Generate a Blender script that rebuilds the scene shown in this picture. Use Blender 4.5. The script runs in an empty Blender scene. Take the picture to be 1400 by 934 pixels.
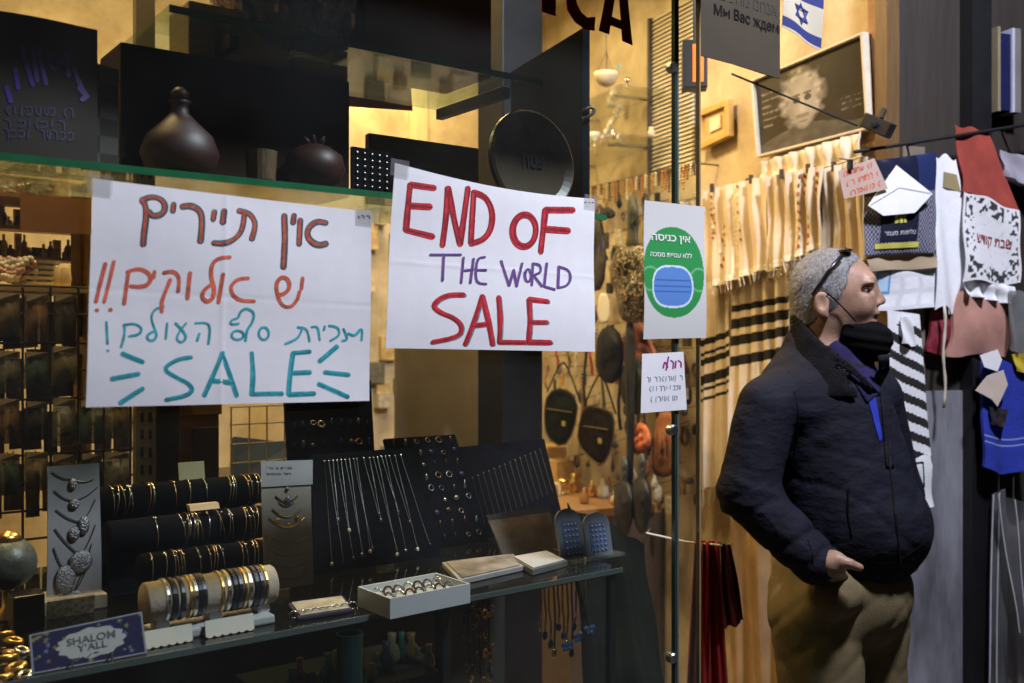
import bpy, bmesh, math, random
import numpy as np
random.seed(7)
RNG = np.random.default_rng(7)
scene = bpy.context.scene
col = scene.collection
ORD = ["first", "second", "third", "fourth", "fifth", "sixth", "seventh", "eighth", "ninth", "tenth", "eleventh", "twelfth", "thirteenth", "fourteenth", "fifteenth", "sixteenth", "seventeenth", "eighteenth", "nineteenth", "twentieth"]
ORD += ["twenty-" + w for w in ORD[:9]] + ["thirtieth"] + ["thirty-" + w for w in ORD[:9]]
# ------------------------------------------------------------------ camera
PHI = math.radians(37.0)
CAMZ, CAMD = 1.5, 1.4
cam_data = bpy.data.cameras.new("camera")
cam = bpy.data.objects.new("camera", cam_data)
col.objects.link(cam)
cam.location = (0, -CAMD, CAMZ)
cam.rotation_euler = (math.radians(90), 0, -PHI)
cam_data.sensor_width = 36.0
cam_data.lens = 35.0
cam_data.clip_start = 0.05
cam_data.clip_end = 200
cam_data.dof.use_dof = True
cam_data.dof.focus_distance = 1.9
cam_data.dof.aperture_fstop = 4.0
scene.camera = cam
# ------------------------------------------------------------------ world: night sky
world = bpy.data.worlds.new("World")
scene.world = world
world.use_nodes = True
wn = world.node_tree.nodes
sky = wn.new("ShaderNodeTexSky")
sky.sky_type = 'NISHITA'
sky.sun_disc = False
sky.sun_elevation = math.radians(-4)
sky.sun_rotation = math.radians(200)
world.node_tree.links.new(sky.outputs[0], wn["Background"].inputs[0])
wn["Background"].inputs[1].default_value = 0.1
# ------------------------------------------------------------------ exposure
vs = scene.view_settings
vs.view_transform = 'Standard'
vs.look = 'None'
vs.exposure = 0.0
vs.gamma = 1.0
vs.use_curve_mapping = False
cy = scene.cycles
cy.use_denoising = True
cy.denoiser = 'OPENIMAGEDENOISE'
cy.max_bounces = 8
cy.transparent_max_bounces = 24
cy.sample_clamp_indirect = 4.0
cy.caustics_reflective = False
cy.caustics_refractive = False
# lamps of the place: one lamp on the facade above the window, ceiling lamps in the shop
STREET = dict(loc=(1.75, -1.05, 3.45), power=135.0, size=0.30, color=(0.84, 0.86, 1.0), aim=(1.45, 0.0, 1.2))
CEIL = [((1.80, 0.95), 40.0), ((0.75, 1.75), 21.0), ((2.15, 2.15), 24.0), ((0.30, 0.74), 16.0)]
WARM = (1.0, 0.68, 0.30)
# ------------------------------------------------------------------ pixel to place helpers
F = 1400 * 35.0 / 36.0
LOOK = np.array([math.sin(PHI), math.cos(PHI), 0.0])
RIGHT = np.array([math.cos(PHI), -math.sin(PHI), 0.0])
UP = np.array([0, 0, 1.0])
CAM = np.array([0, -CAMD, CAMZ])
def ray(px, py): return LOOK + RIGHT * ((px - 700) / F) + UP * ((467 - py) / F)
def PY(px, py, Y=0.0):
    r = ray(px, py); return CAM + r * ((Y + CAMD) / r[1])
def PZ(px, py, z):
    r = ray(px, py); return CAM + r * ((z - CAMZ) / r[2])
def PD(px, py, d): return CAM + ray(px, py) * d
def plane_hit(px, py, p0, n):
    r = ray(px, py); return CAM + r * (np.dot(p0 - CAM, n) / np.dot(r, n))
W0 = np.array([2.58, 0.29, 0.0]); WD = np.array([0.229, 0.9734, 0.0]); WN = np.array([-0.9734, 0.229, 0.0])
def PW(px, py, o=0.0): return plane_hit(px, py, W0 + WN * o, WN)        # the entrance's right-hand wall
V0 = np.array([2.563, 0.178, 0.0]); VD = np.array([0.9397, -0.342, 0.0]); VN = np.array([-0.342, -0.9397, 0.0])
def PV(px, py, o=0.0): return plane_hit(px, py, V0 + VN * o, VN)        # the pier to the right of the entrance
def X(px, Y): return PY(px, 467, Y)[0]
def Z(px, py, Y): return PY(px, py, Y)[2]
def unit(v): v = np.asarray(v, float); return v / np.linalg.norm(v)
# ------------------------------------------------------------------ materials
MATS = {}
def M(name, c, rough=0.6, metal=0.0, var=0.15, scale=12.0, bump=0.0, bscale=150.0, emit=0.0, spec=0.5, sheen=0.0, alpha=1.0, c2=None, stretch=None, trans=0.0, ramp=(0.3, 0.7), bdist=0.004):
    if name in MATS: return MATS[name]
    m = bpy.data.materials.new(name); m.use_nodes = True
    nt = m.node_tree; b = nt.nodes["Principled BSDF"]; L = nt.links
    tc = nt.nodes.new("ShaderNodeTexCoord")
    src = tc.outputs["Object"]
    if stretch:
        mp = nt.nodes.new("ShaderNodeMapping"); mp.inputs["Scale"].default_value = stretch
        L.new(src, mp.inputs[0]); src = mp.outputs[0]
    nz = nt.nodes.new("ShaderNodeTexNoise"); nz.inputs["Scale"].default_value = scale
    nz.inputs["Detail"].default_value = 5; nz.inputs["Roughness"].default_value = 0.6
    L.new(src, nz.inputs["Vector"])
    mx = nt.nodes.new("ShaderNodeMix"); mx.data_type = 'RGBA'
    rmp = nt.nodes.new("ShaderNodeMapRange"); rmp.inputs[1].default_value = ramp[0]; rmp.inputs[2].default_value = ramp[1]
    L.new(nz.outputs["Fac"], rmp.inputs[0]); L.new(rmp.outputs[0], mx.inputs["Factor"])
    lo = [max(0, x * (1 - var)) for x in c]; hi = [min(1, x * (1 + var)) for x in (c2 or c)]
    mx.inputs["A"].default_value = (*lo, 1); mx.inputs["B"].default_value = (*hi, 1)
    L.new(mx.outputs["Result"], b.inputs["Base Color"])
    b.inputs["Roughness"].default_value = rough; b.inputs["Metallic"].default_value = metal
    b.inputs["Specular IOR Level"].default_value = spec
    if sheen: b.inputs["Sheen Weight"].default_value = sheen
    if trans: b.inputs["Transmission Weight"].default_value = trans
    b.inputs["Alpha"].default_value = alpha
    if emit:
        b.inputs["Emission Color"].default_value = (*c, 1); b.inputs["Emission Strength"].default_value = emit
    if bump:
        n2 = nt.nodes.new("ShaderNodeTexNoise"); n2.inputs["Scale"].default_value = bscale; n2.inputs["Detail"].default_value = 4
        L.new(src, n2.inputs["Vector"])
        bp = nt.nodes.new("ShaderNodeBump"); bp.inputs["Strength"].default_value = min(1, bump); bp.inputs["Distance"].default_value = bdist
        L.new(n2.outputs["Fac"], bp.inputs["Height"]); L.new(bp.outputs[0], b.inputs["Normal"])
    MATS[name] = m; return m
def M_print(name, rough=0.6, bump=0.15, metal=0.0, spec=0.5):
    if name in MATS: return MATS[name]
    m = bpy.data.materials.new(name); m.use_nodes = True
    nt = m.node_tree; b = nt.nodes["Principled BSDF"]
    a = nt.nodes.new("ShaderNodeAttribute"); a.attribute_name = "Col"
    nt.links.new(a.outputs["Color"], b.inputs["Base Color"])
    b.inputs["Roughness"].default_value = rough; b.inputs["Metallic"].default_value = metal; b.inputs["Specular IOR Level"].default_value = spec
    n2 = nt.nodes.new("ShaderNodeTexNoise"); n2.inputs["Scale"].default_value = 60
    tc = nt.nodes.new("ShaderNodeTexCoord"); nt.links.new(tc.outputs["Object"], n2.inputs["Vector"])
    bp = nt.nodes.new("ShaderNodeBump"); bp.inputs["Strength"].default_value = bump; bp.inputs["Distance"].default_value = 0.004
    nt.links.new(n2.outputs["Fac"], bp.inputs["Height"]); nt.links.new(bp.outputs[0], b.inputs["Normal"])
    MATS[name] = m; return m
def M_glass(name, tint=(0.9, 0.95, 0.92), film=0.02, ior=1.45, rough=0.02):
    """thin sheet of glass: clear, with Fresnel reflection and a faint film of dust"""
    if name in MATS: return MATS[name]
    m = bpy.data.materials.new(name); m.use_nodes = True
    nt = m.node_tree; N = nt.nodes; L = nt.links; N.remove(N["Principled BSDF"]); out = N["Material Output"]
    t = N.new("ShaderNodeBsdfTransparent"); t.inputs[0].default_value = (*tint, 1)
    g = N.new("ShaderNodeBsdfGlossy"); g.inputs["Roughness"].default_value = rough; g.inputs[0].default_value = (0.9, 0.9, 0.9, 1)
    fr = N.new("ShaderNodeFresnel"); geo = N.new("ShaderNodeNewGeometry"); io = N.new("ShaderNodeMapRange")
    io.inputs[3].default_value = ior; io.inputs[4].default_value = 1.0 / ior
    L.new(geo.outputs["Backfacing"], io.inputs[0]); L.new(io.outputs[0], fr.inputs[0])
    m1 = N.new("ShaderNodeMixShader"); L.new(fr.outputs[0], m1.inputs[0]); L.new(t.outputs[0], m1.inputs[1]); L.new(g.outputs[0], m1.inputs[2])
    d = N.new("ShaderNodeBsdfDiffuse"); d.inputs[0].default_value = (0.6, 0.62, 0.62, 1)
    tc = N.new("ShaderNodeTexCoord"); nz = N.new("ShaderNodeTexNoise"); nz.inputs["Scale"].default_value = 3.5; nz.inputs["Detail"].default_value = 6
    L.new(tc.outputs["Object"], nz.inputs["Vector"])
    mr = N.new("ShaderNodeMapRange"); mr.inputs[1].default_value = 0.35; mr.inputs[2].default_value = 0.75; mr.inputs[3].default_value = film * 0.4; mr.inputs[4].default_value = film * 1.6
    L.new(nz.outputs["Fac"], mr.inputs[0])
    m2 = N.new("ShaderNodeMixShader"); L.new(mr.outputs[0], m2.inputs[0]); L.new(m1.outputs[0], m2.inputs[1]); L.new(d.outputs[0], m2.inputs[2])
    L.new(m2.outputs[0], out.inputs[0]); MATS[name] = m; return m
# ------------------------------------------------------------------ objects
LOC = {}
def tag(o, label=None, cat=None, group=None, kind=None):
    if label: o["label"] = label
    if cat: o["category"] = cat
    if group: o["group"] = group
    if kind: o["kind"] = kind
    return o
def thing(name, label, cat, loc, group=None):
    o = bpy.data.objects.new(name, None); col.objects.link(o)
    o.empty_display_size = 0.05; o.location = tuple(map(float, loc)); LOC[o.name] = np.array(loc, float)
    return tag(o, label, cat, group)
class MB:
    """collects shapes into one mesh"""
    def __init__(s): s.v = []; s.f = []; s.mi = []; s.c = None; s.n = 0
    def add(s, V, Fs, mi=0):
        V = np.asarray(V, float).reshape(-1, 3); s.v.append(V)
        for f in Fs: s.f.append(tuple(i + s.n for i in f)); s.mi.append(mi)
        s.n += len(V); return s
    def box(s, x0, x1, y0, y1, z0, z1, mi=0):
        return s.hexa([(x0, y0, z0), (x1, y0, z0), (x1, y1, z0), (x0, y1, z0), (x0, y0, z1), (x1, y0, z1), (x1, y1, z1), (x0, y1, z1)], mi)
    def hexa(s, V, mi=0):
        return s.add(V, [(0, 3, 2, 1), (4, 5, 6, 7), (0, 1, 5, 4), (1, 2, 6, 5), (2, 3, 7, 6), (3, 0, 4, 7)], mi)
    def obox(s, c, a, b, cc, mi=0):
        """box from centre and three half-axis vectors"""
        c, a, b, cc = map(lambda q: np.asarray(q, float), (c, a, b, cc))
        return s.hexa([c - a - b - cc, c + a - b - cc, c + a + b - cc, c - a + b - cc, c - a - b + cc, c + a - b + cc, c + a + b + cc, c - a + b + cc], mi)
    def tube(s, pts, r, n=8, mi=0, cap=True):
        P = np.asarray(pts, float); K = len(P); R = np.full(K, r, float) if np.isscalar(r) else np.asarray(r, float)
        T = np.gradient(P, axis=0); T /= np.linalg.norm(T, axis=1)[:, None] + 1e-12
        a = np.array([0, 0, 1.0]) if abs(T[0][2]) < 0.9 else np.array([1.0, 0, 0])
        V = []
        for i in range(K):
            u = np.cross(a, T[i]); u /= np.linalg.norm(u) + 1e-12; w = np.cross(T[i], u); a = w if abs(np.dot(w, T[min(i + 1, K - 1)])) < 0.95 else u
            for k in range(n):
                t = 2 * math.pi * k / n; V.append(P[i] + R[i] * (math.cos(t) * u + math.sin(t) * w))
        Fs = [(i * n + k, i * n + (k + 1) % n, (i + 1) * n + (k + 1) % n, (i + 1) * n + k) for i in range(K - 1) for k in range(n)]
        if cap: Fs += [tuple(reversed(range(n))), tuple((K - 1) * n + k for k in range(n))]
        return s.add(V, Fs, mi)
    def lathe(s, c, prof, n=24, axis=None, mi=0):
        """prof: list of (radius, height) along axis"""
        c = np.asarray(c, float); ax = unit(axis if axis is not None else (0, 0, 1))
        u = unit(np.cross(ax, (0.3, 0.9, 0.1) if abs(ax[2]) > 0.8 else (0, 0, 1))); w = np.cross(ax, u)
        V = [c + ax * h + r * (math.cos(2 * math.pi * k / n) * u + math.sin(2 * math.pi * k / n) * w) for r, h in prof for k in range(n)]
        K = len(prof)
        Fs = [(i * n + k, i * n + (k + 1) % n, (i + 1) * n + (k + 1) % n, (i + 1) * n + k) for i in range(K - 1) for k in range(n)]
        Fs += [tuple(reversed(range(n))), tuple((K - 1) * n + k for k in range(n))]
        return s.add(V, Fs, mi)
    def ell(s, c, r, n=12, m=8, mi=0, ax=None):
        c = np.asarray(c, float); A = np.eye(3) if ax is None else np.asarray(ax, float)
        V = [c + A[2] * -r[2]]
        for i in range(1, m):
            p = -math.pi / 2 + math.pi * i / m
            for k in range(n):
                t = 2 * math.pi * k / n
                V.append(c + A[0] * r[0] * math.cos(p) * math.cos(t) + A[1] * r[1] * math.cos(p) * math.sin(t) + A[2] * r[2] * math.sin(p))
        V.append(c + A[2] * r[2]); e = len(V) - 1
        Fs = [(0, 1 + (k + 1) % n, 1 + k) for k in range(n)]
        for i in range(m - 2):
            for k in range(n): Fs.append((1 + i * n + k, 1 + i * n + (k + 1) % n, 1 + (i + 1) * n + (k + 1) % n, 1 + (i + 1) * n + k))
        Fs += [(e, 1 + (m - 2) * n + k, 1 + (m - 2) * n + (k + 1) % n) for k in range(n)]
        return s.add(V, Fs, mi)
    def torus(s, c, R, r, axis, n=16, m=6, mi=0, a0=0.0, a1=2 * math.pi, sx=1.0, up=None):
        c = np.asarray(c, float); ax = unit(axis); u = unit(np.cross(ax, up if up is not None else ((0, 0, 1) if abs(ax[2]) < 0.9 else (1, 0, 0)))); w = np.cross(ax, u)
        full = abs(a1 - a0 - 2 * math.pi) < 1e-6; K = n if full else n + 1; V = []
        for i in range(K):
            t = a0 + (a1 - a0) * i / n; d = math.cos(t) * u * sx + math.sin(t) * w
            for k in range(m):
                q = 2 * math.pi * k / m; V.append(c + d * R + r * (math.cos(q) * unit(d) + math.sin(q) * ax))
        Fs = [(i * m + k, i * m + (k + 1) % m, ((i + 1) % K) * m + (k + 1) % m, ((i + 1) % K) * m + k) for i in range(n) for k in range(m)]
        return s.add(V, Fs, mi)
    def build(s, name, mats, parent=None, smooth=False, bevel=0.0, colors=None):
        V = np.concatenate(s.v) if s.v else np.zeros((0, 3))
        if parent is not None: base = LOC[parent.name]
        else: base = np.array([(V[:, 0].min() + V[:, 0].max()) / 2, (V[:, 1].min() + V[:, 1].max()) / 2, V[:, 2].min()])
        me = bpy.data.meshes.new(name); me.from_pydata((V - base).tolist(), [], s.f)
        if not isinstance(mats, (list, tuple)): mats = [mats]
        for m in mats: me.materials.append(m)
        me.polygons.foreach_set("material_index", np.array(s.mi, dtype=np.int32))
        if smooth: me.polygons.foreach_set("use_smooth", np.ones(len(s.f), dtype=bool))
        if colors is not None:
            ca = me.color_attributes.new("Col", 'FLOAT_COLOR', 'POINT')
            cc = np.ones((len(V), 4), np.float32); cc[:, :3] = colors; ca.data.foreach_set("color", cc.ravel())
        me.update()
        if bevel:
            bm = bmesh.new(); bm.from_mesh(me)
            bmesh.ops.bevel(bm, geom=bm.edges[:], offset=bevel, segments=2, affect='EDGES', profile=0.6)
            bm.to_mesh(me); bm.free()
        o = bpy.data.objects.new(name, me); col.objects.link(o)
        if parent is not None: o.parent = parent; LOC[o.name] = base
        else: o.location = base.tolist(); LOC[o.name] = base
        if parent is not None: LOC[o.name] = base
        return o
def single(name, mb, mats, label, cat, group=None, **k):
    return tag(mb.build(name, mats, None, **k), label, cat, group)
def dup(o, loc, label=None, group=None):
    """a copy of a thing and of its parts at another place"""
    c = o.copy(); col.objects.link(c); c.location = tuple(map(float, loc)); LOC[c.name] = np.array(loc, float)
    if label: c["label"] = label
    if group: c["group"] = group
    for ch in list(o.children):
        d = ch.copy(); col.objects.link(d); d.parent = c
        for g in list(ch.children):
            e = g.copy(); col.objects.link(e); e.parent = d
    return c
# ------------------------------------------------------------------ sheets (paper, cloth, cards)
class Patch:
    def __init__(s, bl, br, tr, tl, curl=None):
        s.c = [np.asarray(q, float) for q in (bl, br, tr, tl)]
        n = np.cross(s.c[1] - s.c[0], s.c[3] - s.c[0]) + np.cross(s.c[3] - s.c[2], s.c[1] - s.c[2])
        n = unit(n)
        if np.dot(n, CAM - sum(s.c) / 4) < 0: n = -n
        s.n = n; s.curl = curl or (lambda u, v: 0.0 * u)
    def pt(s, u, v, off=0.0):
        u = np.asarray(u, float); v = np.asarray(v, float); a, b, c, d = s.c
        U = u[..., None]; W = v[..., None]
        P = a * (1 - U) * (1 - W) + b * U * (1 - W) + c * U * W + d * (1 - U) * W
        return P + s.n * (np.asarray(s.curl(u, v)) + off)[..., None]
    def uv(s, px, py):
        p = plane_hit(px, py, sum(s.c) / 4, s.n); u = v = 0.5
        for _ in range(12):
            q = s.pt(np.array(u), np.array(v)) - s.n * float(s.curl(np.array(u), np.array(v))); e = p - q; a, b, c, d = s.c
            du = (b - a) * (1 - v) + (c - d) * v; dv = (d - a) * (1 - u) + (c - b) * u
            A = np.array([[du @ du, du @ dv], [du @ dv, dv @ dv]]); r = np.linalg.solve(A, np.array([du @ e, dv @ e])); u += r[0]; v += r[1]
        return u, v
class SubPatch(Patch):
    """a rectangle of a patch that follows its curl"""
    def __init__(s, p, u0, v0, u1, v1, off=0.0):
        s.p = p; s.r = (u0, v0, u1, v1); s.o = off; s.n = p.n; s.curl = lambda u, v: 0.0 * u
        s.c = [p.pt(np.array(a), np.array(b), off) for a, b in ((u0, v0), (u1, v0), (u1, v1), (u0, v1))]
    def pt(s, u, v, off=0.0):
        u0, v0, u1, v1 = s.r; return s.p.pt(u0 + (u1 - u0) * np.asarray(u, float), v0 + (v1 - v0) * np.asarray(v, float), off + s.o)
    def uv(s, px, py):
        u0, v0, u1, v1 = s.r; u, v = s.p.uv(px, py); return (u - u0) / (u1 - u0), (v - v0) / (v1 - v0)
def grid_faces(nu, nv, o=0, flip=False):
    Fs = []
    for j in range(nv):
        for i in range(nu):
            a = o + j * (nu + 1) + i; q = (a, a + 1, a + nu + 2, a + nu + 1)
            Fs.append(q[::-1] if flip else q)
    return Fs
def sheet(p, nu=10, nv=10, th=0.0006, matf=None, paint=None, back=(0.5, 0.5, 0.5), edge=None):
    """closed thin sheet; edge(u,v) may move points within the sheet; returns MB and colours"""
    u, v = np.meshgrid(np.linspace(0, 1, nu + 1), np.linspace(0, 1, nv + 1)); uu, vv = u.ravel(), v.ravel()
    eu, ev = (uu, vv) if edge is None else edge(uu, vv)
    A = p.pt(eu, ev, 0.0); B = p.pt(eu, ev, -th); mb = MB()
    Fs = grid_faces(nu, nv); K = len(A)
    nf = np.cross(p.c[1] - p.c[0], p.c[3] - p.c[0]); flip = np.dot(nf, p.n) < 0
    if flip: Fs = [f[::-1] for f in Fs]
    mb.add(np.concatenate([A, B]), [], 0)
    for k, f in enumerate(Fs):
        j, i = divmod(k, nu); mi = matf((i + .5) / nu, (j + .5) / nv) if matf else 0
        mb.f.append(f); mb.mi.append(mi)
        mb.f.append(tuple(q + K for q in f[::-1])); mb.mi.append(mi)
    ring = list(range(nu + 1)) + [j * (nu + 1) + nu for j in range(1, nv + 1)] + [nv * (nu + 1) + i for i in range(nu - 1, -1, -1)] + [j * (nu + 1) for j in range(nv - 1, 0, -1)]
    R = len(ring); mb.v.append(np.concatenate([A[ring], B[ring]])); o0 = mb.n; mb.n += 2 * R
    for i in range(R):
        j = (i + 1) % R; q = (o0 + j, o0 + i, o0 + i + R, o0 + j + R); mb.f.append(q if not flip else q[::-1]); mb.mi.append(0)
    colors = None
    if paint is not None:
        cf = paint(uu, vv); colors = np.concatenate([cf, np.tile(np.array(back), (K, 1)), np.tile(np.array(back), (2 * R, 1))])
    return mb, colors
def smooth_path(pts, it=2):
    P = [np.array(p, float) for p in pts]
    if len(P) < 3: return np.array(P)
    closed = np.linalg.norm(P[0] - P[-1]) < 1e-6
    for _ in range(it):
        Q = [P[0]] if not closed else []
        for a, b in zip(P[:-1], P[1:]): Q += [a * .75 + b * .25, a * .25 + b * .75]
        if not closed: Q[1:2] = []; Q[-1:] = []; Q.append(P[-1])
        else: Q.append(Q[0])
        P = Q
    return np.array(P)
STK = [0]
def ribbon(mb, patch, pts, w, off=0.0006, mi=0, smooth=True, taper=0.25):
    """a pen stroke given in picture pixels, laid on a patch"""
    P = smooth_path(pts) if smooth else np.array(pts, float)
    if len(P) == 1: P = np.array([P[0] - [w * .2, 0], P[0] + [w * .2, 0]])
    d = np.gradient(P, axis=0); d /= np.linalg.norm(d, axis=1)[:, None] + 1e-9; nrm = np.stack([-d[:, 1], d[:, 0]], 1)
    P = np.concatenate([[P[0] - d[0] * w * .35], P, [P[-1] + d[-1] * w * .35]]); nrm = np.concatenate([nrm[:1], nrm, nrm[-1:]])
    K = len(P); hw = np.full(K, w / 2.0); hw[0] *= .55; hw[-1] *= .5
    hw *= 1 + taper * (np.interp(np.arange(K), np.linspace(0, K - 1, 5), RNG.uniform(-.6, .6, 5)))
    STK[0] += 1; e = off + (STK[0] % 7) * 0.00002
    V = []
    for i in range(K):
        for sgn in (1, -1):
            q = P[i] + nrm[i] * hw[i] * sgn; u, v = patch.uv(*q); V.append(patch.pt(np.array(u), np.array(v), e + i * 0.000004))
    mb.add(V, [(2 * i, 2 * i + 1, 2 * i + 3, 2 * i + 2) for i in range(K - 1)], mi)
def text_mesh(s, bold=0.0, res=3):
    cu = bpy.data.curves.new("t", 'FONT'); cu.body = s; cu.size = 1; cu.resolution_u = res; cu.offset = bold
    o = bpy.data.objects.new("t", cu); col.objects.link(o); dg = bpy.context.evaluated_depsgraph_get()
    me = bpy.data.meshes.new_from_object(o.evaluated_get(dg)); V = np.zeros(len(me.vertices) * 3); me.vertices.foreach_get("co", V); V = V.reshape(-1, 3)
    Fs = [tuple(p.vertices) for p in me.polygons]
    bpy.data.objects.remove(o); bpy.data.curves.remove(cu); bpy.data.meshes.remove(me)
    return V, Fs
def text_on(patch, s, u0, v0, u1, v1, mat, parent, off=0.0012, bold=0.0, name="lettering"):
    V, Fs = text_mesh(s, bold)
    lo, hi = V.min(0), V.max(0); q = (V - lo) / np.maximum(hi - lo, 1e-9)
    mb = MB(); mb.add(patch.pt(u0 + (u1 - u0) * q[:, 0], v0 + (v1 - v0) * q[:, 1], off), Fs)
    return mb.build(name, mat, parent)
def heb(s): return s[::-1]
def scribble(x0, x1, y, amp, step, rng, slope=0.0):
    """a line of quick, illegible handwriting between two pixels: loose little letter shapes"""
    out = []; x = x0; n = 0
    while x < x1:
        w = step * rng.uniform(.7, 1.3); yy = y + slope * (x - x0); k = rng.integers(0, 5); h = amp * rng.uniform(.8, 1.2)
        if k == 0: out.append([(x, yy - h), (x + w * .8, yy - h * .8), (x + w * .8, yy + h)])
        elif k == 1: out.append([(x + w * .3, yy - h), (x + w * .2, yy + h * rng.uniform(.2, 1.5))])
        elif k == 2: out.append([(x, yy - h * .6), (x + w * .8, yy - h * .9), (x + w * .9, yy + h * .6), (x + w * .1, yy + h * .9)])
        elif k == 3: out.append([(x + w * .8, yy - h), (x + w * .1, yy), (x + w * .7, yy + h)])
        else: out.append([(x + w * .1, yy - h), (x + w * .2, yy + h), (x + w * .8, yy + h * .8), (x + w * .8, yy - h * .9)])
        x += w * 1.25; n += 1
        if rng.random() < .22: x += step
    return out
# ------------------------------------------------------------------ implicit surfaces for the person
def smin(a, b, k):
    h = np.clip(0.5 + 0.5 * (b - a) / k, 0, 1); return b * (1 - h) + a * h - k * h * (1 - h)
def smax(a, b, k): return -smin(-a, -b, k)
def sd_cone(P, a, b, ra, rb):
    a = np.asarray(a, float); b = np.asarray(b, float); ba = b - a; h = np.clip(((P - a) @ ba) / (ba @ ba), 0, 1)
    return np.linalg.norm(P - a - h[..., None] * ba, axis=-1) - (ra + (rb - ra) * h)
def sd_ell(P, c, r, R=None):
    q = (P - np.asarray(c, float))
    if R is not None: q = q @ R
    r = np.asarray(r, float); k0 = np.linalg.norm(q / r, axis=-1); k1 = np.linalg.norm(q / (r * r), axis=-1) + 1e-9
    return k0 * (k0 - 1) / k1
def surface_nets(fn, lo, hi, h):
    lo = np.asarray(lo, float); hi = np.asarray(hi, float); n = np.ceil((hi - lo) / h).astype(int) + 1
    ax = [lo[i] + h * np.arange(n[i]) for i in range(3)]
    G = np.stack(np.meshgrid(*ax, indexing='ij'), -1); D = fn(G)
    S = D < 0; nx, ny, nz = (k - 1 for k in n)
    cnt = np.zeros((nx, ny, nz)); acc = np.zeros((nx, ny, nz, 3)); C8 = [(i, j, k) for i in (0, 1) for j in (0, 1) for k in (0, 1)]
    sl = lambda A, c: A[c[0]:c[0] + nx, c[1]:c[1] + ny, c[2]:c[2] + nz]
    for a in C8:
        for d in range(3):
            if a[d] == 0:
                b = list(a); b[d] = 1; b = tuple(b); da, db = sl(D, a), sl(D, b); x = (da < 0) != (db < 0)
                t = np.where(x, da / np.where(x, da - db, 1), 0); p = np.array(a, float) + np.stack([t if q == d else np.zeros_like(t) for q in range(3)], -1)
                acc += p * x[..., None]; cnt += x
    act = cnt > 0; idx = -np.ones(cnt.shape, int); idx[act] = np.arange(act.sum())
    I = np.argwhere(act); V = lo + h * (I + acc[act] / cnt[act][:, None]); Fs = []
    for d in range(3):
        e, f = (d + 1) % 3, (d + 2) % 3
        s0 = [slice(1, nx), slice(1, ny), slice(1, nz)]; s0[d] = slice(0, (nx, ny, nz)[d])
        s1 = list(s0); s1[d] = slice(1, (nx, ny, nz)[d] + 1)
        A = S[tuple(s0)]; B = S[tuple(s1)]; ch = np.argwhere(A != B)
        if len(ch) == 0: continue
        base = ch + np.array([0 if q == d else 1 for q in range(3)])
        def g(de, df):
            q = base.copy(); q[:, e] -= de; q[:, f] -= df; return idx[q[:, 0], q[:, 1], q[:, 2]]
        Q = np.stack([g(1, 1), g(0, 1), g(0, 0), g(1, 0)], 1); fl = ~A[tuple(ch.T)]; Q[fl] = Q[fl][:, ::-1]; Fs.append(Q)
    Fs = np.concatenate(Fs); Fs = Fs[(Fs >= 0).all(1)]
    return V, [tuple(map(int, f)) for f in Fs]
# ================================================================== common materials
paper = M("paper_white", (0.78, 0.78, 0.80), 0.75, var=0.03, scale=30, bump=0.12, bscale=25)
ink_black = M("ink_dark", (0.03, 0.05, 0.07), 0.5, var=0.3, scale=80)
ink_teal = M("ink_teal", (0.04, 0.36, 0.41), 0.5, var=0.5, scale=60)
ink_red = M("ink_red", (0.52, 0.03, 0.04), 0.5, var=0.45, scale=60)
ink_orange = M("ink_red_orange", (0.62, 0.13, 0.07), 0.5, var=0.45, scale=60)
ink_purple = M("ink_purple", (0.13, 0.07, 0.25), 0.5, var=0.3, scale=120)
ink_violet = M("ink_violet", (0.07, 0.02, 0.32), 0.5, var=0.3, scale=120)
glass_m = M_glass("pane_glass", (0.93, 0.96, 0.94), 0.008)
shelf_glass = M_glass("shelf_glass", (0.80, 0.90, 0.84), 0.012)
green_edge = M("glass_edge_green", (0.02, 0.16, 0.07), 0.15, var=0.2, spec=0.8)
dark_edge = M("glass_edge_dark", (0.025, 0.05, 0.04), 0.2, var=0.2, spec=0.8)
bright_edge = M("glass_edge_polished", (0.10, 0.12, 0.115), 0.15, var=0.1, spec=0.9)
plastic_clear = M_glass("clear_plastic", (0.86, 0.88, 0.90), 0.10, 1.4, 0.08)
black_velvet = M("black_velvet", (0.006, 0.006, 0.008), 0.98, var=0.3, scale=60, bump=0.2, spec=0.04)
silver = M("silver", (0.72, 0.71, 0.69), 0.25, 1.0, var=0.2, scale=90)
gold = M("gold", (0.80, 0.52, 0.18), 0.28, 1.0, var=0.25, scale=90)
steel = M("steel", (0.45, 0.46, 0.47), 0.35, 1.0, var=0.15, scale=30)
dark_metal = M("dark_metal", (0.012, 0.012, 0.013), 0.5, 0.3, var=0.3, scale=25)
wire_m = M("dark_wire", (0.05, 0.045, 0.04), 0.45, 0.5, var=0.3, scale=30)
plaster = M("warm_plaster", (0.46, 0.36, 0.21), 0.85, var=0.22, scale=4.5, bump=0.5, bscale=18, c2=(0.62, 0.53, 0.37))
ceil_m = M("ceiling_paint", (0.6, 0.58, 0.52), 0.9, var=0.06, scale=3)
floor_m = M("shop_tile", (0.42, 0.34, 0.24), 0.35, var=0.2, scale=5)
stone = M("alley_stone", (0.10, 0.095, 0.088), 0.7, var=0.25, scale=4, bump=0.4, bscale=14)
pier_m = M("pier_dark_brown", (0.030, 0.023, 0.019), 0.55, var=0.3, scale=6, bump=0.2, bscale=30, stretch=(3, 3, .3))
pier_grey = M("pier_grey_paint", (0.115, 0.115, 0.13), 0.7, var=0.4, scale=5, stretch=(2, 2, .5), bump=0.2, bscale=20, c2=(0.21, 0.21, 0.24))
white_cloth = M("white_cloth", (0.76, 0.77, 0.80), 0.9, var=0.04, scale=20, bump=0.3, bscale=120, sheen=0.2)
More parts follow.
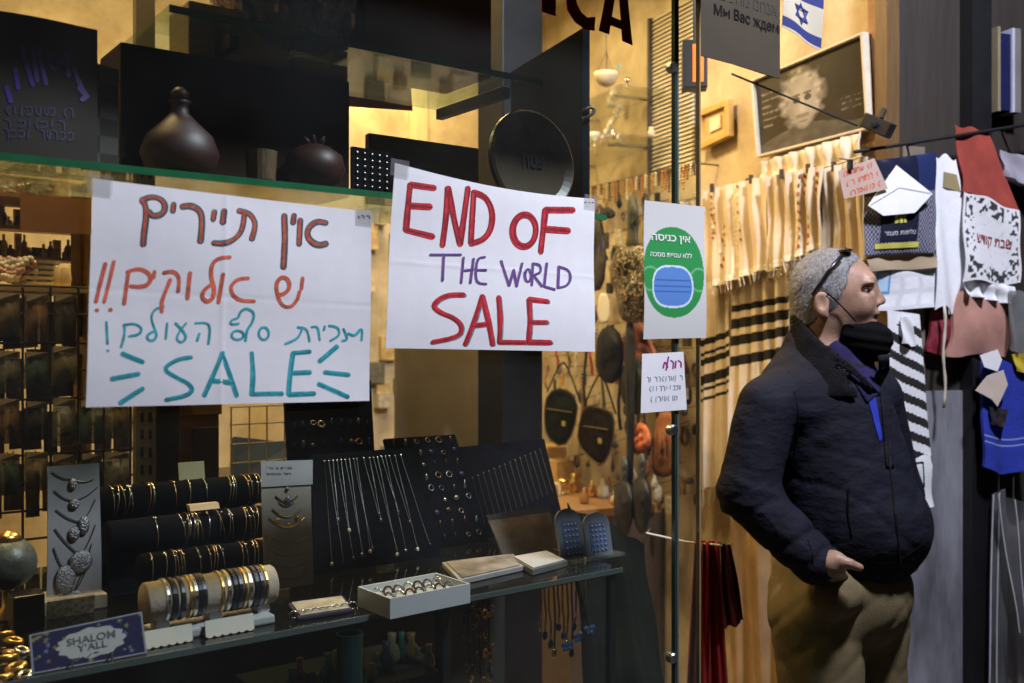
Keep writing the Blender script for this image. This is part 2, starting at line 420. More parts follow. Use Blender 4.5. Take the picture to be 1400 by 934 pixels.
cream_cloth = M("cream_wool", (0.72, 0.63, 0.48), 0.9, var=0.09, scale=14, bump=0.4, bscale=260, sheen=0.2)
cream_cloth2 = M("cream_satin", (0.66, 0.55, 0.40), 0.6, var=0.10, scale=10, bump=0.25, bscale=160, sheen=0.2)
lace_m = M("cream_lace", (0.84, 0.76, 0.58), 0.85, var=0.25, scale=120, bump=0.9, bscale=220)
black_cloth = M("black_wool", (0.014, 0.013, 0.013), 0.95, var=0.3, scale=30, bump=0.3)
stitch_red = M("embroidery_red", (0.38, 0.10, 0.06), 0.8, var=0.5, scale=150)
cardboard = M("cardboard_brown", (0.50, 0.33, 0.16), 0.85, var=0.25, scale=6, bump=0.2)
wood_orange = M("orange_wood", (0.36, 0.20, 0.09), 0.55, var=0.2, scale=5, stretch=(1, 1, 8), bump=0.15)

# ================================================================== ground and building
g = MB(); g.box(-30, 30, -30, 0.10, -0.30, 0.0); o = g.build("ground", stone); tag(o, kind="structure")
bld = thing("shop_building", "souvenir shop building with warm lit plastered room behind display window", "building", (1.0, 1.3, 0.0))
pm = lambda name, mb, mat, par=bld, **k: mb.build(name, mat, par, **k)
pm("floor", MB().box(-1.4, 3.4, 0.104, 3.0, -0.1, 0.05), floor_m)
pm("ceiling", MB().box(-1.4, 3.8, 0.06, 3.0, 3.10, 3.25), ceil_m)
pm("back_wall", MB().box(-1.4, 3.8, 2.60, 2.75, 0.05, 3.10), plaster)
pm("left_wall", MB().box(-1.5, -1.4, 0.06, 2.75, 0.05, 3.10), plaster)
# right wall of the entrance and of the room
a = W0 + WD * -0.02; b = W0 + WD * 2.6; t = -WN * 0.14
pm("side_wall", MB().hexa([a + UP * .03, a + t + UP * .03, b + t + UP * .03, b + UP * .03, a + UP * 3.10, a + t + UP * 3.10, b + t + UP * 3.10, b + UP * 3.10]), plaster)
# wooden door casing where the wall meets the pier (seen beside the framed portrait)
for (p0, p1, dpt, mm) in ((1197, 1213, .030, wood_orange), (1213, 1229, .045, M("casing_brown", (0.13, 0.075, 0.03), .5, var=.2, stretch=(6, 6, .6)))):
    A = PW(p0, 300, 0.0); B = PW(p1, 300, 0.0); A[2] = B[2] = 0
    q = WN * dpt; pm("door_casing", MB().hexa([A + q, B + q, B - WN * .02, A - WN * .02, A + q + UP * 3.1, B + q + UP * 3.1, B - WN * .02 + UP * 3.1, A - WN * .02 + UP * 3.1]), mm)
# pier to the right of the entrance
def vbox(p0, p1, z0, z1, o0, o1):
    A = PV(p0, 300, 0); B = PV(p1, 300, 0); A[2] = B[2] = 0
    return [A + VN * o1 + UP * z0, B + VN * o1 + UP * z0, B + VN * o0 + UP * z0, A + VN * o0 + UP * z0, A + VN * o1 + UP * z1, B + VN * o1 + UP * z1, B + VN * o0 + UP * z1, A + VN * o0 + UP * z1]
pm("pier", MB().hexa(vbox(1230, 1900, 0.0, 3.4, -.30, 0.0)), pier_m)
pm("grey_panel", MB().hexa(vbox(1236, 1312, 0.02, 1.36, 0.001, 0.012)), pier_grey)
pm("grey_panel", MB().hexa(vbox(1232, 1262, 1.36, 2.05, 0.001, 0.008)), M("pier_taupe", (0.16, 0.13, 0.10), .8, var=.2))
pm("door_post", MB().hexa(vbox(1312, 1338, 0.02, 3.3, 0.002, 0.05)), M("post_black", (0.008, 0.008, 0.010), 0.45, var=.3))
pm("shade_lintel", MB().box(-1.6, X(957, 0) + .01, -0.14, 0.058, 2.22, 4.3), pier_m)  # unseen; set low and jutting out to keep lamp light off the upper shelves
pm("stall_riser", MB().box(-1.5, X(957, 0), 0.0, 0.06, 0.0, 0.45), pier_m)
# light strip of wood on the back wall
pm("wall_batten", MB().box(X(561, 2.58), X(584, 2.58), 2.575, 2.599, 1.4, 3.1), M("pale_wood", (0.72, 0.60, 0.38), .6, var=.12, stretch=(5, 5, .5)))
# ------------------------------------------------------------------ ceiling lamps of the shop
def ceiling_lamp(loc, power, label):
    t = thing("ceiling_lamp", label, "lamp", (loc[0], loc[1], 3.02), "ceiling lamps in the shop")
    MB().lathe((loc[0], loc[1], 3.045), [(0.19, 0.0), (0.21, 0.01), (0.21, 0.05), (0.02, 0.0546)], 28).build("housing", steel, t, smooth=False)
    MB().lathe((loc[0], loc[1], 3.035), [(0.178, 0.0), (0.18, 0.009)], 28).build("diffuser", M("lamp_diffuser", (1.0, .78, .45), emit=3.0), t)
    ld = bpy.data.lights.new("ceiling_light", 'AREA'); ld.shape = 'DISK'; ld.size = 0.34; ld.energy = power; ld.color = WARM
    lo = bpy.data.objects.new("ceiling_light", ld); col.objects.link(lo); lo.parent = t; lo.location = (0, 0, 0.008)
    lo["category"] = "" ; del lo["category"]
ceiling_lamp(*CEIL[0], "round ceiling lamp just inside the shop entrance")
ceiling_lamp(*CEIL[1], "round ceiling lamp above the left half of the display window")
ceiling_lamp(*CEIL[2], "round ceiling lamp at the back of the shop")
ceiling_lamp(*CEIL[3], "round ceiling lamp close to the window above the wire grid rack")
# ------------------------------------------------------------------ lamp on the facade
sl = np.array(STREET["loc"])
t = thing("wall_lamp", "cool white lamp on a dark arm from the facade above the shop window", "lamp", (1.45, -.15, 3.75))
bp_ = LOC[t.name]
MB().lathe(bp_, [(.07, 0), (.07, .010), (.03, .02)], 18, axis=(0, -1, 0)).build("wall_plate", dark_metal, t)
MB().tube(smooth_path([bp_, bp_ + np.array([.05, -.3, .10]), sl + UP * .42, sl + UP * .16]), .018, 8).build("arm", dark_metal, t, smooth=True)
MB().lathe(sl + UP * .03, [(.24, 0), (.23, .05), (.12, .11), (.03, .14)], 24).build("lamp_head", dark_metal, t, smooth=False)
ld = bpy.data.lights.new("street_light", 'AREA'); ld.shape = 'DISK'; ld.size = STREET["size"]; ld.energy = STREET["power"]; ld.color = STREET["color"]
lo = bpy.data.objects.new("street_light", ld); col.objects.link(lo)
from mathutils import Vector
lo.rotation_euler = (Vector(STREET["aim"]) - Vector(STREET["loc"])).to_track_quat('-Z', 'Y').to_euler()
lo.parent = t; lo.location = (sl - bp_).tolist()

# ================================================================== the shop window
XE = X(925, 0); XN = X(957, 0)
win = thing("shop_window", "large frameless glass display window with a narrow strip of glass at its corner", "window", (0.3, 0.004, 0.45))
pm("glass_pane", MB().box(-1.45, XE - .006, 0.0, 0.008, 0.45, 2.22), glass_m, win)
pm("glass_pane", MB().box(XE + .006, XN - .003, 0.0, 0.008, 0.45, 2.22), glass_m, win)
pm("glass_edge", MB().box(XE - .0055, XE - .001, -0.001, 0.009, 0.45, 2.22), dark_edge, win)
pm("glass_edge", MB().box(XE + .001, XE + .0055, -0.001, 0.009, 0.45, 2.22), bright_edge, win)
pm("glass_edge", MB().box(XN - .0025, XN + .0015, -0.001, 0.009, 0.45, 2.22), M("edge_amber", (.25, .19, .10), .2), win)
for py in (92, 588, 900):
    c = PY(921, py, 0); pm("clamp", MB().lathe((c[0], -0.004, c[2]), [(.009, 0), (.011, .003), (.011, .015), (.009, .018)], 14, axis=(0, 1, 0)), steel, win, smooth=False)
# ------------------------------------------------------------------ hand-written sale signs
def sgn_patch(tl, tr, br, bl, Y, curl=None):
    return Patch(PY(*bl, Y), PY(*br, Y), PY(*tr, Y), PY(*tl, Y), curl)
c1 = lambda u, v: 0.003 * np.sin(u * 5.1 + 1) * (v - .3) + 0.004 * (np.abs(u - .5) * 2) ** 6 * v + 0.001 * np.sin(v * 9 + u * 3) + .002 + .0007 * np.exp(-((u - .43 - .01 * v) / .006) ** 2) - .0004 * np.exp(-((v - .52 + .02 * u) / .006) ** 2)
s1 = sgn_patch((125, 245), (506, 290), (504, 548), (117, 557), -0.003, c1)
sign1 = thing("sale_sign", "white paper sign hand-lettered in Hebrew above a turquoise SALE with rays", "sign", s1.pt(np.array(.5), np.array(0.)))
mb, _ = sheet(s1, 120, 90, 0.0005); mb.build("paper", paper, sign1, smooth=True)
z1 = lambda L: [(100 + x / 2.831, 230 + y / 2.831) for x, y in L]
def circ(cx, cy, rx, ry, n=12, a0=0.0): return [(cx + rx * math.cos(a0 + 2 * math.pi * k / n), cy + ry * math.sin(a0 + 2 * math.pi * k / n)) for k in range(n + 1)]
row1 = [[(268, 298), (271, 250), (280, 190), (276, 140), (262, 128)], [(262, 126), (300, 110), (342, 122), (356, 155), (338, 182), (304, 188), (288, 168)],
        [(386, 140), (383, 168)], [(418, 150), (455, 145), (490, 165), (498, 205), (490, 285)], [(545, 168), (540, 200)], [(583, 165), (577, 212)],
        [(640, 165), (685, 175), (708, 215), (690, 275)], [(664, 168), (654, 240), (625, 275), (585, 293), (540, 290)], [(818, 182), (820, 270), (812, 385)],
        [(856, 182), (852, 212)], [(880, 200), (874, 295)], [(980, 212), (945, 205), (915, 225), (904, 255), (920, 285), (950, 300), (980, 292)]]
row2 = [[(122, 370), (104, 440), (86, 518)], [(90, 550)], [(155, 362), (138, 440), (118, 518)], [(143, 548)], [(196, 525), (203, 470), (212, 405)],
        [(206, 402), (250, 388), (290, 405), (300, 430), (285, 455), (250, 460), (220, 456)], [(313, 400), (309, 425)], [(348, 406), (385, 398), (410, 422), (405, 478)],
        [(374, 432), (355, 480), (340, 520), (342, 556)], [(450, 405), (441, 505)], [(604, 345), (560, 348), (534, 372), (530, 420), (546, 468), (540, 505), (515, 519), (497, 500), (502, 474), (530, 452)],
        [(578, 410), (561, 520)], [(676, 426), (632, 430), (605, 460), (617, 495), (650, 514), (700, 515)],
        [(874, 478), (866, 512), (838, 541), (805, 532), (786, 485), (784, 442), (806, 420), (830, 430), (837, 462), (815, 488), (792, 490)], [(886, 425), (881, 468)]]
row3 = [[(127, 595), (131, 680)], [(133, 706)], [(184, 692), (199, 640), (197, 604)], [(193, 608), (236, 600), (266, 618), (256, 644), (215, 650)],
        [(350, 536), (315, 545), (299, 575), (310, 612), (324, 645), (310, 669), (286, 664), (285, 645), (312, 630)], [(363, 600), (357, 660)],
        [(436, 600), (410, 632), (397, 662), (418, 678), (438, 656), (425, 630), (395, 600)], [(472, 600), (518, 597), (530, 620), (522, 680)], [(487, 640), (479, 668)],
        [(640, 602), (606, 606), (612, 586), (638, 582), (645, 555), (670, 540), (702, 560), (692, 600), (672, 625), (666, 668)], circ(636, 646, 24, 18), circ(737, 640, 20, 25),
        [(868, 616), (904, 620), (914, 670)], [(886, 620), (870, 660), (820, 680)], [(922, 615), (946, 612), (953, 665)], [(972, 612), (969, 626)], [(988, 610), (1024, 615), (1030, 648), (994, 668)],
        [(1044, 622), (1062, 664), (1040, 668)], [(1062, 640), (1088, 652), (1116, 612), (1114, 666)]]
row4 = [[(455, 732), (400, 740), (344, 776), (390, 806), (448, 834), (462, 862), (430, 882), (358, 896)], [(505, 880), (545, 790), (578, 714)], [(574, 716), (605, 800), (630, 880)], [(535, 822), (610, 830)],
        [(690, 715), (695, 800), (688, 875)], [(690, 874), (805, 872)], [(915, 710), (848, 716)], [(850, 716), (838, 790), (830, 875)], [(832, 876), (930, 872)], [(845, 793), (915, 790)],
        [(188, 718), (268, 750)], [(148, 815), (252, 796)], [(182, 908), (268, 852)], [(1020, 690), (952, 748)], [(972, 790), (1065, 800)], [(948, 835), (1060, 885)]]
def strokes(rows, f, w, mat, parent, patch, off, dx=0, dy=0):
    for s_ in rows:
        m = MB(); ribbon(m, patch, [(x + dx, y + dy) for x, y in f(s_)], w, off)
        m.build("pen_stroke", mat, parent)
strokes(row1, z1, 8.4, M("ink_petrol", (.03, .14, .16), .5, var=.6, scale=90), sign1, s1, .0003)
strokes(row1, z1, 3.0, ink_black, sign1, s1, .0005, 1.8, .4)
strokes(row1, z1, 4.6, M("ink_brick", (.42, .09, .05), .5, var=.4, scale=150), sign1, s1, .0007, -.8, 0)
strokes(row2, z1, 5.4, ink_orange, sign1, s1, .0003)
strokes(row3, z1, 3.4, ink_teal, sign1, s1, .0003)
strokes(row4, z1, 6.4, ink_teal, sign1, s1, .0003)
strokes(row4, z1, 1.5, M("ink_teal_dark", (.015, .26, .30), .5, var=.4, scale=90), sign1, s1, .0005, 1.4, .6)
strokes([[(1100, 186), (1106, 194)], [(1112, 184), (1120, 184), (1122, 194)], [(1130, 186), (1142, 186), (1142, 196)]], z1, 1.6, ink_black, sign1, s1, .0003)
c2 = lambda u, v: 0.004 * np.sin(u * 4 + .5) * v + 0.006 * (1 - u) ** 6 * v ** 2 + 0.0015 * np.sin(v * 8) + .002 + .0005 * np.exp(-((v - .47 - .02 * u) / .006) ** 2)
s2 = sgn_patch((535, 224), (813, 272), (812, 481), (526, 476), -0.003, c2)
sign2 = thing("sale_sign", "white paper sign hand-lettered END OF THE WORLD SALE in red and purple", "sign", s2.pt(np.array(.5), np.array(0.)))
def bowed(u, v): return u, v - 0.035 * np.sin(np.pi * u) * v
mb, _ = sheet(s2, 60, 90, 0.0005, edge=bowed); mb.build("paper", paper, sign2, smooth=True)
z2 = lambda L: [(500 + x / 3.336, 210 + y / 3.336) for x, y in L]
big = [[(300, 160), (190, 145)], [(190, 145), (183, 250), (178, 350)], [(178, 350), (300, 380)], [(186, 240), (285, 245)], [(345, 420), (360, 290), (362, 160)], [(364, 160), (395, 300), (425, 415)], [(425, 415), (440, 300), (455, 160)],
       [(482, 178), (475, 410)], [(482, 180), (540, 200), (573, 270), (566, 350), (530, 396), (475, 412)], circ(720, 352, 55, 74, 14, -1.5), [(945, 258), (815, 258)], [(816, 258), (808, 350), (798, 450)], [(812, 345), (925, 352)]]
mid = [[(290, 462), (430, 462)], [(352, 465), (345, 580)], [(442, 475), (430, 590)], [(488, 480), (472, 590)], [(438, 535), (485, 530)], [(540, 472), (502, 478), (494, 590), (545, 595)], [(498, 532), (545, 532)],
       [(615, 490), (632, 545), (650, 602)], [(650, 602), (672, 530)], [(672, 530), (685, 605)], [(685, 605), (712, 500)], circ(738, 556, 15, 29, 10, -1.5), [(762, 500), (755, 600)], [(762, 502), (795, 506), (800, 540), (764, 555)], [(764, 555), (802, 605)],
       [(826, 500), (812, 605)], [(812, 606), (860, 620)], [(882, 515), (875, 610)], [(880, 515), (930, 530), (936, 575), (915, 605), (875, 612)]]
low = [[(440, 645), (360, 645), (294, 690), (330, 725), (400, 750), (436, 790), (420, 836), (300, 860)], [(450, 870), (490, 760), (525, 650)], [(525, 650), (555, 770), (575, 870)], [(480, 786), (548, 778)], [(600, 655), (608, 760), (605, 860)], [(605, 860), (725, 862)],
       [(825, 675), (740, 665)], [(740, 665), (744, 770), (738, 860)], [(738, 860), (838, 862)], [(745, 770), (820, 770)]]
mar = M("ink_maroon", (.26, .02, .03), .5, var=.4, scale=90)
strokes(big, z2, 8.6, ink_red, sign2, s2, .0003)
strokes(big, z2, 2.2, mar, sign2, s2, .0005, 2.6, .6)
strokes(big, z2, 1.4, mar, sign2, s2, .0005, -3.2, -1.4)
strokes(mid, z2, 3.0, M("ink_lilac", (.42, .22, .36), .5, var=.4, scale=150), sign2, s2, .0003, -1.0, .6)
strokes(mid, z2, 3.2, ink_purple, sign2, s2, .0007)
strokes(low, z2, 5.0, ink_teal, sign2, s2, .0003, 2.2, 1.0)
strokes(low, z2, 7.0, ink_red, sign2, s2, .0005)
strokes(low, z2, 1.4, mar, sign2, s2, .0007, -1.6, .8)
strokes([[(998, 222), (1006, 224)], [(1016, 222), (1022, 225)], [(1032, 222), (1040, 225)]], z2, 1.3, ink_black, sign2, s2, .0003)
tape = M_glass("clear_tape", (.95, .95, .94), .10, 1.4, .3)
for pt_, sg_ in ((s1, sign1), (s2, sign2)):
    for (u0, v0, u1, v1) in ((-.02, .93, .06, 1.02), (.94, .93, 1.02, 1.02)):
        mb, _ = sheet(SubPatch(pt_, u0, v0, u1, v1, .0022), 3, 3, .0003); mb.build("tape", tape, sg_)
# ------------------------------------------------------------------ green mask notice
c3 = lambda u, v: .003 + .020 * np.clip(u - .72, 0, 1) ** 1.5 * (1.2 - v) + .002 * np.sin(v * 6)
s3 = sgn_patch((880, 274), (962, 283), (962, 462), (878, 464), -0.004, c3)
note = thing("mask_notice", "white notice with green oval and blue face mask taped at the window corner", "sign", s3.pt(np.array(.5), np.array(0.)))
def paint_mask(u, v):
    c = np.tile(np.array([.60, .60, .58]), (len(u), 1))
    e = (np.abs((u - .48) / .49) ** 2.2 + np.abs((v - .49) / .335) ** 2.2) < 1; c[e] = (.03, .27, .07)
    for cu in (.10, .89):
        r = np.hypot((u - cu) / .14, (v - .44) / .085); c[e & (np.abs(r - 1) < .10)] = (.14, .42, .20)
    q = np.abs((u - .46) / .335) ** 3 + np.abs((v - .385) / .158) ** 2.4; k = np.abs((u - .46) / .31) ** 3 + np.abs((v - .385) / .143) ** 2.4
    c[q < 1] = (.62, .72, .80); c[k < 1] = (.10, .23, .56)
    for vv in (.345, .385, .43): c[(k < .93) & (np.abs(v - vv - .02 * (u - .46) ** 2) < .006)] = (.05, .13, .36)
    return c
mb, cc = sheet(s3, 90, 180, 0.0005, paint=paint_mask, back=(.6, .6, .6)); mb.build("paper", M_print("print_satin", .45, .05), note, smooth=True, colors=cc)
wt = M("print_white", (.75, .76, .74), .5, var=.02)
text_on(s3, heb("אין כניסה"), .12, .70, .76, .765, wt, note, .0009, .02)
text_on(s3, heb("ללא עטיית מסכה"), .10, .60, .78, .640, wt, note, .0009, .012)
# small note under it
s4 = sgn_patch((877, 484), (932, 481), (938, 560), (875, 565), -0.003, lambda u, v: .002 + .003 * u * v)
sn = thing("handwritten_note", "small white handwritten note taped below the green mask notice", "note", s4.pt(np.array(.5), np.array(0.)))
mb, _ = sheet(s4, 8, 8, .0004); mb.build("paper", paper, sn, smooth=True)
r_ = random.Random(3); npr = np.random.default_rng(3)
strokes([[(905, 503), (907, 493), (911, 502)], [(912, 488), (909, 506)], [(915, 493), (919, 495), (918, 504)], [(922, 494), (921, 503)], [(925, 493), (929, 495), (929, 502)]], lambda q: q, 2.2, M("ink_magenta", (.30, .03, .20), .5), sn, s4, .0003)
for i, y in enumerate((519, 532, 546)):
    strokes(scribble(884 + 2 * i, 929 - 5 * (i == 2), y, 3.2, 3.4, npr, -.06), lambda q: q, .9, M("ink_blue_grey", (.16, .16, .30), .5), sn, s4, .0003)
# ------------------------------------------------------------------ red vinyl letters at the top of the window
vin = thing("window_lettering", "dark red vinyl capitals ICA stuck high on the glass", "lettering", PY(800, 60, -.002))
vr = M("vinyl_red", (.30, .022, .016), .9, var=.2, spec=.05)
yy = -0.002
def vpoly(rings):
    m = MB()
    for s_ in rings:
        L_ = [PY(x, y, yy) for x, y in s_]; n = len(L_)
        B_ = [q + np.array([0, .0012, 0]) for q in L_]
        m.add(L_ + B_, [tuple(range(n)), tuple(range(2 * n - 1, n - 1, -1))] + [(i, n + i, n + (i + 1) % n, (i + 1) % n) for i in range(n)])
    return m
vpoly([[(741, -40), (760, -34), (760, 22), (741, 16)]]).build("letter", vr, vin)
outer = [(812, 2), (806, -20), (794, -30), (781, -24), (774, -6), (776, 14), (786, 30), (800, 40), (813, 42)]
inner = [(814, 23), (803, 24), (795, 17), (789, 6), (787, -6), (791, -15), (798, -12), (803, 0), (812, 2)]
q_ = outer[1:]; m_ = []
pin = inner[::-1][1:]
for (a, b), (c, d) in zip(zip(q_[:-1], q_[1:]), zip(pin[:-1], pin[1:])): m_.append([a, b, d, c])
vpoly(m_).build("letter", vr, vin)
vpoly([[(819, 42), (833, -30), (845, -30), (833, 47)], [(845, -30), (856, -26), (865, 62), (851, 56)], [(835, 22), (849, 28), (850, 40), (834, 34)]]).build("letter", vr, vin)
# ================================================================== upper shelves of the window display
def glass_shelf(label, x0, x1, y0, y1, z, th=0.010, edge=None, loc=None):
    t = thing("glass_shelf", label, "shelf", ((x0 + x1) / 2, (y0 + y1) / 2, z - th))
    MB().box(x0, x1, y0 + .004, y1, z - th, z).build("shelf_plate", shelf_glass, t)
    MB().box(x0, x1, y0, y0 + .0038, z - th - .0004, z + .0004).build("front_edge", edge or green_edge, t)
    for xx in (x0 + .12, x1 - .05):
        MB().box(xx - .008, xx + .008, y0 + .05, y1 - .01, z - th - .022, z - th - .001).build("bracket", dark_metal, t)
    return t
ZA, ZB, ZC = 1.757, 2.005, 1.040
XP = X(700, .42)
glass_shelf("glass shelf with bright green edge above the Hebrew sale sign", -1.0, XP, .10, .42, ZA)
glass_shelf("topmost glass shelf with dull green edge above the END OF THE WORLD sign", X(232, .1), X(742, .1), .10, .40, ZB)
# dark post of the display
single("display_post", MB().box(X(687, .82), X(742, .82), .82, .94, .05, 3.09), dark_metal, "black upright post behind the END OF THE WORLD sign", "post", bevel=.004)
# tall dark panel next to the post, parallel to the side wall
A = PY(797, 38, .36); B = A + WD * .42; zt = A[2]; zb_ = Z(797, 420, .36); A[2] = B[2] = zb_
d_ = -WN * .018
single("dark_panel", MB().hexa([A, A + d_, B + d_, B, A + UP * (zt - zb_), A + d_ + UP * (zt - zb_), B + d_ + UP * (zt - zb_), B + UP * (zt - zb_)]),
       M("panel_navy_black", (.004, .006, .008), .9, var=.3, spec=.05), "blue-black upright panel to the right of the black post", "panel")
pts = [PY(797, 152, .35), PY(806, 146, .345), PY(813, 149, .34), PY(811, 156, .34), PY(797, 163, .35)]
single("cable_loop", MB().tube(smooth_path(pts), .004, 8), M("cable_black", (.012, .013, .014), .4), "black cable loop sticking out of the blue-black panel", "cable", smooth=True)

# --- things on the lower of the two shelves (dark, against the light)
def ybox(px0, px1, pyt, pyb, Y, dep, z0=None, zt=None):
    """box facing the street, from picture columns; stands at z0"""
    x0, x1 = X(px0, Y), X(px1, Y); zt = zt if zt is not None else Z((px0 + px1) / 2, pyt, Y); zb = z0 if z0 is not None else Z((px0 + px1) / 2, pyb, Y)
    return MB().box(x0, x1, Y, Y + dep, zb, zt)
dk = M("carton_black_brown", (.045, .027, .016), .8, var=.3, scale=5, spec=.15)
t = single("carton", ybox(165, 478, 84, 250, .20, .12, ZA + .0005), dk, "long black-brown carton on the green-edged shelf", "carton", bevel=.003)
ztop = Z(321, 84, .20)
p = Patch(PY(-20, 214, .128), PY(134, 217, .128), PY(134, 40, .16), PY(-20, 12, .16), lambda u, v: .004 * np.sin(u * 4)); 
for c_ in p.c[:2]: c_[2] = ZA + .001
t = thing("display_card", "grey-brown card with violet brush writing at the left end of the shelf", "card", p.pt(np.array(.5), np.array(0.)))
mb, _ = sheet(p, 12, 12, .003); mb.build("card", M("card_taupe", (.035, .028, .022), .9, var=.2, scale=6), t, smooth=True)
for s_ in [[(28, 62), (38, 100), (44, 118)], [(44, 72), (50, 112)], [(52, 70), (62, 116)], [(66, 78), (72, 100), (84, 82)], [(90, 74), (94, 104)], [(100, 92), (112, 122), (120, 132)], [(108, 120), (120, 132), (112, 136)], [(8, 120), (14, 140)], [(20, 96), (24, 122)]]:
    m = MB(); ribbon(m, p, s_, 6.5, .001); m.build("pen_stroke", ink_violet, t)
for y in (152, 170, 184):
    for s_ in scribble(6, 96, y, 6, 8, npr, .03):
        m = MB(); ribbon(m, p, s_, 2.4, .001); m.build("pen_stroke", M("ink_violet_pale", (.04, .025, .09), .7), t)
pc = Patch(PY(112, 218, .168), PY(162, 224, .168), PY(162, 96, .185), PY(112, 80, .185))
for c_ in pc.c[:2]: c_[2] = ZA + .001
def paint_check(u, v):
    k = (np.floor(u * 2) + np.floor(v * 6)).astype(int) % 2; return np.where(k[:, None] == 0, np.array([.085, .075, .062]), np.array([.016, .011, .008]))
t = thing("checkered_board", "small brown and black checkered board leaning beside the violet-lettered card", "board", pc.pt(np.array(.5), np.array(0.)))
mb, cc = sheet(pc, 40, 60, .008, paint=paint_check, back=(.03, .02, .015)); mb.build("board", M_print("print_matt", .7, .1), t, colors=cc)
# red glass decanter, candle glass, pomegranate jar
red_glass = M("dark_red_glass", (.030, .003, .004), .55, var=.2, spec=.9, scale=40)
def on_shelf(px, Y, z): return np.array([X(px, Y), Y, z])
t = thing("decanter", "dark red glass decanter with stopper on the green-edged shelf", "decanter", on_shelf(246, .15, ZA + .0006))
b0 = LOC[t.name]
MB().lathe(b0, [(.034, 0), (.052, .012), (.060, .035), (.050, .062), (.026, .085), (.014, .098), (.013, .112), (.018, .116)], 28).build("bottle", red_glass, t, smooth=True)
MB().lathe(b0 + UP * .116, [(.008, 0), (.013, .006), (.014, .014), (.006, .022)], 16).build("stopper", red_glass, t, smooth=True)
t = thing("candle_glass", "fluted amber candle glass on the green-edged shelf", "candle holder", on_shelf(357, .14, ZA + .0006))
b0 = LOC[t.name]
MB().lathe(b0, [(.020, 0), (.023, .004), (.025, .040), (.026, .052), (.022, .052), (.021, .008)], 20).build("cup", M("amber_fluted", (.13, .085, .045), .4, var=.4, scale=40, stretch=(20, 20, 1)), t, smooth=False)
MB().lathe(b0 + UP * .0085, [(.019, 0), (.019, .026), (.004, .028), (.002, .034)], 16).build("candle", M("candle_wax", (.3, .24, .16), .5), t, smooth=True)
t = thing("pomegranate_jar", "deep red pomegranate-shaped jar on the shelf above the two signs", "jar", on_shelf(430, .15, ZA + .0006))
b0 = LOC[t.name]
MB().lathe(b0, [(.022, 0), (.042, .010), (.052, .034), (.046, .058), (.026, .072), (.014, .076)], 28).build("body", M("pomegranate_red", (.030, .005, .004), .5, var=.3), t, smooth=True)
for k in range(6):
    a_ = k * math.pi / 3; c_ = b0 + np.array([.010 * math.cos(a_), .010 * math.sin(a_), .074])
    MB().tube([c_, c_ + np.array([.004 * math.cos(a_), .004 * math.sin(a_), .008]), c_ + np.array([.010 * math.cos(a_), .010 * math.sin(a_), .015])], [.005, .004, .001], 6).build("crown_tip", M("pomegranate_red", (0, 0, 0)), t, smooth=True)
# earring card with dots
pe = Patch(PY(481, 262, .125), PY(534, 268, .125), PY(534, 208, .135), PY(481, 200, .135))
for c_ in pe.c[:2]: c_[2] = ZA + .001
t = thing("earring_card", "small black card dotted with studs between the jar and the END OF THE WORLD sign", "jewelry card", pe.pt(np.array(.5), np.array(0.)))
mb, _ = sheet(pe, 2, 2, .006); mb.build("card", black_velvet, t)
stud = M("stud_dull", (.16, .15, .13), .4, .8)
for i in range(5):
    for j in range(6):
        c_ = pe.pt(np.array(.12 + .19 * i), np.array(.12 + .15 * j), .002); MB().ell(c_, (.0025, .0025, .0025), 6, 4).build("stud", stud, t)
# brown boxes on top of the long carton
bx_ = single("cardboard_box", ybox(258, 396, 14, 0, .215, .10, ztop + .001), cardboard, "brown cardboard box with a white label on the long black carton", "box", bevel=.003)
lb = Patch(PY(306, 84, .213), PY(329, 87, .213), PY(329, 76, .213), PY(306, 72, .213)); mb, _ = sheet(lb, 1, 1, .0006)
o = MB(); o.v, o.f, o.mi, o.n = mb.v, mb.f, mb.mi, mb.n; LOC[bx_.name] = LOC[bx_.name]; o.build("label", paper, bx_)
# plaque and seder plate
pl = single("wooden_plaque", ybox(505, 655, 192, 0, .24, .018, ZA + .0006), M("plaque_brown", (.060, .040, .022), .5, var=.25, stretch=(.6, 4, 6)), "long dark wooden plaque standing behind the END OF THE WORLD sign", "plaque", bevel=.003)
R_ = .105; cpl = np.array([X(728, .17), .17, ZA + .001 + R_ * .985])
t = thing("seder_plate", "round brown Passover plate with dark Hebrew letters above the END OF THE WORLD sign", "plate", cpl - UP * R_)
axp = unit(np.array([0, -1.0, .12]))
MB().lathe(cpl, [(R_, -.006), (R_ * 1.0, .004), (R_ * .95, .008), (R_ * .80, .001), (.01, 0.0)], 48, axis=axp).build("plate", M("plate_brown", (.075, .055, .035), .4, var=.25, scale=14), t, smooth=False)
pp = Patch(cpl + np.array([-.03, -.003, -.018]), cpl + np.array([.03, -.003, -.018]), cpl + np.array([.03, -.001, .022]), cpl + np.array([-.03, -.001, .022]))
text_on(pp, heb("פסח"), .05, .1, .95, .8, ink_black, t, .003, .02)
for k in range(6):
    a_ = k * math.pi / 3 + .5; u_ = np.array([math.cos(a_), 0, math.sin(a_)])
    c_ = cpl + u_ * .066 + axp * .002; MB().lathe(c_, [(.016, 0), (.018, .0015), (.015, .0018)], 16, axis=axp).build("rosette", M("rosette_dark", (.03, .014, .012), .5), t)
